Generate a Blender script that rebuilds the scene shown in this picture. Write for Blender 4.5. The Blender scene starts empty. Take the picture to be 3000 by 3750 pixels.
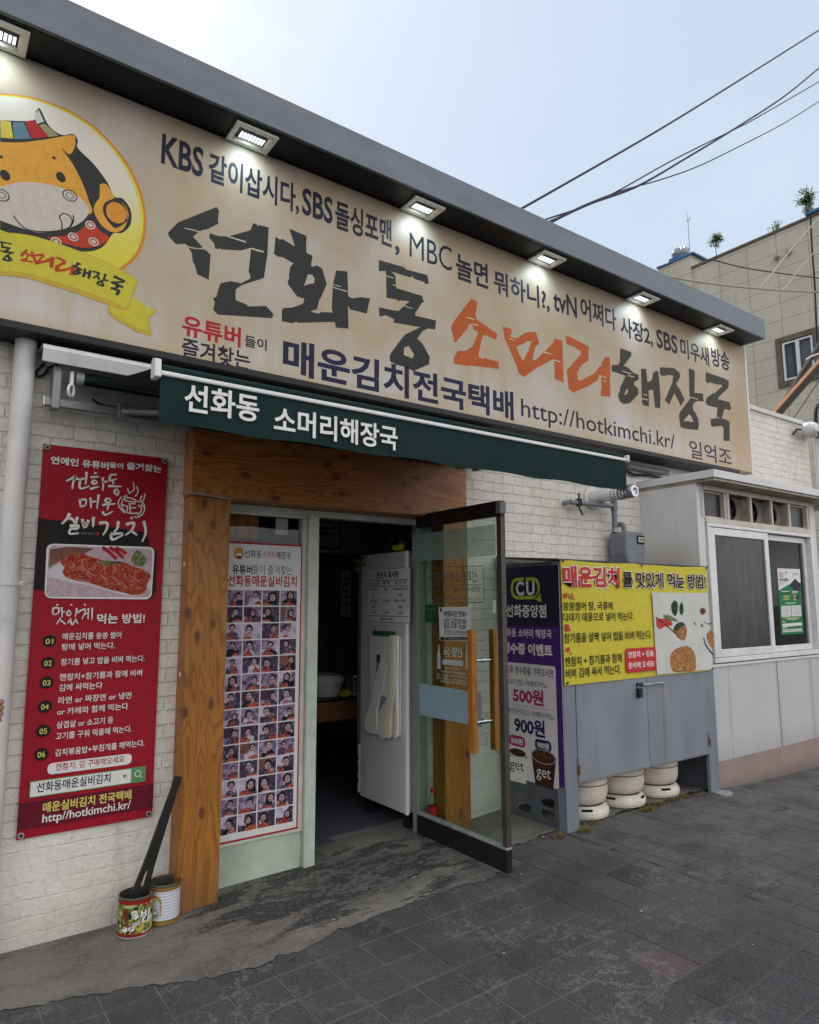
import bpy, bmesh, math, random
from mathutils import Vector, Matrix
from mathutils.geometry import tessellate_polygon
R = math.radians
rnd = random.Random(7)
scene = bpy.context.scene
COL = scene.collection

# ---------------------------------------------------------------- camera, sky, sun, exposure
cam_d = bpy.data.cameras.new('camera')
cam_d.sensor_fit = 'HORIZONTAL'
cam_d.sensor_width = 36.0
cam_d.lens = 2524.746/3000*36.0
cam_d.clip_end = 3000
cam = bpy.data.objects.new('camera', cam_d)
COL.objects.link(cam)
yaw, pitch, roll = R(35.75689), R(7.574575), R(-0.171952)
fw = Vector((math.sin(yaw)*math.cos(pitch), math.cos(yaw)*math.cos(pitch), math.sin(pitch)))
rt = Vector((math.cos(yaw), -math.sin(yaw), 0)); up = rt.cross(fw)
r2 = rt*math.cos(roll)+up*math.sin(roll); u2 = -rt*math.sin(roll)+up*math.cos(roll)
cam.matrix_world = Matrix(((r2.x, u2.x, -fw.x, 0), (r2.y, u2.y, -fw.y, -3.77), (r2.z, u2.z, -fw.z, 1.567), (0, 0, 0, 1)))
scene.camera = cam

SUN_EL, SUN_AZ = 50.0, 8.0          # azimuth measured from +Y (behind the shop) towards +X
world = bpy.data.worlds.new('World'); scene.world = world; world.use_nodes = True
wn = world.node_tree.nodes; wl = world.node_tree.links; wn.clear()
sky = wn.new('ShaderNodeTexSky'); sky.sky_type = 'NISHITA'; sky.sun_disc = False
sky.sun_elevation = R(SUN_EL); sky.sun_rotation = R(SUN_AZ)
sky.air_density = 1.0; sky.dust_density = 1.6; sky.ozone_density = 1.2
# thin high cloud whitens the sky a little
tc = wn.new('ShaderNodeTexCoord'); cn = wn.new('ShaderNodeTexNoise'); cn.inputs['Scale'].default_value = 3.2; cn.inputs['Detail'].default_value = 6
mpw = wn.new('ShaderNodeMapping'); mpw.inputs['Scale'].default_value = (1, 1, 2.2)
cr = wn.new('ShaderNodeMapRange'); cr.inputs['From Min'].default_value = .42; cr.inputs['From Max'].default_value = .72; cr.inputs['To Min'].default_value = .76; cr.inputs['To Max'].default_value = .94
mx = wn.new('ShaderNodeMix'); mx.data_type = 'RGBA'; mx.inputs[7].default_value = (5.3, 6.2, 7.2, 1)
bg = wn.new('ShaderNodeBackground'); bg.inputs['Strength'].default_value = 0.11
wo = wn.new('ShaderNodeOutputWorld')
wl.new(tc.outputs['Generated'], mpw.inputs['Vector']); wl.new(mpw.outputs['Vector'], cn.inputs['Vector']); wl.new(cn.outputs['Fac'], cr.inputs['Value'])
wl.new(cr.outputs['Result'], mx.inputs[0]); wl.new(sky.outputs['Color'], mx.inputs[6]); # added white brightness in the unseen sky behind the camera, lifts the shop front
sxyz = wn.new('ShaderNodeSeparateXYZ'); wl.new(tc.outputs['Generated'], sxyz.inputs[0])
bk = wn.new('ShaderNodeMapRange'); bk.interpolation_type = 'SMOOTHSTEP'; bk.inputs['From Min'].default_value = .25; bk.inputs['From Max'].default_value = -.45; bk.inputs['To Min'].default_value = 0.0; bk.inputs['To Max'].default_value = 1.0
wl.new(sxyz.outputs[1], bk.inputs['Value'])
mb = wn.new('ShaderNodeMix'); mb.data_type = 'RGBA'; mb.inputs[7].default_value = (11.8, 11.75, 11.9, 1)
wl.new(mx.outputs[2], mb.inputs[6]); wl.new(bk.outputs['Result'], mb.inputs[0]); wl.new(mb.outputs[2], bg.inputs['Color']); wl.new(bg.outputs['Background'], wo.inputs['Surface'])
sun_d = bpy.data.lights.new('sun', 'SUN'); sun_d.energy = 3.2; sun_d.angle = R(.5); sun_d.color = (1, .93, .82)
sun = bpy.data.objects.new('sun', sun_d); COL.objects.link(sun)
sdir = Vector((math.sin(R(SUN_AZ))*math.cos(R(SUN_EL)), math.cos(R(SUN_AZ))*math.cos(R(SUN_EL)), math.sin(R(SUN_EL))))
sun.rotation_euler = sdir.to_track_quat('Z', 'Y').to_euler(); sun.location = sdir*40
scene.view_settings.view_transform = 'Standard'; scene.view_settings.look = 'None'
scene.view_settings.exposure = 0.28; scene.view_settings.gamma = 1.0
scene.cycles.max_bounces = 8; scene.cycles.transparent_max_bounces = 12
scene.cycles.caustics_reflective = False; scene.cycles.caustics_refractive = False
try: scene.cycles.use_denoising = True
except Exception: pass

# ---------------------------------------------------------------- survey: points measured on the photograph, laid on real planes of the scene
CA=(40,1600,2.695);CB=(40,2200,2.395);CP=(780,1900,3.5925);CY=(1800,2000,2.0536);CF=(1130,1850,3.5925);CD=(1280,1850,2.395)
G1=(600,720,3.993);G2=(990,800,3.993);G3=(1350,900,3.993);G4=(1620,1060,3.993);G5=(1950,1140,3.993);G6=(2310,1200,3.993)
Q1=(0,0,1.725);Q2=(1000,0,1.725);Q3=(2000,0,1.725);Q4=(0,1200,1.725);Q5=(1000,1200,1.725);Q6=(2000,1200,1.725);Q7=(0,2400,1.725);Q8=(1000,2400,1.725);Q9=(2000,2400,1.725)
W3=(2500,1700,2.874);W4=(2600,1100,3.5925);W6=(1100,2350,2.5367);W7=(0,1200,2.4643);W8=(340,2880,3.7176);E7=(0,320,2.875);E8=(0,850,2.875)
EYE = Vector((0, -3.77, 1.567))
def survey(pts, c, axis, val):
    out = []
    for x, y in pts:
        d = r2*((c[0]+x/c[2]-1500)/2524.746)+u2*(-(c[1]+y/c[2]-1875)/2524.746)+fw
        p = EYE+d*((val-EYE[axis])/d[axis]); out.append(tuple(p[i] for i in range(3) if i != axis))
    return out
def PX(X, pts, c=(0, 0, 1)): return survey(pts, c, 0, X)
def PY(Y, pts, c=(0, 0, 1)): return survey(pts, c, 1, Y)
def PZ(Z, pts, c=(0, 0, 1)): return survey(pts, c, 2, Z)

# ---------------------------------------------------------------- materials
MATS = {}
def srgb(r, g, b):
    f = lambda c: (c/255/12.92) if c/255 <= .04045 else ((c/255+.055)/1.055)**2.4
    return (f(r), f(g), f(b))
class N:
    def __init__(s, name):
        s.m = bpy.data.materials.new(name); s.m.use_nodes = True; MATS[name] = s.m
        s.t = s.m.node_tree; s.n = s.t.nodes; s.l = s.t.links
        s.p = s.n['Principled BSDF']; s.geo = None; s.p.inputs['Specular IOR Level'].default_value = .3
    def new(s, ty, **kw):
        o = s.n.new(ty)
        for k, v in kw.items():
            if k in o.inputs: o.inputs[k].default_value = v
            else: setattr(o, k, v)
        return o
    def pos(s):
        if s.geo is None: s.geo = s.n.new('ShaderNodeNewGeometry')
        return s.geo.outputs['Position']
    def mapped(s, scale=(1, 1, 1), loc=(0, 0, 0)):
        mp = s.new('ShaderNodeMapping'); mp.inputs['Scale'].default_value = scale; mp.inputs['Location'].default_value = loc
        s.l.new(s.pos(), mp.inputs['Vector']); return mp.outputs['Vector']
    def noise(s, vec, scale, detail=4, rough=.55, dist=0):
        o = s.new('ShaderNodeTexNoise', Scale=scale, Detail=detail, Roughness=rough, Distortion=dist); s.l.new(vec, o.inputs['Vector']); return o.outputs['Fac']
    def ramp(s, fac, stops):
        o = s.n.new('ShaderNodeValToRGB'); e = o.color_ramp.elements
        while len(e) > len(stops): e.remove(e[-1])
        while len(e) < len(stops): e.new(.5)
        for q, (p, c) in zip(e, stops): q.position = p; q.color = tuple(c)+(1,) if len(c) == 3 else c
        s.l.new(fac, o.inputs['Fac']); return o.outputs['Color']
    def rng(s, fac, a, b, c=0., d=1.):
        o = s.new('ShaderNodeMapRange'); o.inputs[1].default_value = a; o.inputs[2].default_value = b; o.inputs[3].default_value = c; o.inputs[4].default_value = d
        s.l.new(fac, o.inputs[0]); return o.outputs[0]
    def mix(s, fac, a, b, mode='MIX'):
        o = s.new('ShaderNodeMix', data_type='RGBA', blend_type=mode)
        for sock, v in ((o.inputs[0], fac), (o.inputs[6], a), (o.inputs[7], b)):
            if hasattr(v, 'is_output') or isinstance(v, bpy.types.NodeSocket): s.l.new(v, sock)
            elif isinstance(v, (int, float)): sock.default_value = v
            else: sock.default_value = tuple(v)+(1,) if len(v) == 3 else v
        return o.outputs[2]
    def math(s, op, a, b=0.):
        o = s.new('ShaderNodeMath', operation=op)
        for i, v in enumerate((a, b)):
            if isinstance(v, bpy.types.NodeSocket): s.l.new(v, o.inputs[i])
            else: o.inputs[i].default_value = v
        return o.outputs[0]
    def color(s, c):
        if isinstance(c, bpy.types.NodeSocket): s.l.new(c, s.p.inputs['Base Color'])
        else: s.p.inputs['Base Color'].default_value = tuple(c)+(1,)
    def rough(s, r):
        if isinstance(r, bpy.types.NodeSocket): s.l.new(r, s.p.inputs['Roughness'])
        else: s.p.inputs['Roughness'].default_value = r
    def bump(s, h, strength=.5, dist=.01):
        o = s.new('ShaderNodeBump'); o.inputs['Strength'].default_value = strength; o.inputs['Distance'].default_value = dist
        s.l.new(h, o.inputs['Height']); s.l.new(o.outputs['Normal'], s.p.inputs['Normal'])
    def set(s, **kw):
        for k, v in kw.items(): s.p.inputs[k.replace('_', ' ')].default_value = v
        return s

def plain(name, c, rough=.6, metal=0., grime=.18, scale=9., bump=0., stretch=(1, 1, 1)):
    m = N(name); v = m.mapped(stretch)
    f = m.noise(v, scale, 5, .6); g = m.rng(f, .3, .7, 1-grime, 1+grime*.35)
    cc = m.mix(1.0, c, (1, 1, 1), 'MULTIPLY')
    o = m.new('ShaderNodeMix', data_type='RGBA', blend_type='MULTIPLY'); o.inputs[0].default_value = 1; o.inputs[6].default_value = tuple(c)+(1,)
    m.l.new(g, o.inputs[7]); m.color(o.outputs[2]); m.rough(m.rng(f, .3, .7, max(.02, rough-.07), min(1, rough+.1)))
    m.set(Metallic=metal)
    if bump: m.bump(m.noise(v, scale*6, 3), bump, .004)
    return m.m

def ink(name, c, rough=.5):
    m = N(name); f = m.noise(m.pos(), 30, 3); o = m.new('ShaderNodeMix', data_type='RGBA', blend_type='MULTIPLY')
    o.inputs[0].default_value = 1; o.inputs[6].default_value = tuple(c)+(1,); m.l.new(m.rng(f, .3, .7, .9, 1.05), o.inputs[7]); m.color(o.outputs[2]); m.rough(rough); m.p.inputs['Specular IOR Level'].default_value = .14; return m.m

def photo(name, stops, scale=20, dist=2., rough=.45, stretch=(1, 1, 1)):
    m = N(name); f = m.noise(m.mapped(stretch), scale, 5, .6, dist); m.color(m.ramp(f, stops)); m.rough(rough); m.p.inputs['Specular IOR Level'].default_value = .15; return m.m

# white painted brick
def brick_mat(name, base, dark, tint):
    m = N(name)
    sx = m.new('ShaderNodeSeparateXYZ'); m.l.new(m.pos(), sx.inputs[0])
    wob = m.noise(m.pos(), 5, 3); wob2 = m.noise(m.pos(), 26, 3)
    zz = m.math('ADD', sx.outputs[2], m.math('ADD', m.math('MULTIPLY', m.math('SUBTRACT', wob, .5), .022), m.math('MULTIPLY', m.math('SUBTRACT', wob2, .5), .012)))
    xx = m.math('ADD', m.math('ADD', sx.outputs[0], sx.outputs[1]), m.math('MULTIPLY', m.math('SUBTRACT', wob2, .5), .014))
    cb = m.new('ShaderNodeCombineXYZ'); m.l.new(xx, cb.inputs[0]); m.l.new(zz, cb.inputs[1])
    b = m.new('ShaderNodeTexBrick', Scale=1.0); b.inputs['Mortar Size'].default_value = .0055; b.inputs['Mortar Smooth'].default_value = .6
    b.inputs['Brick Width'].default_value = .205; b.inputs['Row Height'].default_value = .0725; b.inputs['Bias'].default_value = 0
    b.inputs['Color1'].default_value = (0, 0, 0, 1); b.inputs['Color2'].default_value = (1, 1, 1, 1); m.l.new(cb.outputs[0], b.inputs['Vector'])
    g1 = m.noise(m.pos(), 2.3, 6, .62); g2 = m.noise(m.pos(), 34, 4, .65); g3 = m.noise(m.mapped((9, 9, 1.2)), 1.0, 4)
    c = m.mix(m.rng(g1, .35, .75), base, tint)
    c = m.mix(m.math('MULTIPLY', m.rng(g2, .52, .78), .35), c, dark)
    c = m.mix(m.math('MULTIPLY', m.rng(g3, .56, .75), .34), c, dark)
    g4 = m.noise(m.mapped((1, 1, 1), (4, 2, 7)), .9, 7, .7); c = m.mix(m.math('MULTIPLY', m.rng(g4, .5, .72), .42), c, (.40, .345, .26))
    sep = m.new('ShaderNodeSeparateColor'); m.l.new(b.outputs['Color'], sep.inputs[0])
    c = m.mix(m.math('MULTIPLY', sep.outputs[0], .10), c, dark)
    gap = m.math('MULTIPLY', b.outputs['Fac'], m.math('MULTIPLY', m.rng(g2, .36, .62, .1, .8), m.rng(m.noise(m.pos(), 3.7, 3), .35, .6, .25, 1.0)))
    low = m.rng(m.math('ADD', sx.outputs[2], m.math('MULTIPLY', m.math('SUBTRACT', g1, .5), .5)), .40, .62)
    gap = m.math('MULTIPLY', gap, m.math('ADD', m.math('MULTIPLY', low, .75), .25))
    c = m.mix(m.math('MULTIPLY', gap, .58), c, dark)
    # splash-back dirt with a ragged edge along the foot of the wall
    foot = m.math('MULTIPLY', m.rng(m.math('ADD', sx.outputs[2], m.math('MULTIPLY', g1, .35)), .42, .16), .38)
    c = m.mix(foot, c, dark)
    m.color(c); m.rough(.55)
    gaph = m.math('MULTIPLY', m.math('MULTIPLY', b.outputs['Fac'], m.rng(g1, .3, .65, .45, 1.0)), m.math('ADD', m.math('MULTIPLY', low, .8), .2))
    h = m.math('ADD', m.math('MULTIPLY', gaph, -1.0), m.math('ADD', m.math('MULTIPLY', g2, .9), m.math('MULTIPLY', m.noise(m.pos(), 11, 5), 1.2)))
    m.bump(h, .75, .011); return m.m
brick_mat('white_brick', (.73, .70, .66), (.27, .25, .22), (.64, .605, .545))

def wood_mat(name, light, dark, axis, rough=.38, knots=()):
    m = N(name)
    st = {'z': (1, 1, .16), 'x': (.16, 1, 1)}[axis]
    v = m.mapped(st)
    warp = m.math('ADD', m.noise(v, 3.4, 2, .5, .9), m.math('MULTIPLY', m.noise(m.pos(), 22, 3), .022))
    kd = None
    for q in knots:
        vd = m.new('ShaderNodeVectorMath', operation='DISTANCE'); m.l.new(m.mapped({'z': (1, .3, .55), 'x': (.55, .3, 1)}[axis]), vd.inputs[0]); vd.inputs[1].default_value = (q[0]*(.55 if axis == 'x' else 1), -.0375, q[1]*(.55 if axis == 'z' else 1)); kd = vd.outputs['Value'] if kd is None else m.math('MINIMUM', kd, vd.outputs['Value'])
    if kd is not None: warp = m.math('ADD', warp, m.math('MULTIPLY', m.rng(kd, .075, .0), .045))
    rings = m.math('SINE', m.math('MULTIPLY', warp, 150))
    fine = m.noise(m.mapped({'z': (1, 1, .03), 'x': (.03, 1, 1)}[axis]), 160, 3)
    big = m.noise(m.pos(), 3, 3)
    c = m.mix(m.math('MULTIPLY', m.rng(rings, .1, 1.), .72), light, dark)
    c = m.mix(m.math('MULTIPLY', m.rng(fine, .4, .7), .35), c, dark)
    c = m.mix(m.math('MULTIPLY', m.rng(big, .45, .75), .4), c, (dark[0]*.9, dark[1]*.8, dark[2]*.7))
    if kd is not None: c = m.mix(m.math('MULTIPLY', m.rng(kd, .020, .011), .9), c, (.06, .02, .007)); c = m.mix(m.math('MULTIPLY', m.rng(kd, .040, .014), .3), c, dark)
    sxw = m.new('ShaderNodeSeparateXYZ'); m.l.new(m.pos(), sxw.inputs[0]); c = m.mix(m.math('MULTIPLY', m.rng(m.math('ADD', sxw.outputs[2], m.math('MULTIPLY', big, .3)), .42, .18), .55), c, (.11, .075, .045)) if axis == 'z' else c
    c = m.mix(m.math('MULTIPLY', m.rng(m.noise(m.mapped({'z': (9, 9, .5), 'x': (.5, 9, 9)}[axis]), 4, 4), .62, .68), .5), c, dark)
    m.color(c); m.rough(m.rng(fine, .3, .7, rough, rough+.15)); m.set(Coat_Weight=.15, Coat_Roughness=.3)
    m.bump(m.math('ADD', rings, fine), .12, .003); return m.m
wood_mat('post_wood', (.37, .15, .026), (.19, .062, .009), 'z', .38, PY(-.125, [(748, 1843), (780, 1921), (699, 1927), (690, 2246), (779, 2284), (723, 2330), (773, 2580), (739, 2977), (678, 2611), (1700, 2560), (1655, 2480), (1712, 2760), (1690, 2980)]))
wood_mat('beam_wood', (.46, .18, .042), (.22, .075, .016), 'x', .38, PY(-.128, [(1252, 1809), (1490, 1858), (1527, 1751), (1478, 1774), (1232, 1748), (1009, 1826), (1200, 1698), (1260, 1675), (900, 1740), (760, 1660)]))
wood_mat('handle_wood', (.42, .17, .03), (.25, .085, .014), 'z', .3)
wood_mat('table_wood', (.20, .09, .035), (.11, .045, .018), 'x')

# sign board: sun-yellowed translucent sheet with rain streaks
m = N('sign_face')
v1 = m.noise(m.mapped((1, 1, .8)), 1.15, 5, .55); v2 = m.noise(m.mapped((5, 1, .35)), 1.3, 5, .6); v3 = m.noise(m.mapped((1, 1, 1), (3, 0, 9)), 2.2, 4)
sx = m.new('ShaderNodeSeparateXYZ'); m.l.new(m.pos(), sx.inputs[0])
c = m.ramp(v1, [(.30, (.48, .455, .45)), (.43, (.42, .365, .295)), (.55, (.395, .31, .205)), (.68, (.42, .355, .28)), (.8, (.49, .455, .42))])
low = m.rng(m.math('ADD', sx.outputs[2], m.math('MULTIPLY', v3, .5)), 3.55, 3.1)
c = m.mix(m.math('MULTIPLY', low, .75), c, m.ramp(v2, [(.35, (.56, .56, .58)), (.5, (.50, .475, .43)), (.64, (.45, .375, .24))]))
edge = m.rng(m.math('ADD', sx.outputs[2], m.math('MULTIPLY', v2, .16)), 3.02, 2.93)
c = m.mix(m.math('MULTIPLY', edge, .6), c, (.42, .30, .14))
st = m.rng(m.noise(m.mapped((14, 1, .25)), 1.0, 4), .62, .74)
c = m.mix(m.math('MULTIPLY', st, .25), c, (.27, .24, .20))
rightw = m.rng(sx.outputs[0], 5.7, 6.6); c = m.mix(m.math('MULTIPLY', rightw, m.rng(v3, .35, .6, .05, .5)), c, (.40, .255, .12))
m.color(c); m.rough(.42); m.p.inputs['Specular IOR Level'].default_value = .2; m.bump(m.noise(m.pos(), 2.5, 3), .05, .02)

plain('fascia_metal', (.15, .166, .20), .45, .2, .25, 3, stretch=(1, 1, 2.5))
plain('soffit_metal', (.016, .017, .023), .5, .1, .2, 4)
plain('black_trim', (.012, .012, .014), .45, 0, .3, 8)
plain('awning_cloth', (.0045, .021, .020), .9, 0, .22, 7, .25)
plain('awning_lining', (.004, .014, .013), .85, 0, .2, 7)
plain('white_metal', (.66, .66, .66), .35, .1, .14, 10)
plain('cream_paint', (.56, .525, .45), .45, 0, .3, 7)
m = N('annex_plaster'); a = m.noise(m.pos(), 2.2, 6, .65); c = m.mix(m.rng(a, .35, .7), (.62, .615, .61), (.55, .54, .525)); vd = m.new('ShaderNodeVectorMath', operation='DISTANCE'); m.l.new(m.mapped((1, .6, 1)), vd.inputs[0]); vd.inputs[1].default_value = (5.27, -.18, 1.90); c = m.mix(m.math('MULTIPLY', m.rng(m.math('ADD', vd.outputs['Value'], m.math('MULTIPLY', a, .22)), .34, .12), .55), c, (.36, .29, .18)); c = m.mix(m.math('MULTIPLY', m.rng(m.noise(m.mapped((9, 9, .4)), 1.0, 4), .6, .74), .3), c, (.33, .30, .26)); m.color(c); m.rough(.5)
plain('pvc_pipe', (.60, .59, .575), .38, 0, .14, 5)
plain('grey_metal', (.26, .26, .265), .42, .4, .3, 12)
plain('meter_grey', (.20, .215, .235), .45, 0, .25, 12)
plain('galvanised', (.34, .35, .36), .5, .25, .3, 14)
plain('chrome', (.62, .63, .65), .12, 1., .08, 14)
plain('dark_metal', (.030, .025, .023), .4, .3, .3, 14)
plain('green_frame', (.50, .55, .475), .42, 0, .2, 9)
plain('kick_panel', (.44, .50, .42), .5, 0, .25, 5)
plain('jamb_panel', (.22, .255, .235), .45, 0, .15, 5)
plain('fridge_white', (.52, .525, .53), .32, 0, .06, 3)
plain('fridge_edge', (.62, .625, .63), .3, 0, .06, 3)
plain('black_rubber', (.010, .010, .011), .6, 0, .2, 20)
plain('black_plastic', (.014, .014, .013), .42, 0, .25, 20)
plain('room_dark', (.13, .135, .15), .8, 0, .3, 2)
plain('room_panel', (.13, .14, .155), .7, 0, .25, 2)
plain('steel', (.55, .56, .58), .22, .9, .15, 10)
plain('bowl_plastic', (.60, .56, .55), .4, 0, .15, 10)
plain('apron_plastic', (.66, .655, .63), .45, 0, .08, 12)
plain('apron_cream', (.68, .64, .50), .45, 0, .08, 12)
plain('paper', (.66, .65, .67), .6, 0, .07, 8)
plain('vinyl_white', (.64, .63, .63), .42, 0, .06, 5)
plain('cylinder_white', (.60, .575, .50), .4, 0, .2, 11)
plain('rust', (.16, .065, .025), .8, .1, .5, 40)
plain('rust_beam', (.30, .135, .06), .75, .1, .45, 14)
plain('beam_dark', (.035, .022, .018), .7, .1, .4, 14)
plain('blue_paint', (.05, .15, .34), .5, 0, .25, 4)
plain('cable_black', (.012, .011, .014), .6)
plain('cable_pale', (.36, .32, .27), .6)
plain('wire_violet', (.030, .022, .05), .6)
plain('bottle_red', (.55, .02, .03), .35, 0, .05, 8)
plain('can_gold', (.42, .25, .07), .3, .6, .1, 20)
plain('can_inside', (.16, .16, .13), .3, .7, .2, 20)
plain('can_white', (.55, .55, .62), .33, .1, .08, 20)
plain('toy_yellow', (.50, .52, .05), .45)
plain('skin', (.33, .17, .11), .5, 0, .2, 60)
plain('tree_bark', (.10, .08, .06), .85, 0, .3, 30)
m = N('mesh_film'); a = m.noise(m.mapped((1, 1, .6)), 3.0, 6, .65, .6); b = m.noise(m.mapped((7, 1, .5)), 1.0, 4); c = m.mix(m.rng(a, .35, .7), (.012, .013, .015), (.050, .053, .055)); c = m.mix(m.math('MULTIPLY', m.rng(b, .58, .7), .35), c, (.10, .10, .10)); m.color(c); m.rough(.35)
plain('fan_shroud', (.24, .22, .19), .6, 0, .4, 10)
plain('fan_dark', (.012, .012, .012), .6)
plain('soot_panel', (.40, .355, .28), .6, 0, .55, 7)

# gas cabinet: blue-grey paint, rust bleeding at lower edges
m = N('post_paint'); a = m.noise(m.mapped((1, 1, .5)), 3.5, 5); m.color(m.mix(m.rng(a, .3, .7), (.155, .172, .205), (.21, .228, .255))); m.rough(.42)
m = N('cabinet_paint'); sx = m.new('ShaderNodeSeparateXYZ'); m.l.new(m.pos(), sx.inputs[0])
a = m.noise(m.mapped((1, 1, .5)), 3.5, 5); b = m.noise(m.pos(), 60, 3, .7)
c = m.mix(m.rng(a, .3, .7), (.165, .185, .215), (.22, .238, .262))
c = m.mix(m.math('MULTIPLY', m.rng(b, .66, .76), .5), c, (.10, .10, .10))
e = m.math('MULTIPLY', m.rng(m.math('ADD', sx.outputs[2], m.math('MULTIPLY', b, .05)), .445, .418), .8)
c = m.mix(e, c, (.13, .055, .025))
sp = m.noise(m.mapped((1, 1, 1), (1.3, 0, 2)), 5.5, 2); c = m.mix(m.math('MULTIPLY', m.rng(sp, .70, .80), .5), c, (.27, .19, .09))
stk = m.math('MULTIPLY', m.rng(m.math('ABSOLUTE', m.math('SUBTRACT', m.math('ADD', sx.outputs[0], m.math('MULTIPLY', b, .02)), 4.572)), .022, .004), m.rng(sx.outputs[2], .97, .955)); c = m.mix(m.math('MULTIPLY', stk, .55), c, (.20, .105, .045))
drip = m.noise(m.mapped((16, 1, .7)), 1.0, 5); c = m.mix(m.math('MULTIPLY', m.rng(drip, .58, .74), .35), c, (.12, .115, .105)); c = m.mix(m.math('MULTIPLY', m.rng(m.noise(m.mapped((1, 1, 1), (7, 0, 3)), 24, 5, .7), .66, .72), .6), c, (.17, .085, .04))
m.color(c); m.rough(.42); m.bump(a, .25, .02)
plain('edge_metal', (.085, .075, .068), .35, .4, .3, 14)
plain('cabinet_side', (.085, .095, .11), .5, 0, .2, 6)

# white lpg cylinders get rust flecks
m = N('lpg_paint'); a = m.noise(m.pos(), 16, 5, .65); b = m.noise(m.pos(), 70, 3)
c = m.mix(m.rng(a, .35, .65), (.62, .585, .50), (.52, .48, .39)); c = m.mix(m.math('MULTIPLY', m.rng(b, .62, .72), .7), c, (.22, .10, .04)); m.color(c); m.rough(.4)

# annex lower wall
m = N('pink_base'); a = m.noise(m.mapped((1, 1, .5)), 4, 7, .7); sx = m.new('ShaderNodeSeparateXYZ'); m.l.new(m.pos(), sx.inputs[0]); c = m.mix(m.rng(a, .3, .7), (.31, .225, .21), (.22, .175, .16)); c = m.mix(m.math('MULTIPLY', m.rng(m.math('ADD', sx.outputs[2], m.math('MULTIPLY', a, .22)), .28, .14), .7), c, (.09, .08, .07)); c = m.mix(m.math('MULTIPLY', m.rng(m.noise(m.mapped((14, 1, .4)), 1.0, 4), .6, .72), .4), c, (.12, .10, .085)); m.color(c); m.rough(.6)
m = N('annex_sheet'); a = m.noise(m.mapped((.5, 1, .3)), 3, 4); s2 = m.noise(m.mapped((12, 1, .3)), 1.0, 4)
c = m.mix(m.rng(a, .3, .7), (.42, .42, .43), (.48, .475, .475)); c = m.mix(m.math('MULTIPLY', m.rng(s2, .62, .72), .5), c, (.26, .215, .17)); sx = m.new('ShaderNodeSeparateXYZ'); m.l.new(m.pos(), sx.inputs[0])
for xq, ww in ((6.42, .03), (7.05, .05), (5.62, .015)): c = m.mix(m.math('MULTIPLY', m.rng(m.math('ABSOLUTE', m.math('SUBTRACT', m.math('ADD', sx.outputs[0], m.math('MULTIPLY', a, .05)), xq)), ww, .002), .38), c, (.20, .16, .12))
c = m.mix(m.math('MULTIPLY', m.rng(m.math('ADD', sx.outputs[2], m.math('MULTIPLY', s2, .3)), .62, .42), .35), c, (.24, .22, .20)); m.color(c); m.rough(.36)

# ground
def concrete(name, a, b, d, spots=True):
    m = N(name); n1 = m.noise(m.mapped((1, 1.8, 1)), 2.0, 9, .72, .3); n2 = m.noise(m.mapped((1, 2.6, 1)), 2.6, 9, .72, .35); n3 = m.noise(m.pos(), 120, 3, .7)
    c = m.mix(m.rng(n1, .35, .68), a, b)
    sx = m.new('ShaderNodeSeparateXYZ'); m.l.new(m.pos(), sx.inputs[0])
    if spots:
        # wet-looking mop stain spreading from the doorway, with torn edges
        dx = m.math('SUBTRACT', sx.outputs[0], 2.05); dy = m.math('ADD', sx.outputs[1], .30)
        rr = m.math('ADD', m.math('MULTIPLY', m.math('MULTIPLY', dx, dx), 1.5), m.math('MULTIPLY', m.math('MULTIPLY', dy, dy), 5.0))
        st = m.rng(m.math('ADD', rr, m.math('MULTIPLY', m.math('SUBTRACT', n2, .5), 4.6)), .95, .55)
        c = m.mix(m.math('MULTIPLY', st, .82), c, d)
        sc = m.math('MULTIPLY', m.rng(m.math('ABSOLUTE', m.math('SUBTRACT', n2, .53)), .035, .0), m.rng(rr, 2.4, .6)); c = m.mix(m.math('MULTIPLY', sc, .55), c, (.30, .285, .26))
    c = m.mix(m.math('MULTIPLY', m.rng(n3, .5, .72), .4), c, d)
    c = m.mix(m.math('MULTIPLY', m.rng(m.noise(m.pos(), 60, 4, .7), .52, .68), .45), c, (.33, .315, .285))
    m.color(c); m.rough(.8); m.bump(m.math('ADD', m.math('MULTIPLY', m.noise(m.pos(), 45, 5, .7), .8), n1), .7, .010); return m.m
concrete('strip_concrete', (.235, .222, .20), (.095, .092, .088), (.022, .023, .025))
concrete('bare_concrete', (.15, .145, .135), (.09, .088, .085), (.05, .05, .05), False)
m = N('paver'); at = m.new('ShaderNodeAttribute', attribute_name='tone'); n1 = m.noise(m.pos(), 1.1, 8, .7); n2 = m.noise(m.pos(), 150, 4, .75); n3 = m.noise(m.pos(), 5, 8, .72)
c = m.mix(m.rng(n1, .3, .7), (.034, .035, .037), (.074, .075, .077)); o = m.new('ShaderNodeMix', data_type='RGBA', blend_type='MULTIPLY'); o.inputs[0].default_value = 1
m.l.new(c, o.inputs[6]); m.l.new(at.outputs['Color'], o.inputs[7]); c = o.outputs[2]
c = m.mix(m.math('MULTIPLY', m.rng(n2, .5, .68), .55), c, (.20, .20, .20)); c = m.mix(m.math('MULTIPLY', m.rng(n2, .47, .34), .7), c, (.016, .016, .017))
v3 = m.math('ABSOLUTE', m.math('SUBTRACT', n3, .5)); c = m.mix(m.math('MULTIPLY', m.math('MULTIPLY', m.rng(v3, .014, .0), m.rng(n1, .47, .58)), .75), c, (.26, .26, .25))
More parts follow.
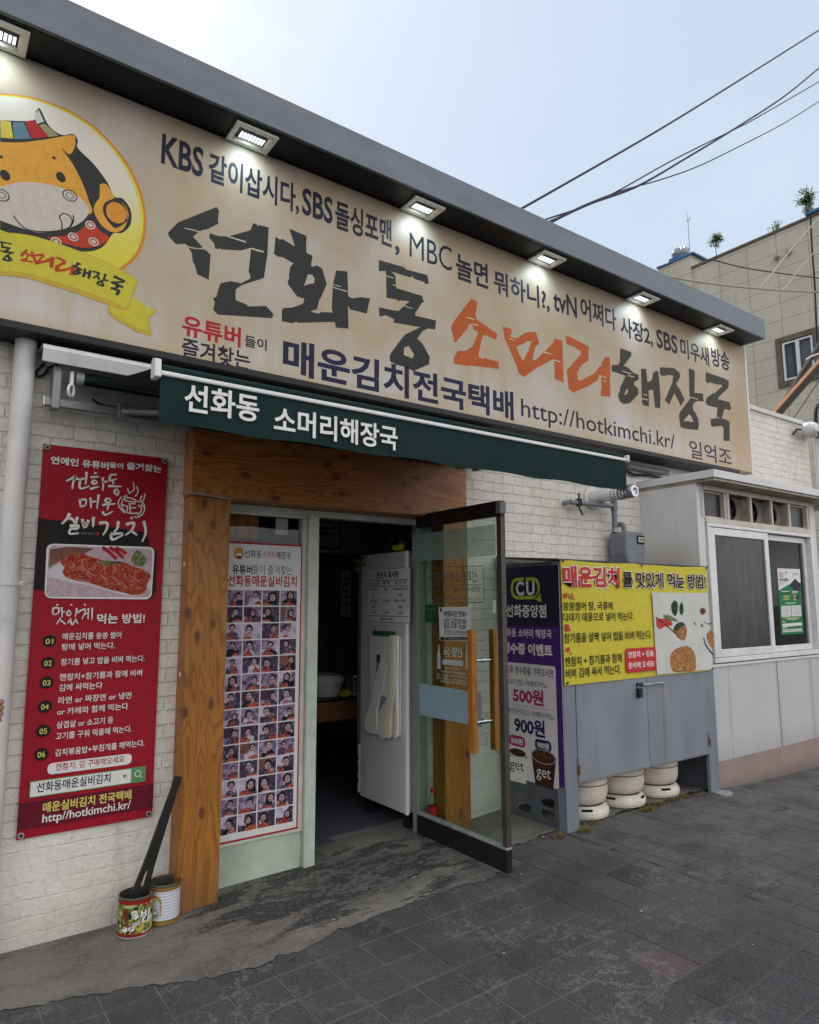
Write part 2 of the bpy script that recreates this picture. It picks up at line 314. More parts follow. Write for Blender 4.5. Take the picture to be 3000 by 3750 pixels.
sxp = m.new('ShaderNodeSeparateXYZ'); m.l.new(m.pos(), sxp.inputs[0]); c = m.mix(m.math('MULTIPLY', m.rng(m.math('ADD', sxp.outputs[0], m.math('MULTIPLY', n1, 2.0)), 3.6, 5.6), m.rng(n3, .38, .62, .15, .75)), c, (.135, .134, .132))
v4 = m.noise(m.pos(), .8, 3); c = m.mix(m.math('MULTIPLY', m.rng(v4, .55, .7), .5), c, (.105, .103, .098))
m.color(c); m.rough(.82); m.bump(n2, .35, .003)
m = N('joint_sand'); a = m.noise(m.pos(), 1.3, 6, .7); sx = m.new('ShaderNodeSeparateXYZ'); m.l.new(m.pos(), sx.inputs[0]); m.color(m.mix(m.rng(m.math('ADD', sx.outputs[0], m.math('MULTIPLY', a, 3.0)), 3.6, 5.2), (.17, .165, .15), (.030, .030, .028))); m.rough(.95)
m = N('asphalt'); n = m.noise(m.pos(), 90, 3); m.color(m.mix(n, (.035, .035, .036), (.07, .07, .07))); m.rough(.9)
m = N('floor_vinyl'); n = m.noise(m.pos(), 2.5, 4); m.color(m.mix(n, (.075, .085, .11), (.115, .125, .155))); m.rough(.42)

# far flats wall: beige panels with dark joints
m = N('panel_cladding'); sx = m.new('ShaderNodeSeparateXYZ'); m.l.new(m.pos(), sx.inputs[0]); cb = m.new('ShaderNodeCombineXYZ')
m.l.new(m.math('SUBTRACT', sx.outputs[1], 6.21), cb.inputs[0]); m.l.new(m.math('SUBTRACT', sx.outputs[2], 8.87), cb.inputs[1])
b = m.new('ShaderNodeTexBrick', Scale=1.0); b.offset = 0; b.inputs['Brick Width'].default_value = 1.06; b.inputs['Row Height'].default_value = .62; b.inputs['Mortar Size'].default_value = .013; b.inputs['Mortar Smooth'].default_value = .2
m.l.new(cb.outputs[0], b.inputs['Vector']); n = m.noise(m.mapped((1, 1, .4)), .9, 5); c = m.mix(m.rng(n, .3, .7), (.47, .425, .335), (.55, .505, .41)); c = m.mix(m.math('MULTIPLY', b.outputs['Fac'], .55), c, (.13, .11, .085)); c = m.mix(m.math('MULTIPLY', m.rng(m.noise(m.mapped((1, 2.2, .12)), 1.6, 6, .7), .55, .75), .4), c, (.27, .235, .18))
m.color(c); m.rough(.8); m.bump(m.math('MULTIPLY', b.outputs['Fac'], -1), .4, .02)
plain('stone_brown', (.15, .115, .08), .7, 0, .35, 3)

# glass
def glass(name, tint, refl=1.0):
    m = N(name); m.n.remove(m.p); out = m.n['Material Output']
    tr = m.new('ShaderNodeBsdfTransparent'); tr.inputs['Color'].default_value = tuple(tint)+(1,)
    gl = m.new('ShaderNodeBsdfGlossy'); gl.inputs['Roughness'].default_value = .02
    fr = m.new('ShaderNodeFresnel'); fr.inputs['IOR'].default_value = 1.5; m.pos(); front = m.math('SUBTRACT', 1.0, m.geo.outputs['Backfacing'])
    mxs = m.new('ShaderNodeMixShader'); m.l.new(m.math('MULTIPLY', m.math('MULTIPLY', fr.outputs[0], refl), front), mxs.inputs[0]); m.l.new(tr.outputs[0], mxs.inputs[1]); m.l.new(gl.outputs[0], mxs.inputs[2]); m.l.new(mxs.outputs[0], out.inputs['Surface'])
    return m.m
glass('door_glass', (.80, .87, .82)); glass('window_glass', (.82, .84, .83), 1.0); glass('annex_glass', (.75, .78, .77), .35); glass('bottle_clear', (.80, .86, .84))
def film(name, c, alpha):
    m = N(name); m.color(c); m.rough(.5); m.p.inputs['Alpha'].default_value = alpha; return m.m
film('reflected_green', (.30, .42, .38), .62); film('reflected_grid', (.42, .52, .50), .5); film('frost_blue', (.30, .42, .49), .93); film('frost_pale', (.50, .60, .60), .8); film('faded_print', (.10, .12, .12), .75)
film('label_clear', (.75, .80, .80), .3)

# lamps: the lit tubes of the floodlights
m = N('lamp_lit'); m.color((.8, .85, .9)); m.p.inputs['Emission Color'].default_value = (.86, .95, 1, 1); m.p.inputs['Emission Strength'].default_value = 1.0
plain('lamp_reflector', (.78, .70, .54), .35, .2, .12, 20)
plain('lamp_frame', (.82, .82, .78), .45, .1, .12, 20)

# inks and printed pictures
INK = dict(navy=(.016, .018, .050), navy2=(.018, .020, .038), brush=(.030, .031, .030), brush2=(.040, .036, .028), vermilion=(.42, .090, .018), red=(.36, .018, .035), white=(.70, .68, .67), black=(.010, .010, .012),
 banner_red=(.31, .010, .022), banner_dark=(.016, .012, .012), maroon=(.125, .008, .022), lime=(.58, .56, .14), leaf=(.10, .27, .10), logo_yellow=(.60, .54, .06), logo_gold=(.62, .30, .045), logo_orange=(.60, .25, .035), logo_rim=(.58, .21, .03), ribbon=(.50, .45, .045), ribbon_edge=(.48, .33, .045),
 tile_yellow=(.56, .46, .06), tile_blue=(.10, .19, .24), tile_red=(.38, .02, .02), tile_olive=(.28, .25, .12), logo_red=(.42, .045, .02), muzzle=(.50, .46, .40), purple_dark=(.020, .015, .045), purple=(.062, .022, .165), cu_green=(.36, .50, .035), magenta=(.36, .022, .13), deepblue=(.018, .024, .10), yellow=(.54, .465, .045), pill_red=(.45, .035, .035), brownish=(.10, .055, .03), lilac=(.062, .030, .065), grey_text=(.08, .08, .09), paleblue=(.45, .52, .58), brandgreen=(.010, .09, .030), postergreen=(.012, .16, .05), coffee=(.05, .018, .010), grey=(.25, .25, .26), skin1=(.46, .30, .27), pinkish=(.42, .16, .20), cork=(.13, .07, .03), can_red=(.26, .015, .01), sign_cream=(.56, .50, .40), cream=(.62, .56, .46), ochre=(.40, .235, .035), table_black=(.012, .012, .014))
for k, v in INK.items(): ink('ink_'+k, v)
photo('print_kimchi', [(.28, (.10, .008, .006)), (.45, (.30, .018, .012)), (.56, (.36, .07, .03)), (.64, (.42, .20, .14)), (.72, (.22, .015, .01))], 22, 3.0)
photo('print_cloth', [(.3, (.36, .25, .27)), (.6, (.50, .38, .42))], 60, .5)
photo('print_wood', [(.35, (.12, .05, .03)), (.65, (.22, .10, .07))], 9, 1.)
photo('print_plate', [(.3, (.50, .46, .50)), (.7, (.62, .58, .62))], 6, .5)
photo('print_pepper', [(.4, (.035, .075, .02)), (.52, (.11, .15, .05)), (.64, (.30, .30, .17))], 35, 1.5)
photo('print_fried', [(.3, (.05, .02, .012)), (.45, (.25, .10, .03)), (.6, (.44, .21, .07)), (.72, (.60, .40, .20))], 40, 2.)
photo('print_board', [(.3, (.46, .46, .44)), (.7, (.56, .56, .53))], 5, .5)
photo('print_garden', [(.32, (.015, .05, .012)), (.46, (.06, .13, .02)), (.56, (.30, .34, .10)), (.68, (.55, .55, .40))], 45, 1.5)
photo('print_chestnut', [(.4, (.05, .012, .008)), (.62, (.18, .05, .03))], 30, .5)
photo('print_gold', [(.35, (.42, .24, .02)), (.6, (.60, .48, .10))], 30, 1)
photo('foliage', [(.3, (.05, .085, .018)), (.5, (.11, .17, .035)), (.7, (.24, .27, .07))], 14, 0, .6)
photo('foliage_dark', [(.3, (.008, .018, .008)), (.6, (.025, .05, .02))], 14, 0, .5)
photo('dry_grass', [(.3, (.10, .085, .03)), (.6, (.20, .15, .05)), (.7, (.07, .09, .02))], 30, 0, .8)
m = N('print_emblem'); sx = m.new('ShaderNodeSeparateXYZ'); m.l.new(m.pos(), sx.inputs[0]); m.color(m.ramp(m.rng(sx.outputs[2], 3.30, 3.85), [(0, (.56, .50, .03)), (.35, (.58, .53, .10)), (.75, (.60, .55, .44)), (1, (.62, .57, .48))])); m.rough(.5)
photo('print_room_a', [(.3, (.03, .02, .04)), (.5, (.20, .14, .24)), (.7, (.42, .34, .46))], 34, .6)
photo('print_room_b', [(.3, (.012, .012, .02)), (.55, (.07, .05, .09)), (.7, (.30, .22, .30))], 40, .8)
photo('print_room_c', [(.3, (.30, .24, .36)), (.6, (.55, .48, .58))], 30, .5)
photo('print_dish', [(.3, (.14, .015, .02)), (.5, (.34, .05, .04)), (.62, (.42, .17, .10)), (.72, (.46, .36, .36))], 60, 1.5)
photo('print_shirt', [(.35, (.02, .018, .03)), (.55, (.06, .05, .09)), (.68, (.26, .22, .32))], 50, .8)
photo('print_face', [(.35, (.24, .14, .15)), (.6, (.46, .33, .36))], 70, .5)
TH = ['white', 'grey', 'pinkish', 'lilac', 'navy2', 'brownish', 'paleblue', 'black']
M = MATS

# ---------------------------------------------------------------- builders
def wloc(o):
    v = Vector((0, 0, 0))
    while o is not None: v += o.location; o = o.parent
    return v
class B:
    def __init__(s): s.v = []; s.f = []; s.mi = []; s.mats = []
    def m(s, name):
        if name not in s.mats: s.mats.append(name)
        return s.mats.index(name)
    def add(s, vs, fs, mat):
        k = len(s.v); i = s.m(mat); s.v += [tuple(p) for p in vs]; s.f += [tuple(k+a for a in f) for f in fs]; s.mi += [i]*len(fs); return s
    def box(s, x0, x1, y0, y1, z0, z1, mat):
        return s.add([(x, y, z) for x in (x0, x1) for y in (y0, y1) for z in (z0, z1)], [(0, 1, 3, 2), (4, 6, 7, 5), (0, 4, 5, 1), (2, 3, 7, 6), (0, 2, 6, 4), (1, 5, 7, 3)], mat)
    def hexa(s, a, b, mat):       # two matching quads
        return s.add(list(a)+list(b), [(0, 1, 2, 3), (7, 6, 5, 4), (0, 4, 5, 1), (1, 5, 6, 2), (2, 6, 7, 3), (3, 7, 4, 0)], mat)
    def prism(s, poly, axis, a, b, mat, holes=()):
        f = {'y': lambda p, t: (p[0], t, p[1]), 'x': lambda p, t: (t, p[0], p[1]), 'z': lambda p, t: (p[0], p[1], t)}[axis]
        loops = [list(poly)]+[list(h) for h in holes]
        flat = [p for l in loops for p in l]; tri = tessellate_polygon([[Vector((p[0], p[1], 0)) for p in l] for l in loops]); n = len(flat)
        fs = [tuple(t) for t in tri]+[tuple(i+n for i in reversed(t)) for t in tri]
        k = 0
        for l in loops:
            q = len(l); fs += [(k+i, k+(i+1) % q, n+k+(i+1) % q, n+k+i) for i in range(q)]; k += q
        return s.add([f(p, a) for p in flat]+[f(p, b) for p in flat], fs, mat)
    def tube(s, pts, r, mat, n=10, caps=True, r1=None):
        pts = [Vector(p) for p in pts]; vs = []; fs = []; prev = None
        for i, p in enumerate(pts):
            d = (pts[min(i+1, len(pts)-1)]-pts[max(i-1, 0)]).normalized()
            if prev is None: a = d.orthogonal().normalized()
            else: a = (prev-d*prev.dot(d)).normalized()
            prev = a; b = d.cross(a); rr = r if r1 is None else r+(r1-r)*i/(len(pts)-1)
            vs += [p+(a*math.cos(2*math.pi*k/n)+b*math.sin(2*math.pi*k/n))*rr for k in range(n)]
        for i in range(len(pts)-1): fs += [(i*n+k, i*n+(k+1) % n, (i+1)*n+(k+1) % n, (i+1)*n+k) for k in range(n)]
        if caps: fs += [tuple(reversed(range(n))), tuple(range((len(pts)-1)*n, len(pts)*n))]
        return s.add(vs, fs, mat)
    def lathe(s, prof, c, mat, n=32, axis='z'):
        vs = []; fs = []
        for r, h in prof:
            for k in range(n):
                a = 2*math.pi*k/n
                q = (r*math.cos(a), r*math.sin(a), h)
                if axis == 'y': q = (q[0], q[2], q[1])
                if axis == 'x': q = (q[2], q[0], q[1])
                vs.append((c[0]+q[0], c[1]+q[1], c[2]+q[2]))
        for i in range(len(prof)-1): fs += [(i*n+k, i*n+(k+1) % n, (i+1)*n+(k+1) % n, (i+1)*n+k) for k in range(n)]
        return s.add(vs, fs, mat)
    def build(s, name, parent=None, bevel=0., smooth=False, angle=40):
        me = bpy.data.meshes.new(name); off = wloc(parent) if parent else Vector((0, 0, 0))
        me.from_pydata([tuple(Vector(p)-off) for p in s.v], [], s.f)
        for k in s.mats: me.materials.append(M[k])
        me.polygons.foreach_set('material_index', s.mi)
        bm = bmesh.new(); bm.from_mesh(me); bmesh.ops.recalc_face_normals(bm, faces=bm.faces); bm.to_mesh(me); bm.free()
        o = bpy.data.objects.new(name, me); COL.objects.link(o)
        if parent: o.parent = parent
        if smooth:
            me.shade_smooth()
            try: me.set_sharp_from_angle(angle=R(angle))
            except Exception: pass
        if bevel:
            md = o.modifiers.new('bevel', 'BEVEL'); md.width = bevel; md.segments = 2; md.limit_method = 'ANGLE'; md.angle_limit = R(40)
        return o
def tag(o, label, cat, group=None, kind=None):
    if label: o['label'] = label
    if cat: o['category'] = cat
    if group: o['group'] = group
    if kind: o['kind'] = kind
    return o
def thing(name, label, cat, loc=(0, 0, 0), group=None):
    o = bpy.data.objects.new(name, None); o.location = loc; o.empty_display_size = .1; COL.objects.link(o); return tag(o, label, cat, group)
def ground_z(x):
    pts = [(-40, 0), (.9, .005), (1.3, .035), (2.0, .05), (2.8, .07), (3.5, .112), (5.2, .10), (5.6, .07), (7.0, .03), (60, 0)]
    for (a, p), (b, q) in zip(pts, pts[1:]):
        if x <= b: return p+(q-p)*max(0, (x-a))/(b-a)
    return 0

TX = {}
def glyphs(t, off):
    if (t, off) not in TX:
        c = bpy.data.curves.new('t', 'FONT'); c.body = t; c.offset = off; c.resolution_u = 3
        o = bpy.data.objects.new('t', c); me = bpy.data.meshes.new_from_object(o)
        v = [(p.co.x, p.co.y) for p in me.vertices]; f = [tuple(p.vertices) for p in me.polygons]
        bpy.data.objects.remove(o); bpy.data.curves.remove(c); bpy.data.meshes.remove(me)
        x0 = min(p[0] for p in v); x1 = max(p[0] for p in v); y0 = min(p[1] for p in v); y1 = max(p[1] for p in v)
        TX[(t, off)] = ([((p[0]-x0)/(x1-x0), (p[1]-y0)/max(1e-6, y1-y0)) for p in v], f)
    return TX[(t, off)]
class Art:
    """flat printing on an upright surface: kind Y faces the street, kind X faces along the street"""
    def __init__(s, kind, pos, step=.0002): s.k = kind; s.p = pos; s.st = step; s.b = B()
    def P(s, q, l): return (q[0], s.p-l*s.st, q[1]) if s.k == 'Y' else (s.p-l*s.st, q[0], q[1])
    def poly(s, pts, mat, l=1, holes=()):
        loops = [list(pts)]+[list(h) for h in holes]; flat = [p for q in loops for p in q]
        tri = tessellate_polygon([[Vector((p[0], p[1], 0)) for p in q] for q in loops])
        s.b.add([s.P(p, l) for p in flat], [tuple(t) for t in tri], mat); return s
    def line(s, a, b, w, mat, l=1):
        d = Vector((b[0]-a[0], b[1]-a[1])).normalized(); n = Vector((-d.y, d.x))*w/2
        return s.poly([(a[0]+n.x, a[1]+n.y), (b[0]+n.x, b[1]+n.y), (b[0]-n.x, b[1]-n.y), (a[0]-n.x, a[1]-n.y)], mat, l)
    def path(s, pts, w, mat, l=1):
        L = []; Rr = []
        for i, p in enumerate(pts):
            d = Vector((pts[min(i+1, len(pts)-1)][0]-pts[max(0, i-1)][0], pts[min(i+1, len(pts)-1)][1]-pts[max(0, i-1)][1])).normalized()
            ww = w(i/(len(pts)-1)) if callable(w) else w
            L.append((p[0]-d.y*ww/2, p[1]+d.x*ww/2)); Rr.append((p[0]+d.y*ww/2, p[1]-d.x*ww/2))
        for i in range(len(pts)-1): s.b.add([s.P(q, l) for q in (L[i], L[i+1], Rr[i+1], Rr[i])], [(0, 1, 2, 3)], mat)
        return s
    def oval(s, c, rx, rz, mat, l=1, n=40, rot=0, hole=0):
        def el(k): return [(c[0]+rx*k*math.cos(t)*math.cos(rot)-rz*k*math.sin(t)*math.sin(rot), c[1]+rx*k*math.cos(t)*math.sin(rot)+rz*k*math.sin(t)*math.cos(rot)) for t in [2*math.pi*i/n for i in range(n)]]
        return s.poly(el(1), mat, l, [el(hole)] if hole else ())
    def rrect(s, quad, rad, mat, l=1, hole=0, n=6):
        """rounded quad given as TL, TR, BR, BL"""
        def mk(q, rad):
            q = [Vector(p) for p in q]; out = []
            for i in range(4):
                a, b, c = q[i-1], q[i], q[(i+1) % 4]; u = (a-b).normalized(); w = (c-b).normalized()
                for j in range(n+1):
                    t = j/n; p0 = b+u*rad; p1 = b+w*rad; out.append(tuple(p0*(1-t)**2+b*2*t*(1-t)+p1*t*t))
            return out
        h = ()
        if hole:
            c = sum((Vector(p) for p in quad), Vector((0, 0)))/4; sx = (Vector(quad[1])-Vector(quad[0])).length; sz = (Vector(quad[0])-Vector(quad[3])).length
            q2 = [tuple(Vector(p)+Vector(((c.x-p[0])/abs(c.x-p[0])*hole, (c.y-p[1])/abs(c.y-p[1])*hole))) for p in quad]; h = [mk(q2, max(.002, rad-hole))]
        return s.poly(mk(quad, rad), mat, l, h)
    def text(s, t, ends, h, mat, l=2, off=.018, slope=0.):
        """ends: left and right middle points; h: ink height in metres"""
        v, f = glyphs(t, off); (x0, z0), (x1, z1) = ends; zc = (z0+z1)/2
        s.b.add([s.P((x0+(x1-x0)*a, zc+(b-.5)*h+slope*(a-.5)*(x1-x0)), l) for a, b in v], f, mat); return s
    def text_rot(s, t, c, w, h, ang, mat, l=2, off=.02):
        v, f = glyphs(t, off); ca, sa = math.cos(ang), math.sin(ang)
        s.b.add([s.P((c[0]+(a-.5)*w*ca-(b-.5)*h*sa, c[1]+(a-.5)*w*sa+(b-.5)*h*ca), l) for a, b in v], f, mat); return s
    def build(s, name, parent): return s.b.build(name, parent)
# ================================================================ ground
def struct(o): o['kind'] = 'structure'; return o
b = B()
xs = [-300, -60, -12, -4, 0, .9, 1.3, 2.0, 2.8, 3.5, 5.2, 5.6, 7.0, 12, 60, 300]
ys = [300, 0, -6.2]
for x0, x1 in zip(xs, xs[1:]):
    b.add([(x0, 300, ground_z(x0)-.012), (x1, 300, ground_z(x1)-.012), (x1, -300, ground_z(x1)-.012), (x0, -300, ground_z(x0)-.012)], [(0, 1, 2, 3)], 'asphalt')
struct(b.build('ground'))
# sand bed + 200 mm pavers, each one a bevelled block
TP = .2050; X0 = 1.753; Y0 = -.745
DARK = PZ(.09, [(2350, 3222), (2815, 2965)]); RED = PZ(.06, [(2412, 3555)]); PINK = PZ(.08, [(2690, 3070)])
b = B(); tones = []
bed = []
for i in range(-30, 42):
    x0 = X0+i*TP; x1 = x0+TP; xm = (x0+x1)/2
    for j in range(-2, 22):
        y1 = Y0-j*TP; y0 = y1-TP
        if j == -1 and 1.6 < xm < 2.93: continue
        if j == -2 and xm > .75: continue
        g = ground_z(xm)
        a = .0019+rnd.random()*.0014; t = .003
        tilt = [ground_z(xx_)+.008+rnd.uniform(-.0012, .0012) for xx_ in (x0, x1, x1, x0)]
        o = [(x0+a, y0+a), (x1-a, y0+a), (x1-a, y1-a), (x0+a, y1-a)]
        ii = [(x0+a+t, y0+a+t), (x1-a-t, y0+a+t), (x1-a-t, y1-a-t), (x0+a+t, y1-a-t)]
        b.add([(p[0], p[1], g-.006) for p in o]+[(p[0], p[1], z-.0022) for p, z in zip(o, tilt)]+[(p[0], p[1], z) for p, z in zip(ii, tilt)],
              [(8, 9, 10, 11)]+[(k, (k+1) % 4, 4+(k+1) % 4, 4+k) for k in range(4)]+[(4+k, 4+(k+1) % 4, 8+(k+1) % 4, 8+k) for k in range(4)], 'paver')
        v = rnd.gauss(1, .10); c = (v, v, v*1.01)
        near = lambda L: any(abs(xm-q[0]) < TP/2 and abs((y0+y1)/2-q[1]) < TP/2 for q in L)
        if near(DARK): c = (.33, .33, .37)
        elif near(RED): c = (1.75, 1.28, 1.2)
        elif near(PINK): c = (1.5, 1.3, 1.2)
        elif rnd.random() < .02: c = (v*1.25, v*1.12, v*1.05)
        tones += [c]*9
pv = struct(b.build('pavement'))
at = pv.data.color_attributes.new('tone', 'FLOAT_COLOR', 'CORNER'); k = 0
for p in pv.data.polygons:
    for li in p.loop_indices: at.data[li].color = tones[p.index]+(1,)
b = B()
for x0, x1 in zip([-4.4, .9, 1.3, 2.0, 2.8, 3.5, 5.2, 5.6, 7.0, 10.4], [.9, 1.3, 2.0, 2.8, 3.5, 5.2, 5.6, 7.0, 10.4]):
    b.add([(x0, -.3, ground_z(x0)+.0048), (x1, -.3, ground_z(x1)+.0048), (x1, -5.26, ground_z(x1)+.0048), (x0, -5.26, ground_z(x0)+.0048)], [(0, 1, 2, 3)], 'joint_sand')
struct(b.build('joint_bed'))
# trowelled concrete strip along the shop front with a ragged street edge
EB = [(-4.3, -.50)]+PZ(.03, [(0, 3684), (200, 3649), (374, 3623), (782, 3579), (1087, 3510), (1243, 3431)])
b = B(); r2_ = random.Random(3); N_ = 420; top = []; bot = []
for i in range(N_+1):
    x = -4.2+9.5*i/N_
    eb = [p for p in EB if p[0] <= x]; ea = [p for p in EB if p[0] > x]
    e = (EB[0][1] if not eb else eb[-1][1]+(ea[0][1]-eb[-1][1])*(x-eb[-1][0])/(ea[0][0]-eb[-1][0])) if ea and x < EB[-1][0] else (-.755 if x < 2.92 else -.525)
    e += r2_.uniform(-.014, .012)+.014*math.sin(x*9.1)+.010*math.sin(x*23)
    top.append((x, .35, ground_z(x)+.0122)); bot.append((x, e, ground_z(x)+.0118))
b.add(top+bot, [(i, i+1, N_+2+i, N_+1+i) for i in range(N_)], 'strip_concrete')
struct(b.build('concrete_strip'))

# ================================================================ restaurant building
bld = thing('restaurant_building', 'white painted brick restaurant with timber post and beam doorway standing open', 'building', (0, 0, 0))
WT = .2
b = B()
b.box(-4, 1.30, 0, WT, -.3, 3.42, 'white_brick'); b.box(3.02, 8.62, 0, WT, -.3, 3.42, 'white_brick'); b.box(1.30, 3.02, 0, WT, 2.30, 3.42, 'white_brick')
b.box(5.9, 8.62, 0, WT, 3.42, 3.66, 'white_brick')
b.box(8.42, 8.62, WT, 6, -.3, 3.42, 'white_brick')
b.build('wall', bld)
b = B(); b.box(-4, 6.7, .10, .30, 3.42, 4.18, 'white_brick'); b.build('parapet', bld)
b = B(); b.box(5.88, 8.66, -.025, WT+.03, 3.66, 3.71, 'annex_plaster'); b.build('coping', bld, .006)
b = B(); b.box(-4, 8.42, .3, 6, 3.3, 3.42, 'bare_concrete'); b.build('roof', bld)
for xa, xb in ((1.185, 1.405), (2.905, 3.122)):
    b = B(); b.box(xa, xb, -.125, .06, ground_z(xa)-.02, 2.145, 'post_wood'); b.build('timber_post', bld, .006)
b = B(); b.box(1.178, 3.118, -.128, .10, 2.147, 2.515, 'beam_wood'); b.build('timber_beam', bld, .006)
# white screw caps on the inner edge of the left post
for z in (2.33, 1.78, 1.20):
    b = B(); b.lathe([(.0, -.004), (.012, -.003), (.013, 0)], (1.183, -.06, z), 'vinyl_white', 12, 'x'); b.build('screw_cap', bld)
# aluminium frame of the shop front
b = B(); b.box(1.405, 2.905, .03, .10, 2.105, 2.145, 'green_frame'); b.box(1.405, 1.95, .022, .04, 2.085, 2.105, 'green_frame'); b.build('head_frame', bld, .003)
b = B(); b.box(1.955, 2.025, -.005, .10, .055, 2.104, 'green_frame'); b.box(1.925, 1.954, .02, .09, .27, 2.085, 'cream_paint'); b.build('mullion', bld, .004)
b = B(); b.box(1.40, 1.953, .03, .09, .02, .262, 'kick_panel'); b.box(1.40, 1.953, .02, .045, .258, .275, 'green_frame'); b.build('kick_panel', bld, .003)
b = B(); b.box(1.40, 1.925, .052, .058, .275, 2.085, 'window_glass'); b.build('window_pane', bld)
b = B(); b.box(2.80, 2.905, .03, .09, .05, 2.104, 'jamb_panel'); b.box(2.875, 2.906, .005, .03, .06, 2.10, 'green_frame'); b.build('door_jamb', bld, .002)
b = B(); b.box(2.03, 2.80, -.005, .27, .035, .066, 'bare_concrete'); b.build('doorstep', bld, .006)
b = B(); b.box(2.803, 2.903, -.075, .028, .04, .176, 'bare_concrete'); b.build('jamb_plinth', bld, .006)
b = B()
for k in range(7):
    z = 1.955+k*.022; b.hexa([(1.405, .072, z), (1.655, .072, z), (1.655, .084, z+.004), (1.405, .084, z+.004)], [(1.405, .066, z+.019), (1.655, .066, z+.019), (1.655, .078, z+.023), (1.405, .078, z+.023)], 'handle_wood')
b.build('reflected_slats', bld)  # slats added behind the pane stand in for a reflection in the glass
b = B(); b.box(1.77, 1.85, .075, .078, 1.985, 2.085, 'paper'); b.build('window_slip', bld)
# inside of the dining room, seen through the doorway
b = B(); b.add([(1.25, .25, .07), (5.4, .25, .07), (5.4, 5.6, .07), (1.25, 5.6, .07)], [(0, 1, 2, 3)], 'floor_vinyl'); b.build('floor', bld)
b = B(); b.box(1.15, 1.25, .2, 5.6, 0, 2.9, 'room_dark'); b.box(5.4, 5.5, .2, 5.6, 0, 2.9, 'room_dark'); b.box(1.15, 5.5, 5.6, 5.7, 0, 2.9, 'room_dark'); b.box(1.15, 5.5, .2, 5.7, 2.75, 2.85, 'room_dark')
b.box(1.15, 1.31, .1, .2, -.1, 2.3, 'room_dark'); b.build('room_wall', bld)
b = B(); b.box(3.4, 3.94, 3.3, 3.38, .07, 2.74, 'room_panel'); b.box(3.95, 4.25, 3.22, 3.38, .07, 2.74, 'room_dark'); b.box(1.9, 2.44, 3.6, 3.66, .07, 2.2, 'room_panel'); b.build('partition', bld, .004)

# door leaf, standing open square to the front
XD = 2.775; y0d, y1d = -.845, -.015
dz0, dz1 = .105, 2.165
door = B()
door.box(XD-.02, XD+.02, y0d, y1d, 2.075, dz1, 'dark_metal')
door_o = door.build('door', bld, .003)
b = B(); b.box(XD-.02, XD+.02, y0d, y1d, dz0, dz0+.118, 'black_trim'); b.box(XD-.022, XD+.022, y0d, y1d, dz0+.119, dz0+.132, 'galvanised'); b.build('bottom_rail', door_o, .002)
b = B(); b.box(XD-.018, XD+.018, y0d-.002, y0d+.035, dz0+.133, 2.074, 'edge_metal'); b.box(XD-.024, XD+.024, y0d-.006, y0d+.03, 2.09, 2.16, 'galvanised'); b.build('edge_rail', door_o, .002)
b = B(); b.box(XD-.004, XD+.004, y0d+.034, y1d, dz0+.128, 2.078, 'door_glass'); b.build('glass_pane', door_o)
hz = PX(XD-.07, [(1120, 970), (1140, 2045)], CD); 
for sx_ in (-1, 1):
    yc = -.655; xc = XD+sx_*.085
    b = B(); b.box(xc-.019, xc+.019, yc-.022, yc+.022, .715, 1.415, 'handle_wood'); b.build('door_handle', door_o, .004)
for z in (1.235, .885):
    b = B(); b.tube([(XD-.07, -.655, z), (XD+.07, -.655, z)], .0095, 'chrome', 12); b.tube([(XD-.012, -.655, z), (XD+.012, -.655, z)], .014, 'chrome', 12); b.build('handle_bolt', door_o, 0, True)
# painted green reflection, films and sticker print on the door glass
A = Art('X', XD-.005)
q = PX(XD, [(555, 262), (1285, 168), (1290, 440), (555, 497)], CD); A.poly(q, 'reflected_green', 1)  # green band and its grid lines paint a tiled reflection onto the glass
for t in (.3, .64): A.line((q[0][0]+(q[1][0]-q[0][0])*t, q[0][1]), (q[3][0]+(q[2][0]-q[3][0])*t, q[3][1]), .007, 'reflected_grid', 2)
zt = (q[0][1]+q[3][1])/2; A.line((q[0][0], zt), (q[1][0], zt), .007, 'reflected_grid', 2)
A.poly(PX(XD, [(620, 1560), (1165, 1650), (1165, 1945), (620, 1838)], CD), 'frost_blue', 1)
q = PX(XD, [(670, 540), (1180, 530), (1190, 858), (672, 862)], CD); A.rrect(q, .02, 'faded_print', 1, .006)
A.text('선화동소머리해장국', PX(XD, [(1130, 635), (700, 630)], CD), .075, 'faded_print', 2)
A.line(*PX(XD, [(690, 700), (1165, 698)], CD), .004, 'faded_print', 2)
A.text('영업시간 AM 7시-PM10시', PX(XD, [(1155, 742), (700, 745)], CD), .030, 'faded_print', 2)
A.text('매주 일요일은 휴무입니다', PX(XD, [(1030, 812), (730, 815)], CD), .028, 'faded_print', 2)
q = PX(XD, [(668, 872), (765, 870), (768, 1030), (670, 1025)], CD); A.poly(q, 'ink_brandgreen', 1); A.oval(((q[0][0]+q[1][0])/2, q[2][1]+.04), .022, .028, 'ink_grey_text', 2); A.text('안심식당', ((q[1][0]+.008, q[1][1]-.03), (q[0][0]-.008, q[1][1]-.03)), .016, 'ink_leaf', 2)
A.oval(PX(XD, [(735, 1095)], CD)[0], .042, .046, 'faded_print', 1, hole=.84); A.text('CARD', PX(XD, [(758, 1095), (712, 1095)], CD), .018, 'faded_print', 2)
for px_ in (790, 1040):
    c = PX(XD, [(px_, 1330)], CD)[0]; w = .017; A.poly([(c[0]+a*w, c[1]+bz) for a, bz in ((-1, -.075), (1, -.075), (1, .015), (.45, .045), (.45, .075), (-.45, .075), (-.45, .045), (-1, .015))], 'frost_pale', 2)
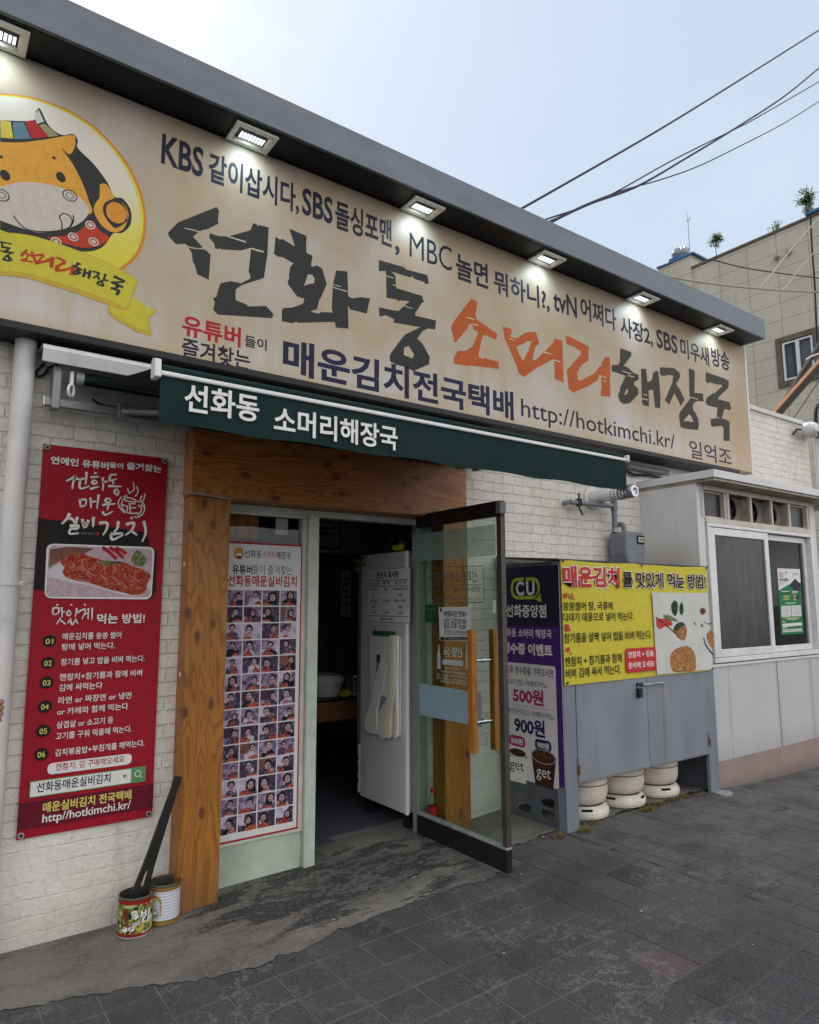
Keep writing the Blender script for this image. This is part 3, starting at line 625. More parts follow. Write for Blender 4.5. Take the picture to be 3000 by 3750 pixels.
A.text('선양', PX(XD, [(1000, 1290), (905, 1290)], CD), .062, 'frost_pale', 2, .03); A.text('Oak', PX(XD, [(890, 1285), (825, 1285)], CD), .040, 'frost_pale', 2)
A.line(*PX(XD, [(825, 1252), (900, 1252)], CD), .002, 'frost_pale', 2); A.line(*PX(XD, [(825, 1325), (900, 1325)], CD), .002, 'frost_pale', 2)
A.poly(PX(XD, [(822, 1352), (1002, 1362), (1002, 1412), (822, 1395)], CD), 'frost_pale', 2)
for yy, xa, xb, t in ((1437, 985, 850, '처음 만나는 순한 오크'), (1470, 1020, 810, '쌀증류원액에 오크향을 더한'), (1500, 1040, 770, '부드러운 소주의 새로운 기준'), (1530, 1050, 770, '산소숙성으로 더 맑은 맛을'), (1558, 1035, 805, '편안하게 즐겨보세요'),): A.text(t, PX(XD, [(xa, yy), (xb, yy-4)], CD), .016, 'frost_pale', 2, .01)
A.poly(PX(XD, [(1262, 832), (1292, 832), (1294, 948), (1264, 948)], CD), 'ink_white', 2)
A.build('print_and_reflection', door_o)
ns = thing('notice_sheet', 'white opening hours notice taped on the open glass door', 'notice', (XD, -.5, 1.35))
A = Art('X', XD-.0075); q = PX(XD, [(790, 895), (1072, 890), (1070, 1195), (800, 1185)], CD); A.poly(q, 'paper', 1); A.build('sheet', ns)
A = Art('X', XD-.0085)
A.text('<영업시간 안내>', PX(XD, [(828, 955), (1038, 950)], CD), .038, 'ink_black', 1, .03); A.text('시작 오전 07:00', PX(XD, [(833, 1018), (1032, 1014)], CD), .036, 'ink_black', 1); A.text('종료 오후 10:00', PX(XD, [(835, 1063), (1032, 1060)], CD), .036, 'ink_black', 1)
A.text('브레이크 타임 오후03:00-04:00', PX(XD, [(835, 1107), (1038, 1107)], CD), .018, 'ink_black', 1, .01); A.text('주말 및 공휴일은 브레이크타임 없이 운영합니다', PX(XD, [(838, 1132), (1040, 1132)], CD), .016, 'ink_black', 1, .0)
A.poly(PX(XD, [(806, 1155), (1070, 1157), (1070, 1188), (806, 1182)], CD), 'ink_black', 1); A.text('매 주 일요일은 정기휴일 입니다', PX(XD, [(838, 1170), (1040, 1173)], CD), .014, 'ink_white', 2, .0)
A.oval(PX(XD, [(812, 920)], CD)[0], .011, .016, 'ink_grey_text', 1)
A.build('lettering', ns)

# ================================================================ sign board
YS = -.22
sg = thing('shop_sign', 'long cream fascia sign with black and orange brush lettering above the awning', 'sign', (0, YS, 2.88))
b = B(); b.box(-2.2, 6.84, YS, .09, 2.875, 4.205, 'sign_face'); b.build('panel', sg)
b = B(); b.box(-2.2, 6.60, YS-.006, .0, 2.835, 2.873, 'black_trim'); b.build('bottom_trim', sg, .004)
b = B(); b.box(6.842, 6.875, YS-.004, .09, 2.86, 4.20, 'vinyl_white'); b.build('end_cap', sg, .004)
A = Art('Y', YS)
def T(t, ends, tb, mat, off=.02):
    A.text(t, ends, abs(tb[0][1]-tb[1][1]), mat, 2, off)
lat = PY(YS, [(594, 484), (591, 597)]); han = PY(YS, [(764, 552), (815, 690)]); 
for t, a, bb, hh in (('KBS', (592, 540), (745, 600), lat), ('같이삽시다,', (764, 605), (1096, 740), han), ('SBS', (1107, 728), (1219, 780), lat), ('돌싱포맨', (1228, 778), (1435, 862), han), ('MBC', (1500, 895), (1655, 950), lat), ('놀면', (1670, 974), (1788, 1012), han), ('뭐하니?,', (1808, 1025), (2013, 1110), han), ('tvN', (2026, 1095), (2113, 1130), lat), ('어쩌다', (2126, 1122), (2257, 1177), han), ('사장2,', (2272, 1190), (2391, 1240), han), ('SBS', (2404, 1238), (2481, 1264), lat), ('미우새', (2492, 1270), (2597, 1310), han), ('방송', (2605, 1300), (2672, 1330), han)):
    T(t, PY(YS, [a, bb]), hh, 'ink_navy2', .0 if 'M' in t else .026)
A.text(',', PY(YS, [(1447, 915), (1464, 922)]), .07, 'ink_navy2', 2, .02)
T('유튜버', PY(YS, [(667, 1190), (882, 1235)]), PY(YS, [(690, 1152), (690, 1230)]), 'ink_red', .03)
T('들이', PY(YS, [(896, 1249), (977, 1262)]), PY(YS, [(950, 1232), (950, 1275)]), 'ink_navy2')
T('즐겨찾는', PY(YS, [(666, 1272), (916, 1322)]), PY(YS, [(690, 1240), (690, 1315)]), 'ink_navy2', .02)
T('매운김치전국택배', PY(YS, [(1036, 1310), (1881, 1480)]), PY(YS, [(1128, 1262), (1128, 1391)]), 'ink_navy', .030)
T('http://hotkimchi.kr/', PY(YS, [(1909, 1512), (2472, 1618)]), PY(YS, [(2012, 1487), (2012, 1571)]), 'ink_navy2', .004)
T('일억조', PY(YS, [(2525, 1648), (2679, 1672)]), PY(YS, [(2571, 1613), (2571, 1678)]), 'ink_lilac', .012)
BR = {}
BR['seon'] = ([PY(YS, [(772,150),(808,205),(790,355),(802,392),(655,470),(560,490),(525,510),(495,522),(434,580),(436,595),(568,738),(545,750),(475,752),(452,745),(360,725),(315,690),(177,697),(80,590),(60,528),(205,378)], G1),
 PY(YS, [(358,745),(455,765),(585,770),(615,783),(684,850),(657,1215),(488,1135),(450,990),(425,950),(408,820)], G1),
 PY(YS, [(1310,388),(1360,402),(1375,435),(1398,415),(1533,450),(1517,830),(1465,1190),(1150,1290),(1050,1357),(1050,1512),(1205,1575),(1235,1605),(1497,1598),(1606,1720),(1582,1778),(790,1725),(722,1657),(745,1550),(720,1480),(765,1470),(825,1268),(975,1235),(1135,1265),(1265,1198),(1265,1150),(1240,1100),(1275,765),(1278,745),(1125,787),(830,770),(812,735),(808,768),(752,760),(735,680),(665,605),(670,533),(800,575),(880,580),(950,580),(1265,490)], G1)], [],
 [PY(YS, [(300,455),(525,505),(515,517),(297,465)], G1), PY(YS, [(940,575),(1202,655),(1195,674),(925,585)], G1), PY(YS, [(1275,748),(1460,797),(1458,820),(1270,766)], G1)])
BR['hwa'] = ([PY(YS, [(278,148),(530,255),(525,400),(530,500),(620,548),(600,660),(598,690),(622,705),(682,685),(762,735),(825,960),(735,1170),(722,1175),(685,1325),(600,1350),(595,1365),(712,1392),(735,1368),(912,1375),(900,1300),(912,1010),(912,965),(918,950),(965,758),(1128,775),(1140,1135),(1195,1168),(1320,1150),(1460,1168),(1410,1390),(1170,1330),(1135,1275),(1145,1612),(962,1595),(942,1512),(400,1525),(380,1508),(318,1533),(168,1502),(170,1330),(205,1308),(330,1300),(480,1245),(500,1170),(392,1140),(262,965),(255,905),(280,880),(272,840),(292,705),(340,655),(185,568),(115,558),(52,520),(78,265),(148,312),(178,298),(360,408)], G2)],
 [PY(YS, [(550,815),(615,825),(648,880),(642,945),(560,960),(495,985)], G2)], [PY(YS, [(908,960),(1040,992),(1040,1001),(908,969)], G2), PY(YS, [(908,998),(1127,1062),(1122,1074),(908,1010)], G2)])
BR['dong'] = ([PY(YS, [(150,208),(515,310),(550,345),(860,428),(882,555),(832,560),(808,530),(665,480),(638,440),(613,465),(330,375),(392,435),(398,580),(412,620),(780,730),(815,830),(785,825),(680,990),(688,1022),(988,1092),(975,1225),(865,1208),(790,1250),(712,1355),(790,1435),(895,1625),(885,1730),(655,1835),(555,1775),(405,1740),(315,1690),(307,1625),(325,1570),(530,1300),(760,1190),(368,1125),(365,1100),(382,1075),(250,1015),(160,1035),(152,900),(435,955),(600,808),(460,800),(435,805),(408,785),(262,760),(258,440),(252,370),(150,368)], G3)],
 [PY(YS, [(585,1462),(668,1590),(638,1647),(513,1595),(520,1490)], G3)], [PY(YS, [(254,430),(358,465),(355,476),(254,441)], G3), PY(YS, [(526,876),(642,912),(638,920),(520,883)], G3), PY(YS, [(350,566),(402,578),(402,590),(348,574)], G3)])
BR['so'] = ([PY(YS, [(418,140),(485,155),(515,195),(485,355),(500,435),(735,600),(785,630),(806,680),(782,735),(620,663),(588,690),(530,940),(535,990),(592,1018),(612,1002),(825,1055),(824,1162),(390,1110),(370,1118),(165,1085),(172,985),(225,900),(345,895),(450,825),(525,625),(455,585),(440,520),(440,490),(390,515),(365,580),(195,772),(165,755),(168,710),(124,565),(155,485)], G4)], [], [PY(YS, [(352,399),(475,436),(470,447),(352,410)], G4), PY(YS, [(438,500),(525,520),(522,531),(438,513)], G4)])
BR['meo'] = ([PY(YS, [(885,545),(1013,575),(1015,655),(985,660),(1000,690),(1080,718),(1225,625),(1368,617),(1420,780),(1360,845),(1318,1030),(1360,1035),(1475,925),(1615,785),(1638,712),(1756,747),(1775,1362),(1646,1309),(1636,1039),(1623,1014),(1430,1128),(1410,1128),(1190,1282),(1118,1228),(1110,1185),(975,850),(915,720)], G4)], [PY(YS, [(1085,835),(1205,785),(1240,757),(1300,752),(1303,770),(1268,850),(1262,910),(1245,912),(1188,1040),(1165,1030),(1095,870)], G4)],
 [PY(YS, [(980,714),(1062,738),(1060,748),(980,725)], G4), PY(YS, [(1485,907),(1597,940),(1593,951),(1475,920)], G4), PY(YS, [(318,705),(415,735),(413,747),(318,718)], G5)])
BR['ri'] = ([PY(YS, [(478,355),(560,375),(825,515),(818,725),(725,780),(658,885),(662,990),(695,1018),(910,905),(995,790),(1010,805),(1012,745),(1075,660),(1135,675),(1145,960),(1135,965),(1143,1255),(997,1237),(1000,1145),(1015,1130),(1008,950),(980,935),(945,1018),(790,1110),(640,1165),(595,1192),(530,1130),(503,865),(705,630),(705,585),(610,520),(500,480)], G5)], [], [PY(YS, [(975,928),(1090,967),(1086,976),(975,938)], G5), PY(YS, [(1040,1008),(1082,1018),(1075,1030),(1050,1026)], G5)])
BR['hae'] = ([PY(YS, [(1285,537),(1448,597),(1448,650),(1335,795),(1400,825),(1485,905),(1550,925),(1555,998),(1485,1035),(1490,1075),(1550,1135),(1555,1210),(1425,1345),(1330,1357),(1280,1320),(1250,1220),(1283,1160),(1280,1125),(1360,955),(1345,935),(1158,875),(1155,788),(1250,780),(1278,745)], G5)], [PY(YS, [(1385,1125),(1405,1165),(1385,1205),(1338,1225)], G5)], [PY(YS, [(1316,869),(1447,910),(1443,920),(1320,882)], G5), PY(YS, [(1395,933),(1492,956),(1490,966),(1395,944)], G5), PY(YS, [(188,970),(242,982),(240,992),(188,981)], G6), PY(YS, [(163,1030),(252,1050),(250,1062),(163,1043)], G6)])
BR['hae2'] = ([PY(YS, [(150,607),(195,597),(222,605),(240,710),(243,795),(300,775),(318,740),(322,665),(370,630),(407,640),(437,1020),(432,1182),(355,1165),(328,905),(262,915),(270,1155),(185,1135),(165,1095),(155,770)], G6)], [], [])
BR['jang'] = ([PY(YS, [(427,577),(635,590),(720,660),(722,720),(685,795),(668,800),(670,830),(725,910),(770,1010),(790,1050),(732,1142),(640,950),(565,1125),(500,1060),(610,800),(612,760),(630,700),(525,690),(512,708),(440,700),(428,660)], G6)], [], [])
BR['jang2'] = ([PY(YS, [(848,592),(915,612),(938,645),(932,950),(1058,965),(1068,1082),(990,1072),(940,1085),(908,1130),(915,1205),(950,1245),(990,1340),(1000,1430),(985,1498),(810,1480),(730,1455),(705,1280),(730,1220),(885,1020),(862,1000)], G6)], [PY(YS, [(855,1265),(890,1300),(920,1380),(800,1362),(790,1385),(780,1352)], G6)], [PY(YS, [(888,1014),(985,1041),(983,1051),(888,1026)], G6)])
BR['guk'] = ([PY(YS, [(1095,647),(1370,740),(1435,775),(1435,850),(1420,890),(1310,990),(1275,1045),(1450,1090),(1470,1190),(1455,1205),(1370,1187),(1335,1330),(1385,1335),(1447,1375),(1450,1655),(1358,1655),(1358,1465),(1335,1435),(1195,1450),(1170,1420),(1170,1335),(1250,1320),(1310,1328),(1258,1300),(1268,1170),(1120,1135),(1095,1080),(1110,1025),(1210,955),(1225,960),(1345,850),(1310,825),(1300,838),(1165,800),(1125,812),(1098,790)], G6)], [], [])
for k, (pl, hol, cut) in BR.items():
    mt = 'ink_vermilion' if k in ('so', 'meo', 'ri') else ('ink_brush' if k in ('seon', 'hwa', 'dong') else 'ink_brush2')
    for i, p in enumerate(pl): A.poly(p, mt, 2, hol if i == 0 else ())
    for p in cut: A.poly(p, 'ink_sign_cream', 3)
A.build('lettering', sg)
# round emblem with a cartoon ox over a yellow ribbon, partly outside the picture
A = Art('Y', YS)
rimp = PY(YS, [(0, 62), (230, 82), (420, 125), (690, 225), (960, 385), (1180, 590), (1350, 810), (1470, 1050), (1535, 1300), (1540, 1480), (1510, 1650), (1440, 1790), (1290, 1925)], E7)
zc = (min(p[1] for p in rimp)+max(p[1] for p in rimp))/2; cx = rimp[0][0]-.02
def smooth(pts, k=6):
    P = [Vector(p) for p in pts]; out = []
    for i in range(len(P)-1):
        p0, p1, p2, p3 = P[max(0, i-1)], P[i], P[i+1], P[min(len(P)-1, i+2)]
        for j in range(k):
            t = j/k; out.append(tuple(.5*((2*p1)+(p2-p0)*t+(2*p0-5*p1+4*p2-p3)*t*t+(3*p1-p0-3*p2+p3)*t**3)))
    return out+[tuple(P[-1])]
rs = smooth(rimp); mir = lambda L, c: [(2*c-p[0], p[1]) for p in L]
disc = rs+list(reversed(mir(rs, cx)))
A.poly(disc, 'ink_logo_rim', 1)
shr = lambda L, k, c: [(c[0]+(p[0]-c[0])*k, c[1]+(p[1]-c[1])*k) for p in L]
cc = (cx, zc)
A.poly(shr(disc, .978, cc), 'ink_logo_yellow', 2)
A.poly(shr(disc, .955, (cx, zc)), 'print_emblem', 3)
E_ = lambda pts: smooth(PY(YS, pts, E7), 4)
A.poly(E_([(0, 345), (345, 350), (375, 260), (405, 222), (430, 240), (520, 410), (650, 500), (770, 490), (820, 560), (820, 640), (980, 800), (1130, 1000), (1200, 1150), (1290, 1170), (1375, 1290), (1375, 1440), (1290, 1530), (1190, 1540), (1080, 1680), (900, 1730), (650, 1690), (300, 1600), (0, 1500)]), 'ink_brush', 5)
A.poly(E_([(0, 575), (220, 580), (500, 545), (760, 500), (795, 560), (780, 650), (725, 705), (640, 630), (760, 800), (860, 990), (930, 1180), (960, 1330), (700, 1320), (300, 1240), (0, 1240)]), 'ink_logo_gold', 6)
A.poly(E_([(0, 1050), (180, 1005), (400, 1005), (640, 1055), (820, 1150), (920, 1250), (930, 1330), (840, 1430), (650, 1505), (420, 1528), (250, 1490), (0, 1400)]), 'ink_muzzle', 7)
for c_, rx, rz in (((0, 360), 0, 0),): pass
for q, mt in ((((5, 345), (112, 362), (140, 540), (8, 530)), 'ink_tile_yellow'), (((132, 366), (250, 370), (325, 540), (150, 545)), 'ink_tile_blue'), (((265, 358), (350, 345), (505, 520), (330, 540)), 'ink_tile_red'), (((410, 400), (470, 380), (615, 508), (515, 522)), 'ink_tile_olive'), (((355, 300), (405, 235), (465, 360), (390, 385)), 'ink_muzzle')): A.poly(PY(YS, q, E7), mt, 6)
for q in ((52, 925), (640, 945)): A.oval(PY(YS, [q], E7)[0], .021, .026, 'ink_brush', 8, rot=.4)
for q in ((10, 732), (567, 742)): A.oval(PY(YS, [q], E7)[0], .008, .008, 'ink_brush', 8)
for q in ((15, 1135), (735, 1140)):
    c_ = PY(YS, [q], E7)[0]; A.oval(c_, .034, .030, 'ink_brush', 8, hole=.84); A.oval(c_, .018, .016, 'ink_brush', 8, hole=.8)
A.poly(E_([(1050, 1020), (1120, 1020), (1190, 1140), (1195, 1170), (1100, 1220), (1090, 1330), (1170, 1450), (1230, 1480), (1340, 1400), (1345, 1300), (1280, 1200), (1330, 1290), (1340, 1400), (1290, 1500), (1180, 1525), (1060, 1440), (990, 1310), (1000, 1230), (1050, 1160)]), 'ink_logo_gold', 6)
A.oval(PY(YS, [(1225, 1320)], E7)[0], .050, .056, 'ink_logo_orange', 7)
A.path(E_([(140, 1350), (200, 1430), (300, 1500), (500, 1520), (700, 1490), (770, 1420), (770, 1345)]), .006, 'ink_brush', 8)
A.path(E_([(650, 1500), (650, 1420), (625, 1370), (660, 1330), (720, 1345), (760, 1400), (740, 1470)]), .006, 'ink_brush', 8)
A.poly(E_([(490, 1575), (700, 1560), (850, 1500), (960, 1400), (1040, 1500), (1150, 1580), (1080, 1650), (900, 1690), (700, 1650), (600, 1620)]), 'ink_logo_red', 6)
for q in ((950, 1450), (770, 1575), (985, 1625), (590, 1625)):
    c_ = PY(YS, [q], E7)[0]; A.oval(c_, .024, .022, 'ink_muzzle', 7, hole=.72); A.oval(c_, .011, .010, 'ink_muzzle', 7)
rt_ = smooth(PY(YS, [(-700, 60), (-300, -10), (0, 0), (300, 30), (600, 115), (850, 205), (1150, 325), (1350, 440), (1455, 508)], E8)); rb_ = smooth(PY(YS, [(-700, 520), (-300, 460), (0, 455), (300, 490), (600, 580), (850, 660), (1150, 770), (1300, 825), (1345, 825)], E8))
A.poly(PY(YS, [(1140, 775), (1420, 690), (1560, 790), (1660, 828), (1560, 905), (1600, 1090), (1450, 1060), (1230, 930), (1135, 850)], E8), 'ink_ribbon_edge', 6)
A.poly(PY(YS, [(1160, 785), (1420, 690), (1560, 790), (1640, 828), (1545, 900), (1560, 1040), (1450, 1015), (1250, 900), (1160, 830)], E8), 'ink_ribbon', 7)
A.poly(rt_+list(reversed(rb_)), 'ink_ribbon_edge', 8)
A.poly(smooth(PY(YS, [(-700, 66), (-300, -4), (0, 6), (300, 38), (600, 122), (850, 215), (1150, 335), (1350, 450), (1440, 508)], E8))+list(reversed(smooth(PY(YS, [(-700, 470), (-300, 410), (0, 405), (300, 440), (600, 530), (850, 605), (1150, 715), (1300, 790), (1330, 800)], E8)))), 'ink_ribbon', 9)
ML = [10]
def mini(keys, c, size, rot, mt):
    ML[0] += 1
    pts = [p for k in keys for q in BR[k][0] for p in q]; x0 = min(p[0] for p in pts); x1 = max(p[0] for p in pts); z0 = min(p[1] for p in pts); z1 = max(p[1] for p in pts); s = size/(z1-z0); ca, sa = math.cos(rot), math.sin(rot)
    f = lambda p: (c[0]+((p[0]-(x0+x1)/2)*ca*.95-(p[1]-(z0+z1)/2)*sa)*s, c[1]+((p[0]-(x0+x1)/2)*sa*.95+(p[1]-(z0+z1)/2)*ca)*s)
    for k in keys:
        for i, q in enumerate(BR[k][0]): A.poly([f(p) for p in q], mt, ML[0], [[f(p) for p in h] for h in BR[k][1]] if i == 0 else ())
for ks, q, sz, ro, mt in ((['dong'], (70, 210), .095, .08, 'ink_brush'), (['so'], (280, 250), .066, 0, 'ink_logo_red'), (['meo', 'ri'], (555, 325), .078, -.08, 'ink_logo_red'), (['hae', 'hae2'], (855, 405), .070, -.14, 'ink_brush'), (['jang', 'jang2'], (1050, 490), .074, -.18, 'ink_brush'), (['guk'], (1228, 565), .095, -.25, 'ink_brush')): mini(ks, PY(YS, [q], E8)[0], sz, ro, mt)
mini(['hwa'], (PY(YS, [(70, 210)], E8)[0][0]-.13, PY(YS, [(70, 210)], E8)[0][1]-.005), .09, .1, 'ink_brush')
A.build('emblem', sg)

# ================================================================ sign canopy and its six lit floodlights
cp = thing('sign_canopy', 'dark grey metal canopy projecting along the top of the cream sign', 'canopy', (0, -.3, 4.2))
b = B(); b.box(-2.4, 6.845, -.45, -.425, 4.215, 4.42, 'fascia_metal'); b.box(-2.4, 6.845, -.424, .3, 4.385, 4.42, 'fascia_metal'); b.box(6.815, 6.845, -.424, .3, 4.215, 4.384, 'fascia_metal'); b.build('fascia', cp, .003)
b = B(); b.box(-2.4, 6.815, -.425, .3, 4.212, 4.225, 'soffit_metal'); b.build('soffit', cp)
cx_ = [p[0] for p in PZ(4.2, [(28, 160), (925, 505), (1542, 770), (1997, 955), (2352, 1097), (2640, 1208)])]
cx_ = [.135]+cx_[1:]
def lamp(x):
    t = thing('floodlight', '', 'floodlight', (x, -.315, 4.21), 'floodlights under the sign canopy')
    b = B(); w, d = .125, .09; z = 4.205
    b.prism([(x-w, -.315-d), (x+w, -.315-d), (x+w, -.315+d), (x-w, -.315+d)], 'z', z-.012, z+.004, 'lamp_frame', [[(x-w+.03, -.315-d+.03), (x+w-.03, -.315-d+.03), (x+w-.03, -.315+d-.03), (x-w+.03, -.315+d-.03)]]); b.build('frame', t, .004)
    b = B(); a0 = [(x-w+.03, -.345+.0, z-.010), (x+w-.03, -.345, z-.010), (x+w-.03, -.255, z-.010), (x-w+.03, -.255, z-.010)]
    b.add([(x-w+.03, -.375, z-.011), (x+w-.03, -.375, z-.011), (x+w-.03, -.255, z-.011), (x-w+.03, -.255, z-.011), (x-w+.05, -.33, z+.03), (x+w-.05, -.33, z+.03), (x+w-.05, -.27, z+.03), (x-w+.05, -.27, z+.03)], [(0, 1, 5, 4), (1, 2, 6, 5), (2, 3, 7, 6), (3, 0, 4, 7), (4, 5, 6, 7)], 'lamp_reflector'); b.build('reflector', t)
    b = B()
    for i in range(8):
        xx = x-.066+i*.0185; b.box(xx, xx+.013, -.325, -.272, z+.004, z+.012, 'lamp_lit')
    b.build('tube', t)
    ld = bpy.data.lights.new('floodlight_glow', 'SPOT'); ld.energy = 5; ld.spot_size = R(150); ld.spot_blend = 1.; ld.shadow_soft_size = .05; ld.color = (.66, .86, 1)
    lo = bpy.data.objects.new('floodlight_glow', ld); COL.objects.link(lo); lo.parent = t; lo.location = (0, -.03, -.03); lo.rotation_euler = (R(30), 0, 0)
    return t
L0 = lamp(cx_[0])
for i, x in enumerate(cx_):
    if i == 0: o = L0
    else:
        o = L0.copy(); COL.objects.link(o); o.location.x = x
        for ch in list(L0.children):
            c2 = ch.copy(); COL.objects.link(c2); c2.parent = o
    o['label'] = ['lit floodlight above the ox emblem, cut by the left picture edge', 'second lit floodlight from the left, above the letters KBS', 'lit floodlight above the gap before the letters MBC', 'lit floodlight above the question mark in the top line of the sign', 'lit floodlight above the middle of the orange and dark brush lettering end', 'lit floodlight nearest the right end of the canopy'][i]
    o['group'] = 'floodlights under the sign canopy'
L0.children[0]
# ================================================================ retractable awning
aw = thing('awning', 'dark green retractable awning with white lettering stretched over the doorway', 'awning', (1.9, -.12, 2.7))
xa, xb = .635, 3.205; YF = -1.385
b = B()
fab = []
for i in range(13):
    t = i/12; y = -.165+(YF+.165)*t; z = 2.662+(2.384-2.662)*t-.012*math.sin(math.pi*t)
    fab.append((y, z))
for k in range(12):
    (ya, za), (yb, zb) = fab[k], fab[k+1]
    b.add([(xa, ya, za), (xb, ya, za), (xb, yb, zb), (xa, yb, zb)], [(0, 1, 2, 3)], 'awning_cloth'); 
b.build('canopy_cloth', aw, 0, True)
b = B(); n_ = 60; vs = []; fs = []
for i in range(n_+1):
    x = xa+.012+(xb-xa-.02)*i/n_; w = .004*math.sin(i*.9)+.003*math.sin(i*.37+1)
    vs += [(x, YF-.012, 2.354), (x, YF-.016+w*.4, 2.28), (x, YF-.012+w, 2.187+.004*math.sin(i*.55))]
for i in range(n_):
    for j in range(2): fs.append((i*3+j, i*3+3+j, i*3+4+j, i*3+1+j))
b.add(vs, fs, 'awning_cloth'); b.build('valance', aw, 0, True)
b = B(); b.box(xa+.01, xb, YF-.022, YF+.012, 2.353, 2.371, 'white_metal'); 
b.prism([(YF-.030, 2.342), (YF+.022, 2.342), (YF+.026, 2.405), (YF+.008, 2.418), (YF-.025, 2.408)], 'x', xa-.012, xa+.012, 'white_metal'); b.prism([(YF-.03, 2.350), (YF+.02, 2.350), (YF+.02, 2.39), (YF-.03, 2.39)], 'x', xb, xb+.015, 'white_metal'); b.build('front_bar', aw, .005)
b = B(); b.tube([(xa+.02, YF+.0, 2.381), (xb-.02, YF+.0, 2.381)], .017, 'awning_cloth', 12); b.build('cloth_roll', aw, 0, True)
A = Art('Y', YF-.021)
A.text('선화동', PY(YF-.02, [(675, 1452), (949, 1500)]), .104, 'ink_white', 1, .022); A.text('소머리해장국', PY(YF-.02, [(1003, 1540), (1456, 1602)]), .104, 'ink_white', 1, .022)
A.build('lettering', aw)
# cassette hood, torsion bar, brackets, crank ring, folding arms
b = B(); b.prism([(-.03, 2.82), (-.20, 2.80), (-.225, 2.775), (-.205, 2.715), (-.20, 2.715), (-.215, 2.772), (-.19, 2.79), (-.03, 2.81)], 'x', .425, 3.35, 'white_metal'); b.build('hood', aw, .002)
b = B(); b.tube([(.62, -.13, 2.68), (3.25, -.13, 2.68)], .032, 'awning_lining', 14); b.tube([(.585, -.13, 2.68), (.62, -.13, 2.68)], .036, 'galvanised', 14); b.build('roller', aw, 0, True)
b = B(); b.box(.46, 3.3, -.125, -.085, 2.525, 2.565, 'grey_metal'); b.box(.452, .46, -.128, -.082, 2.522, 2.568, 'white_metal'); b.build('torsion_bar', aw, .003)
for x in (.485, 3.22):
    b = B(); b.prism([(-.145, 2.51), (-.07, 2.51), (-.06, 2.62), (-.05, 2.72), (-.15, 2.72), (-.15, 2.65)], 'x', x, x+.035, 'grey_metal'); b.tube([(x-.006, -.10, 2.625), (x, -.10, 2.625)], .008, 'galvanised', 10); b.build('bracket', aw, .003)
b = B(); b.tube([(.565, -.155, 2.70), (.565, -.155, 2.63)], .010, 'white_metal', 10); b.tube([(.565+.014*math.cos(t), -.155+.012*math.cos(t), 2.605+.03*math.sin(t)) for t in [2*math.pi*k/20 for k in range(21)]], .0075, 'white_metal', 8, False); b.build('crank_eye', aw, 0, True)
for x, s in ((.80, 1), (3.05, -1)):
    b = B(); b.box(x-.01, x+.045, -.16, -.075, 2.505, 2.585, 'grey_metal'); b.tube([(x, -.13, 2.545), (x+s*.52, -.76, 2.47)], .02, 'grey_metal', 8); b.tube([(x+s*.52, -.76, 2.47), (x+s*.16, YF+.03, 2.378)], .016, 'white_metal', 8); b.build('folding_arm', aw, .002)

# ================================================================ downpipe
dp = thing('downpipe', 'thick white plastic downpipe running up the wall at the left edge of the photo', 'pipe', (.365, -.085, 0))
b = B(); b.tube([(.365, -.085, .03), (.365, -.085, 1.62), (.365, -.085, 2.86)], .047, 'pvc_pipe', 28); b.tube([(.365, -.085, 1.50), (.365, -.085, 1.62)], .0495, 'pvc_pipe', 28); b.build('tube', dp, 0, True)
b = B(); b.tube([(.365, -.085, 1.655), (.365, -.085, 1.675)], .052, 'pvc_pipe', 28); b.box(.40, .43, -.115, -.09, 1.656, 1.676, 'pvc_pipe'); b.tube([(.428, -.13, 1.666), (.428, -.08, 1.666)], .006, 'galvanised', 8); b.box(.355, .375, -.05, -.0, 1.656, 1.676, 'pvc_pipe'); b.build('clip', dp, 0, True)
b = B(); b.prism([(.28, 2.857), (.455, 2.857), (.44, 2.872), (.30, 2.872)], 'y', -.15, -.03, 'white_metal'); b.build('top_flange', dp)

# loose cables clipped along the wall
def cable(name, pts, r, mat, label, group=None, k=6):
    P = [Vector(p) for p in pts]; out = []
    for i in range(len(P)-1):
        p0, p1, p2, p3 = P[max(0, i-1)], P[i], P[i+1], P[min(len(P)-1, i+2)]
        for j in range(k):
            t = j/k; out.append(.5*((2*p1)+(p2-p0)*t+(2*p0-5*p1+4*p2-p3)*t*t+(3*p1-p0-3*p2+p3)*t**3))
    out.append(P[-1]); b = B(); b.tube(out, r, mat, 6); o = b.build(name, None, 0, True); return tag(o, label, 'cable', group)
c3 = lambda Y, L: [(x, Y, z) for x, z in L]
cable('cable', c3(-.012, PY(-.012, [(330, 500), (480, 345), (560, 330), (640, 360)], W7))[:2]+c3(-.012, PY(-.012, [(860, 650), (960, 700), (1100, 725), (1250, 780), (1440, 828), (1600, 850), (1690, 890)], W7)), .006, 'cable_black', 'dark cable looping along the bricks below the awning bar to the timber beam') if False else None
cable('cable', c3(-.012, PY(-.012, [(830, 640), (900, 690), (1000, 712), (1120, 730), (1250, 785), (1430, 828), (1600, 850), (1685, 880)], W7)), .0055, 'cable_black', 'dark cable sagging along the bricks under the awning bar towards the timber beam')
cable('cable', c3(-.02, PY(-.02, [(520, 335), (440, 360), (400, 420), (350, 438), (326, 420), (340, 380), (405, 318)], W7)), .006, 'cable_black', 'black cable loop hanging under the left end of the awning hood')
cable('cable', c3(-.013, PY(-.013, [(1690, 640), (1672, 760), (1662, 920), (1660, 1060)], Q4))+[(1.175, -.135, 2.150), (1.21, -.136, 2.158), (1.30, -.136, 2.150), (1.407, -.136, 2.143)], .005, 'cable_pale', 'pale cable running down beside the timber beam and across the left post')
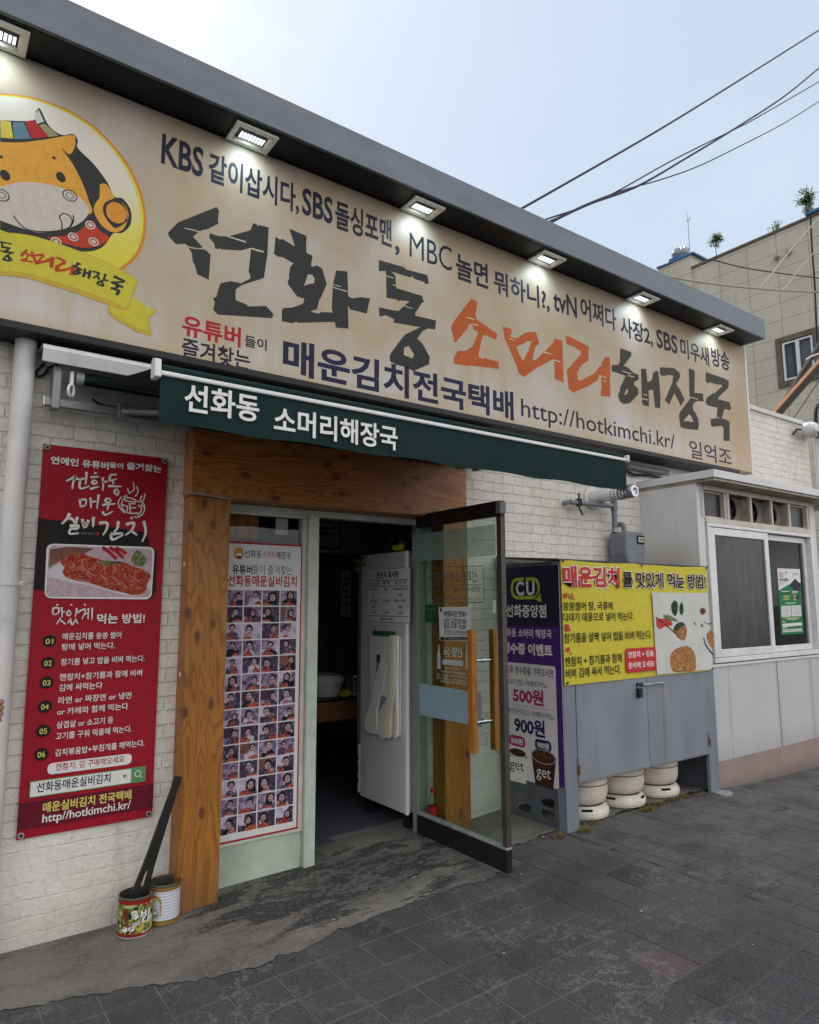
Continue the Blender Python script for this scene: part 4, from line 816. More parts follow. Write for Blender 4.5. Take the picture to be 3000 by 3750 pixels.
cable('cable', c3(-.014, PY(-.014, [(-60, 95), (30, 115), (80, 140), (135, 178)], W7)), .006, 'cable_pale', 'short grey cable disappearing behind the top of the white downpipe')

# ================================================================ red banner on the brick wall
YB = -.022
rb = thing('red_banner', 'tall red vinyl banner with a kimchi dish picture screwed to the white bricks', 'banner', (.78, YB, .86))
bq = PY(YB, [(158, 1625), (618, 1678), (555, 2990), (60, 3080)])
x0, x1 = (bq[0][0]+bq[3][0])/2, (bq[1][0]+bq[2][0])/2; z1, z0 = (bq[0][1]+bq[1][1])/2, (bq[2][1]+bq[3][1])/2
b = B(); n_ = 24; vs = []; fs = []
for j in range(n_+1):
    z = z0+(z1-z0)*j/n_
    for i in range(9):
        x = x0+(x1-x0)*i/8; vs.append((x, YB+.003*math.sin(i*.8+j*.35)*(1 if 0 < i < 8 else .3)+.0045, z))
for j in range(n_):
    for i in range(8): fs.append((j*9+i, j*9+i+1, j*9+i+10, j*9+i+9))
b.add(vs, fs, 'ink_banner_red'); b.build('vinyl_sheet', rb, 0, True)
A = Art('Y', YB-.001)
pp = lambda L, c: PY(YB, L, c)
A.poly([(x0, pp([(278, 800)], CA)[0][1])]+pp([(1000, 890), (1300, 940), (1355, 990), (1368, 1085), (1418, 1095), (1440, 1150), (1428, 1530), (1390, 1590), (1340, 1612), (700, 1560)], CA)+[(x0, pp([(240, 1500)], CA)[0][1])], 'ink_banner_dark', 1)
fr = [pp([(352, 1052)], CA)[0], pp([(1420, 1088)], CA)[0], pp([(1386, 1605)], CA)[0], pp([(330, 1592)], CA)[0]]
A.rrect(fr, .035, 'ink_white', 2)
L_, T_, R_, D_ = min(p[0] for p in fr)+.012, max(p[1] for p in fr)-.012, max(p[0] for p in fr)-.012, min(p[1] for p in fr)+.012
A.rrect([(L_, T_), (R_, T_), (R_, D_), (L_, D_)], .026, 'print_cloth', 3)
A.poly(pp([(385, 1110), (560, 1085), (820, 1100), (700, 1170), (480, 1230), (372, 1290)], CA), 'print_wood', 4)
A.poly(pp([(370, 1310), (520, 1230), (900, 1270), (1330, 1330), (1390, 1400), (1370, 1500), (1245, 1575), (1130, 1568), (800, 1475), (365, 1385)], CA), 'print_plate', 5)
A.poly(smooth(pp([(485, 1240), (540, 1190), (600, 1150), (700, 1150), (800, 1185), (900, 1215), (1000, 1235), (1100, 1235), (1220, 1280), (1320, 1320), (1380, 1370), (1345, 1450), (1330, 1520), (1230, 1565), (1120, 1540), (950, 1500), (800, 1450), (650, 1420), (540, 1380), (510, 1330), (530, 1290)], CA), 4), 'print_kimchi', 6)
A.poly(pp([(850, 1245), (940, 1222), (1080, 1228), (1060, 1250), (900, 1268)], CA), 'print_pepper', 7)
A.poly(smooth(pp([(1190, 1190), (1240, 1120), (1290, 1150), (1340, 1220), (1290, 1280), (1210, 1260), (1185, 1220)], CA), 4), 'print_pepper', 6)
for L in ([(900, 1090), (960, 1130), (1040, 1205)], [(970, 1090), (1050, 1140), (1110, 1195)], [(1030, 1095), (1100, 1125), (1135, 1160)]): A.path(smooth(pp(L, CA), 5), .018, 'ink_red', 6)
for L in ([(715, 1290), (780, 1345), (830, 1375)], [(975, 1372), (1040, 1410), (1090, 1470)], [(1195, 1372), (1240, 1410), (1290, 1440)], [(880, 1350), (940, 1410)], [(640, 1400), (760, 1440)]): A.path(smooth(pp(L, CA), 5), lambda t: .008*math.sin(math.pi*min(max(t, .1), .9)), 'ink_pinkish', 7)
A.text('연예인 유튜버', pp([(393, 225), (965, 290)], CA), .040, 'ink_white', 3, .032); A.text('들이', pp([(972, 275), (1108, 290)], CA), .030, 'ink_white', 3, .03); A.text('즐겨찾는', pp([(1142, 285), (1487, 320)], CA), .040, 'ink_white', 3, .032)
# brush lettering drawn as tapered strokes
def brush(strokes, crop, w, mat='ink_white', l=3):
    for st in strokes:
        pts = smooth(pp(st, crop), 5); A.path(pts, lambda t: w*(1.05-.55*t), mat, l)
brush([[(640, 385), (590, 415), (545, 435)], [(640, 385), (615, 450), (605, 515)], [(625, 420), (670, 415), (690, 440)], [(745, 345), (742, 420), (735, 470)], [(690, 415), (738, 410)], [(680, 440), (685, 510), (775, 485)],
 [(820, 355), (850, 360)], [(785, 400), (870, 392)], [(830, 425), (800, 445), (815, 465), (850, 450), (830, 425)], [(780, 515), (870, 490)], [(905, 400), (910, 470), (905, 530)], [(905, 445), (960, 440)],
 [(980, 375), (1045, 372)], [(985, 375), (975, 430), (1045, 415)], [(1010, 435), (1005, 470)], [(960, 485), (1090, 490)], [(1050, 510), (1020, 540), (1050, 575), (1062, 540), (1045, 510)]], CA, .012)
brush([[(680, 620), (685, 690)], [(680, 625), (740, 620), (735, 680)], [(685, 690), (738, 675)], [(785, 600), (790, 700)], [(790, 645), (840, 635)], [(865, 570), (850, 710)],
 [(960, 605), (930, 625), (950, 650), (985, 630), (965, 602)], [(900, 672), (1030, 660)], [(960, 672), (950, 725)], [(905, 735), (930, 770), (1005, 735)]], CA, .012)
brush([[(580, 755), (550, 810), (500, 860)], [(570, 800), (610, 815), (625, 850)], [(655, 790), (640, 860)], [(580, 880), (660, 875), (650, 905), (590, 910), (580, 955), (670, 950)],
 [(705, 810), (715, 890)], [(765, 820), (745, 885)], [(708, 850), (760, 850)], [(712, 890), (750, 885)], [(815, 790), (810, 890)],
 [(870, 850), (950, 850), (940, 920), (905, 970)], [(1060, 830), (1050, 900), (1015, 940)], [(990, 960), (1000, 1015), (1110, 965)], [(985, 960), (1105, 950)],
 [(1185, 795), (1200, 810)], [(1135, 865), (1215, 850), (1190, 920), (1130, 970)], [(1185, 925), (1245, 970)], [(1310, 830), (1330, 940), (1295, 1035)]], CA, .0155)
# flame and pot drawing
for st in ([(1205, 445), (1215, 520), (1160, 560), (1140, 590)], [(1150, 510), (1160, 560), (1110, 595)], [(1240, 490), (1255, 540), (1225, 590)], [(1320, 560), (1310, 620), (1280, 650)], [(1290, 580), (1270, 640)], [(1095, 590), (1060, 640), (1075, 700), (1120, 750)], [(1110, 615), (1160, 600), (1230, 625), (1225, 640), (1150, 635), (1110, 615)], [(1105, 620), (1090, 680), (1130, 740), (1200, 755), (1250, 750)], [(1095, 670), (1150, 690), (1140, 745)], [(1160, 660), (1230, 660)], [(1165, 700), (1235, 700)], [(1180, 745), (1170, 660)], [(1245, 640), (1290, 640), (1320, 690), (1300, 760), (1240, 795), (1215, 780)], [(1290, 690), (1280, 740), (1245, 770)], [(1255, 670), (1270, 690), (1290, 670), (1310, 690)]): A.path(smooth(pp(st, CA), 4), .0058, 'ink_white', 3)
A.text('SPICY KIMCHI', pp([(695, 950), (830, 958)], CA), .010, 'ink_grey', 3, .0); A.oval(pp([(857, 955)], CA)[0], .008, .008, 'ink_red', 3)
brush([[(415, 1690), (412, 1750)], [(415, 1690), (470, 1690), (465, 1740), (415, 1755)], [(500, 1680), (505, 1780)], [(505, 1730), (535, 1725)], [(490, 1785), (450, 1850)], [(480, 1800), (540, 1850)],
 [(575, 1710), (550, 1745), (575, 1765), (590, 1735), (572, 1708)], [(650, 1690), (635, 1775)], [(590, 1790), (560, 1840)], [(585, 1800), (605, 1855), (640, 1790)], [(635, 1800), (660, 1845)], [(640, 1740), (735, 1700), (700, 1800)], [(725, 1750), (765, 1735)], [(765, 1690), (760, 1800)], [(803, 1685), (798, 1805)]], CA, .0085)
for q in ((457, 1657), (596, 1657), (729, 1657)): A.oval(pp([q], CA)[0], .0045, .0045, 'ink_white', 3)
A.text('먹는 방법!', pp([(850, 1795), (1322, 1790)], CA), .050, 'ink_white', 3, .026)
for n, (cx2, cz2) in enumerate(((337, 353), (325, 545), (313, 717), (298, 928), (284, 1140), (267, 1345))):
    c_ = pp([(cx2, cz2)], CB)[0]; A.oval(c_, .0295, .0285, 'ink_banner_dark', 1); A.text('0%d' % (n+1), [(c_[0]-.0165, c_[1]-.002), (c_[0]+.0165, c_[1]-.002)], .026, 'ink_lime', 2, .012)
for t, a, c_ in (('매운김치를 쏭쏭 썰어', (452, 312), (968, 302)), ('탕에 넣어 먹는다.', (448, 405), (912, 392)), ('참기름 넣고 밥을 비벼 먹는다.', (437, 538), (1172, 505)), ('캔참치+참기름과 함께 비벼', (427, 670), (1150, 632)), ('김에 싸먹는다', (422, 762), (803, 742)), ('라면 or 짜장면 or 냉면', (413, 872), (1055, 832)), ('or 카레와 함께 먹는다', (405, 968), (1028, 930)), ('삼겹살 or 소고기 등', (400, 1085), (897, 1050)), ('고기를 구워 먹을때 먹는다.', (393, 1182), (1060, 1130)), ('김치볶음밥+부침개를 해먹는다.', (387, 1325), (1170, 1255))): A.text(t, pp([a, c_], CB), .0335, 'ink_white', 2, .014)
pl = pp([(320, 1478), (1060, 1385)], CB); zc_ = (pl[0][1]+pl[1][1])/2
A.rrect([(pl[0][0], zc_+.026), (pl[1][0], zc_+.026), (pl[1][0], zc_-.026), (pl[0][0], zc_-.026)], .026, 'ink_white', 1); A.text('캔참치, 김 구매해오세요', pp([(393, 1462), (995, 1388)], CB), .036, 'ink_red', 2, .014)
sb = pp([(162, 1660), (1182, 1515)], CB); zc_ = (sb[0][1]+sb[1][1])/2; xs_ = pp([(1053, 1530)], CB)[0][0]
A.poly([(sb[0][0], zc_+.037), (sb[1][0], zc_+.037), (sb[1][0], zc_-.037), (sb[0][0], zc_-.037)], 'ink_leaf', 1); A.poly([(sb[0][0]+.004, zc_+.033), (xs_, zc_+.033), (xs_, zc_-.033), (sb[0][0]+.004, zc_-.033)], 'ink_white', 2)
A.text('선화동매운실비김치', pp([(225, 1640), (873, 1552)], CB), .046, 'ink_black', 3, .018)
tr_ = (xs_-.030, zc_); A.poly([(tr_[0]-.012, zc_+.008), (tr_[0]+.012, zc_+.008), (tr_[0], zc_-.010)], 'ink_leaf', 3)
mg = ((xs_+sb[1][0])/2, zc_+.002); A.oval((mg[0]-.003, mg[1]+.003), .016, .016, 'ink_white', 3, hole=.78); A.line((mg[0]+.008, mg[1]-.008), (mg[0]+.018, mg[1]-.018), .004, 'ink_white', 3)
zb = [pp([(68, 1775)], CB)[0][1], pp([(1258, 1605)], CB)[0][1], pp([(48, 2015)], CB)[0][1], pp([(1240, 1815)], CB)[0][1]]
A.poly([(x0, (zb[0]+zb[1])/2), (x1, (zb[0]+zb[1])/2), (x1, (zb[2]+zb[3])/2), (x0, (zb[2]+zb[3])/2)], 'ink_maroon', 1)
A.text('매운실비김치 전국택배', pp([(280, 1812), (1057, 1702)], CB), .046, 'ink_lime', 2, .024); A.text('http//hotkimchi.kr/', pp([(275, 1915), (1050, 1803)], CB), .050, 'ink_white', 2, .014)
A.build('lettering', rb)
for q in ((x0+.018, z1-.018), (x1-.018, z1-.018), (x0+.018, z0+.018), (x1-.018, z0+.018)):
    b = B(); b.lathe([(.0075, -.006), (.009, -.008), (.013, -.007), (.014, -.004)], (q[0], YB, q[1]), 'galvanised', 18, 'y'); b.lathe([(0, -.0052), (.0075, -.0052)], (q[0], YB, q[1]), 'black_rubber', 14, 'y'); b.build('eyelet', rb)

# ================================================================ poster of small photographs in the shop window
YP = .026
po = thing('photo_poster', 'white poster with a red edge and a grid of small eater photographs in the window', 'poster', (1.67, YP, .27))
px0, px1, pz0, pz1 = 1.405, 1.930, .272, 1.925
b = B(); b.box(px0, px1, YP, YP+.006, pz0, pz1, 'ink_red'); b.build('backing', po)
A = Art('Y', YP)
A.poly([(px0, pz1-.012), (px1-.013, pz1-.012), (px1-.013, pz0+.014), (px0, pz0+.014)], 'vinyl_white', 1)
P_ = lambda L: PY(YP, L, CP)
A.oval(P_([(340, 455)])[0], .031, .036, 'ink_logo_orange', 2); A.oval(P_([(345, 480)])[0], .018, .012, 'ink_white', 3); A.poly(P_([(310, 490), (378, 490), (365, 520), (325, 520)]), 'ink_black', 3)
A.text('선화동', P_([(415, 455), (640, 470)]), .045, 'ink_black', 2, .01); A.text('소머리', P_([(655, 465), (815, 475)]), .040, 'ink_logo_red', 2, .012); A.text('해장국', P_([(835, 475), (1022, 490)]), .045, 'ink_black', 2, .012)
A.text('유튜버', P_([(252, 665), (520, 670)]), .056, 'ink_black', 2, .028); A.text('들이 즐겨찾는', P_([(525, 668), (1045, 680)]), .056, 'ink_black', 2, .0)
A.text('선화동매운실비김치', [P_([(192, 815)])[0], P_([(1103, 822)])[0]], .066, 'ink_red', 2, .026)
gx = [p[0] for p in P_([(186, 1040), (404, 1040), (648, 1040), (883, 1040), (1110, 1040)])]; gz1 = P_([(1000, 938)])[0][1]; gz0 = .318; rh = (gz1-gz0)/14
pr = random.Random(11)
for r_ in range(14):
    for c_ in range(4):
        xa_, xb_ = gx[c_]+.0035, gx[c_+1]-.0035; za_ = gz1-r_*rh-.0035; zb_ = gz1-(r_+1)*rh+.0035; w, h = xb_-xa_, za_-zb_
        A.poly([(xa_, za_), (xb_, za_), (xb_, zb_), (xa_, zb_)], pr.choice(['print_room_a', 'print_room_b', 'print_room_c', 'print_room_a', 'print_room_b']), 2)
        if pr.random() < .6: u = pr.uniform(.1, .9); A.poly([(xa_, za_), (xa_+w*u, za_), (xa_+w*u*.8, zb_+h*.35), (xa_, zb_+h*.4)], pr.choice(['print_room_c', 'print_room_a', 'ink_lilac', 'print_wood']), 3)
        hx = xa_+w*pr.uniform(.30, .74); hz = za_-h*pr.uniform(.28, .46); hr = w*pr.uniform(.15, .23)
        cl = lambda L: [(min(max(p[0], xa_), xb_), min(max(p[1], zb_), za_)) for p in L]
        el = lambda cx2, cz2, rx, rz, n=12: cl([(cx2+rx*math.cos(t)*pr.uniform(.88, 1.1), cz2+rz*math.sin(t)*pr.uniform(.88, 1.1)) for t in [2*math.pi*i/n for i in range(n)]])
        sw = pr.uniform(.34, .55); tl = pr.uniform(-.1, .1)*w; A.poly(cl([(hx-w*sw, zb_), (hx-w*sw*.8+tl, hz-hr*pr.uniform(1.2, 1.8)), (hx-w*.1, hz-hr*.9), (hx+w*.1, hz-hr*.9), (hx+w*sw*.8+tl, hz-hr*pr.uniform(1.2, 1.8)), (hx+w*sw, zb_)]), pr.choice(['ink_black', 'print_shirt', 'print_shirt', 'print_room_c', 'ink_navy2', 'print_room_b']), 4)
        if pr.random() < .45: A.poly(cl([(hx-hr*1.4, hz-hr*2.1), (hx-hr*1.25, hz+hr*.8), (hx, hz+hr*1.5), (hx+hr*1.2, hz+hr*.9), (hx+hr*1.3, hz-hr*1.6)]), 'ink_black', 5)
        else: A.poly(el(hx, hz+hr*.35, hr*1.1, hr*1.1), pr.choice(['ink_black', 'ink_black', 'ink_navy2']), 5)
        A.poly(el(hx+hr*pr.uniform(-.15, .15), hz-hr*.15, hr*.82, hr*1.0), 'print_face', 6)
        A.line((hx-hr*.55, hz+hr*.1), (hx-hr*.15, hz+hr*.08), hr*.16, 'ink_black', 7); A.line((hx+hr*.15, hz+hr*.08), (hx+hr*.55, hz+hr*.1), hr*.16, 'ink_black', 7); A.line((hx-hr*.25, hz-hr*.6), (hx+hr*.25, hz-hr*.6), hr*.22, 'ink_red', 7)
        fx = xa_+w*pr.uniform(.15, .85); k = pr.random()
        A.poly(el(fx, zb_+h*.06, w*pr.uniform(.2, .4), h*pr.uniform(.12, .26)), 'print_dish', 8)
        if k < .45: A.poly(cl([(hx-hr*.3, hz-hr*.6), (hx+hr*.25, hz-hr*.6), (fx+w*.08, zb_+h*.2), (fx-w*.06, zb_+h*.2)]), 'print_dish', 8)
        if k > .3: A.poly(el(hx+w*pr.choice([-.2, .2]), hz-hr*1.2, hr*.5, hr*.55, 8), pr.choice(['print_face', 'print_room_c', 'print_face']), 9)
        if k > .7: A.poly(cl([(fx-w*.3, zb_+h*.07), (fx+w*.3, zb_+h*.07), (fx+w*.22, zb_), (fx-w*.22, zb_)]), 'print_room_c', 9)
A.build('printed_pictures', po)

# ================================================================ refrigerator by the entrance, its notice and the apron pack
XF = 2.765
fr_ = thing('refrigerator', 'tall white refrigerator standing side-on just inside the open doorway', 'refrigerator', (3.06, .42, .09))
b = B(); b.box(XF, 3.35, .135, .70, .185, 1.93, 'fridge_white'); b.build('cabinet', fr_, .006)
b = B(); b.box(XF-.004, XF+.02, .105, .133, .185, 1.93, 'fridge_edge'); b.build('corner_trim', fr_, .003)
b = B(); b.box(XF+.01, 3.35, .712, .765, .55, 1.92, 'grey_metal'); b.build('door', fr_, .006)
b = B(); b.box(XF-.003, 3.35, .70, .73, .205, .545, 'fridge_white')
for z in (.27, .35, .43): b.box(XF-.006, XF+.0, .716, .732, z, z+.035, 'black_rubber')
b.build('vent_grille', fr_, .002)
for x, y in ((XF+.05, .17), (XF+.05, .64), (3.29, .17), (3.29, .64)):
    b = B(); b.tube([(x-.012, y, .116), (x+.012, y, .116)], .042, 'black_rubber', 16); b.box(x-.018, x+.018, y-.02, y+.02, .13, .184, 'black_trim'); b.build('caster', fr_)
on = thing('origin_notice', 'white printed food origin table stuck to the refrigerator side', 'notice', (XF, .45, 1.55))
A = Art('X', XF-.006); F_ = lambda L: PX(XF-.006, L, CF)
q = F_([(770, 850), (1342, 818), (1340, 1555), (768, 1530)]); A.poly(q, 'ink_black', 1); ce = (sum(p[0] for p in q)/4, sum(p[1] for p in q)/4); A.poly(shr(q, .988, ce), 'paper', 2); A.build('sheet', on)
A = Art('X', XF-.0085)
A.text('원산지 표시판', F_([(900, 920), (1192, 912)]), .050, 'ink_black', 1, .028)
for z1_, z2_, w in ((995, 978, .004), (1075, 1060, .004), (1452, 1468, .004), (1148, 1142, .0012), (1226, 1222, .0012), (1302, 1300, .0012), (1378, 1380, .0012)): A.line(*F_([(785, z1_), (1320, z2_)]), w, 'ink_black' if w > .002 else 'ink_grey', 1)
for t, xa_, xb_, z, h in (('음 식 명', 800, 930, 1030, .026), ('품 목', 978, 1075, 1025, .026), ('원 산 지', 1138, 1282, 1020, .026), ('소머리(육수)', 800, 928, 1110, .020), ('품목', 1003, 1046, 1108, .020), ('국내산(한우,한우뼈)', 1110, 1310, 1105, .020), ('쌀', 848, 872, 1188, .022), ('국내산', 1172, 1245, 1184, .022), ('배추김치', 818, 905, 1262, .022), ('고춧가루', 980, 1070, 1260, .022), ('베트남+국내산', 1128, 1288, 1258, .022), ('배추', 838, 882, 1338, .022), ('국내산', 1172, 1245, 1338, .022), ('무김치', 830, 893, 1415, .022), ('고춧가루', 980, 1070, 1415, .022), ('국내산', 1172, 1245, 1420, .022), ('선화동 소머리해장국', 985, 1120, 1500, .018)): A.text(t, F_([(xa_, z), (xb_, z)]), h, 'ink_black', 1, .012)
A.oval(F_([(970, 1500)])[0], .009, .011, 'ink_black', 1)
A.build('lettering', on)
ap = thing('apron_pack', 'pack of white disposable aprons hanging on the refrigerator side', 'apron pack', (XF, .45, 1.3))
D_ = lambda L: PX(XF-.02, L, CD)
def slab(L, x0_, th, mat, crop=CD, k=4, closed=True):
    pts = smooth([*L, L[0]], k)[:-1] if k else L; b.prism(PX(XF-.02, pts, crop), 'x', x0_, x0_-th, mat)
b = B(); slab([(175, 1180), (190, 1150), (240, 1140), (380, 1145), (430, 1165), (442, 1220), (440, 1700), (440, 1990), (420, 2030), (390, 2020), (330, 1990), (250, 1960), (190, 1700), (175, 1400)], XF-.006, .012, 'apron_plastic'); b.build('back_apron', ap, .003, True)
b = B(); slab([(355, 1160), (372, 1180), (360, 1300), (330, 1480), (300, 1640), (275, 1700), (250, 1800), (250, 1900), (270, 1990), (250, 2010), (170, 1985), (145, 1940), (150, 1880), (200, 1720), (232, 1600), (232, 1540), (270, 1420), (310, 1280)], XF-.022, .014, 'apron_plastic'); b.build('folded_apron', ap, .004, True)
cols = [('apron_cream', 372, 300, .020), ('apron_plastic', 385, 322, .026), ('apron_cream', 398, 345, .030), ('apron_cream', 412, 370, .028), ('apron_plastic', 428, 425, .020)]
for mt, xt, xb_, th in cols:
    b = B(); slab([(xt-12, 1175), (xt, 1155), (xt+14, 1180), (xt+10, 1600), (xb_+18, 1850), (xb_+16, 2000), (xb_, 2042), (xb_-16, 2010), (xb_-4, 1850), (xt-10, 1620)], XF-.024, th, mt); b.build('hanging_strip', ap, .003, True)
A = Art('X', XF-.021)
for q0, q1, mt in (((238, 1310), (270, 1540), 'ink_brandgreen'), ((340, 1470), (372, 1520), 'ink_brandgreen')): A.rrect(D_([(q0[0], q0[1]), (q1[0], q0[1]), (q1[0], q1[1]), (q0[0], q1[1])]), .008, mt, 1)
A.text('선양', D_([(241, 1400), (267, 1400)]), .04, 'ink_white', 2, .01)
A.poly(D_([(282, 1665), (330, 1690), (255, 1815)]), 'ink_grey', 1); A.build('bottle_print', ap)
A = Art('X', XF-.040); A.poly(D_([(225, 1098), (418, 1108), (418, 1152), (225, 1140)]), 'ink_brandgreen', 1); A.text('선양', D_([(408, 1130), (335, 1125)]), .018, 'ink_leaf', 2, .01); A.build('header_card', ap)
# pot plant trailing over the refrigerator and a small toy
lf = random.Random(5)
def leaves(b, fn, n, size, mat):
    for _ in range(n):
        p, s = fn(); a = Vector((lf.gauss(0, 1), lf.gauss(0, 1), lf.gauss(0, .7))).normalized(); c_ = a.orthogonal().normalized(); s *= size*lf.uniform(.6, 1.3)
        P = Vector(p); b.add([P, P+a*s*.5+c_*s*.24, P+a*s, P+a*s*.5-c_*s*.24], [(0, 1, 2, 3)], mat)
pt = thing('potted_plant', 'dark trailing pot plant on top of the white refrigerator', 'plant', (2.95, .45, 1.94))
b = B(); b.lathe([(0, 1.935), (.07, 1.935), (.09, 2.05), (.095, 2.05), (.08, 2.04), (0, 2.03)], (2.98, .42, 0), 'black_plastic', 20); b.build('pot', pt, 0, True)
b = B(); leaves(b, lambda: ((2.9+lf.gauss(0, .09), .42+lf.gauss(0, .17), 2.06+lf.gauss(0, .075)), 1), 150, .085, 'foliage_dark'); leaves(b, lambda: ((2.78+lf.gauss(0, .02), .70+lf.gauss(0, .05), 1.93-abs(lf.gauss(0, .08))), 1), 45, .06, 'foliage'); b.build('foliage', pt)
b = B()
for _ in range(9): e = Vector((2.9+lf.gauss(0, .09), .42+lf.gauss(0, .18), 2.10+lf.gauss(0, .06))); b.tube([(2.98, .42, 2.03), (Vector((2.98, .42, 2.03))+e)/2+Vector((0, 0, .04)), e], .003, 'foliage_dark', 5)
b.build('stem', pt)
ty = thing('toy_whistle', 'small yellow toy on the front corner of the refrigerator top', 'toy', (2.80, .23, 1.94))
b = B(); b.tube([(2.79, .28, 1.962), (2.79, .20, 1.962)], .022, 'toy_yellow', 16); b.tube([(2.775, .265, 1.962), (2.757, .265, 1.962)], .014, 'toy_yellow', 14); b.tube([(2.758, .265, 1.962), (2.7555, .265, 1.962)], .007, 'black_rubber', 12); b.build('body', ty, 0, True)
b = B(); b.lathe([(0, 2.01), (.02, 2.008), (.036, 1.99), (.03, 1.982)], (2.80, .21, 0), 'steel', 16); b.build('cap', ty, 0, True)

# ================================================================ dining room things seen in the dark doorway
tb = thing('dining_table', 'wooden dining table in the dark room behind the doorway', 'table', (2.6, 1.7, .07))
b = B(); b.box(2.05, 3.55, 1.30, 2.1, .775, .79, 'black_trim'); b.build('table_top', tb, .004)
b = B(); b.box(2.05, 3.55, 1.285, 1.315, .62, .774, 'table_wood'); b.box(2.05, 2.08, 1.315, 2.1, .62, .774, 'table_wood'); b.build('apron_rail', tb, .003)
for x in (2.1, 3.22):
    for y in (1.36, 2.04): b = B(); b.box(x, x+.06, y, y+.06, .07, .619, 'black_trim'); b.build('leg', tb)
bw = thing('lidded_bowl', 'pale plastic food tub with a lid on the dark table', 'bowl', (2.95, 1.55, .79))
b = B(); b.lathe([(0, .792), (.11, .792), (.135, .90), (.15, .905), (.15, .915), (.14, .915)], (2.95, 1.55, 0), 'bowl_plastic', 28); b.build('tub', bw, 0, True)
b = B(); b.lathe([(.153, .915), (.153, .93), (.13, .965), (.05, .985), (0, .985)], (2.95, 1.55, 0), 'bowl_plastic', 28); b.build('lid', bw, 0, True)
st_ = thing('steel_pot', 'small stainless steel pot beside the lidded tub on the table', 'pot', (3.20, 1.5, .79))
b = B(); b.lathe([(0, .792), (.085, .792), (.088, .93), (.092, .935), (.084, .935), (.08, .80), (0, .80)], (3.20, 1.50, 0), 'steel', 28); b.build('body', st_, 0, True)
b = B(); b.tube([(3.29, 1.50, .925), (3.35, 1.50, .95), (3.37, 1.5, .94)], .006, 'steel', 8); b.build('handle', st_, 0, True)
cl_ = thing('dish_cloth', 'crumpled yellowish cloth between the tub and the steel pot', 'cloth', (3.06, 1.42, .79))
b = B(); vs = []; 
for i in range(9):
    for j in range(7): vs.append((2.99+.018*i, 1.34+.022*j, .796+.05*math.sin(i*.4)*math.sin(j*.52)+lf.uniform(0, .018)))
b.add(vs, [(i*7+j, i*7+j+1, i*7+j+8, i*7+j+7) for i in range(8) for j in range(6)], 'toy_yellow'); b.build('cloth', cl_, 0, True)
def paper(name, x, y, z, w, h, label, lines=5, mat='paper'):
    t = thing(name, label, 'notice', (x, y, z), 'papers pinned inside the dining room'); b = B(); b.box(x, x+w, y-.008, y, z, z+h, 'black_trim'); b.build('frame', t); A = Art('Y', y-.0085); A.poly([(x+.015, z+h-.015), (x+w-.015, z+h-.015), (x+w-.015, z+.015), (x+.015, z+.015)], mat, 1)
    for i in range(lines): A.line((x+w*.2, z+h*(.82-.13*i)), (x+w*(.8-.07*(i % 3)), z+h*(.82-.13*i)), h*.03, 'ink_grey_text', 2)
    A.build('sheet', t)
paper('wall_notice', 4.02, 3.21, 2.02, .17, .56, 'tall pale paper notice high on the dark pillar inside'); paper('wall_notice', 4.02, 3.21, 1.40, .17, .57, 'framed notice lower on the dark pillar inside')
sg2 = thing('menu_board', 'pale menu board high on the inside wall above the pot plant', 'board', (3.4, 2.2, 2.3))
b = B(); b.box(3.02, 4.6, 2.2, 2.23, 2.06, 2.72, 'paper'); b.build('panel', sg2)
A = Art('Y', 2.197); A.text('한우 소머리곰탕', [(3.58, 2.62), (4.05, 2.62)], .07, 'ink_black', 1, .03); A.text('소머리해장국', [(3.72, 2.46), (4.15, 2.46)], .07, 'ink_black', 1, .03); A.poly([(3.05, 2.62), (3.46, 2.62), (3.46, 2.10), (3.05, 2.10)], 'ink_black', 1); A.poly([(3.07, 2.60), (3.44, 2.60), (3.44, 2.12), (3.07, 2.12)], 'vinyl_white', 2)
for i in range(6): A.line((3.12, 2.55-.06*i), (3.38-.03*(i % 2), 2.55-.06*i), .02, 'ink_deepblue', 3)
A.build('lettering', sg2)
bt = thing('plastic_bottle', 'small clear bottle with red cap and label beside the right timber post', 'bottle', (2.86, -.06, .08))
bx, by, bz_ = 2.866, -.036, .1765
b = B(); b.lathe([(0, bz_), (.028, bz_), (.031, bz_+.01), (.031, bz_+.035), (.029, bz_+.05), (.031, bz_+.065), (.031, bz_+.10), (.024, bz_+.135), (.0125, bz_+.165), (.0125, bz_+.18)], (bx, by, 0), 'bottle_clear', 24); b.build('body', bt, 0, True)
b = B(); b.lathe([(.0316, bz_+.03), (.0316, bz_+.085)], (bx, by, 0), 'bottle_red', 24); b.build('label_band', bt, 0, True)
b = B(); b.lathe([(.0145, bz_+.168), (.0145, bz_+.19), (.013, bz_+.195), (0, bz_+.195)], (bx, by, 0), 'bottle_red', 20); b.build('cap', bt, 0, True)

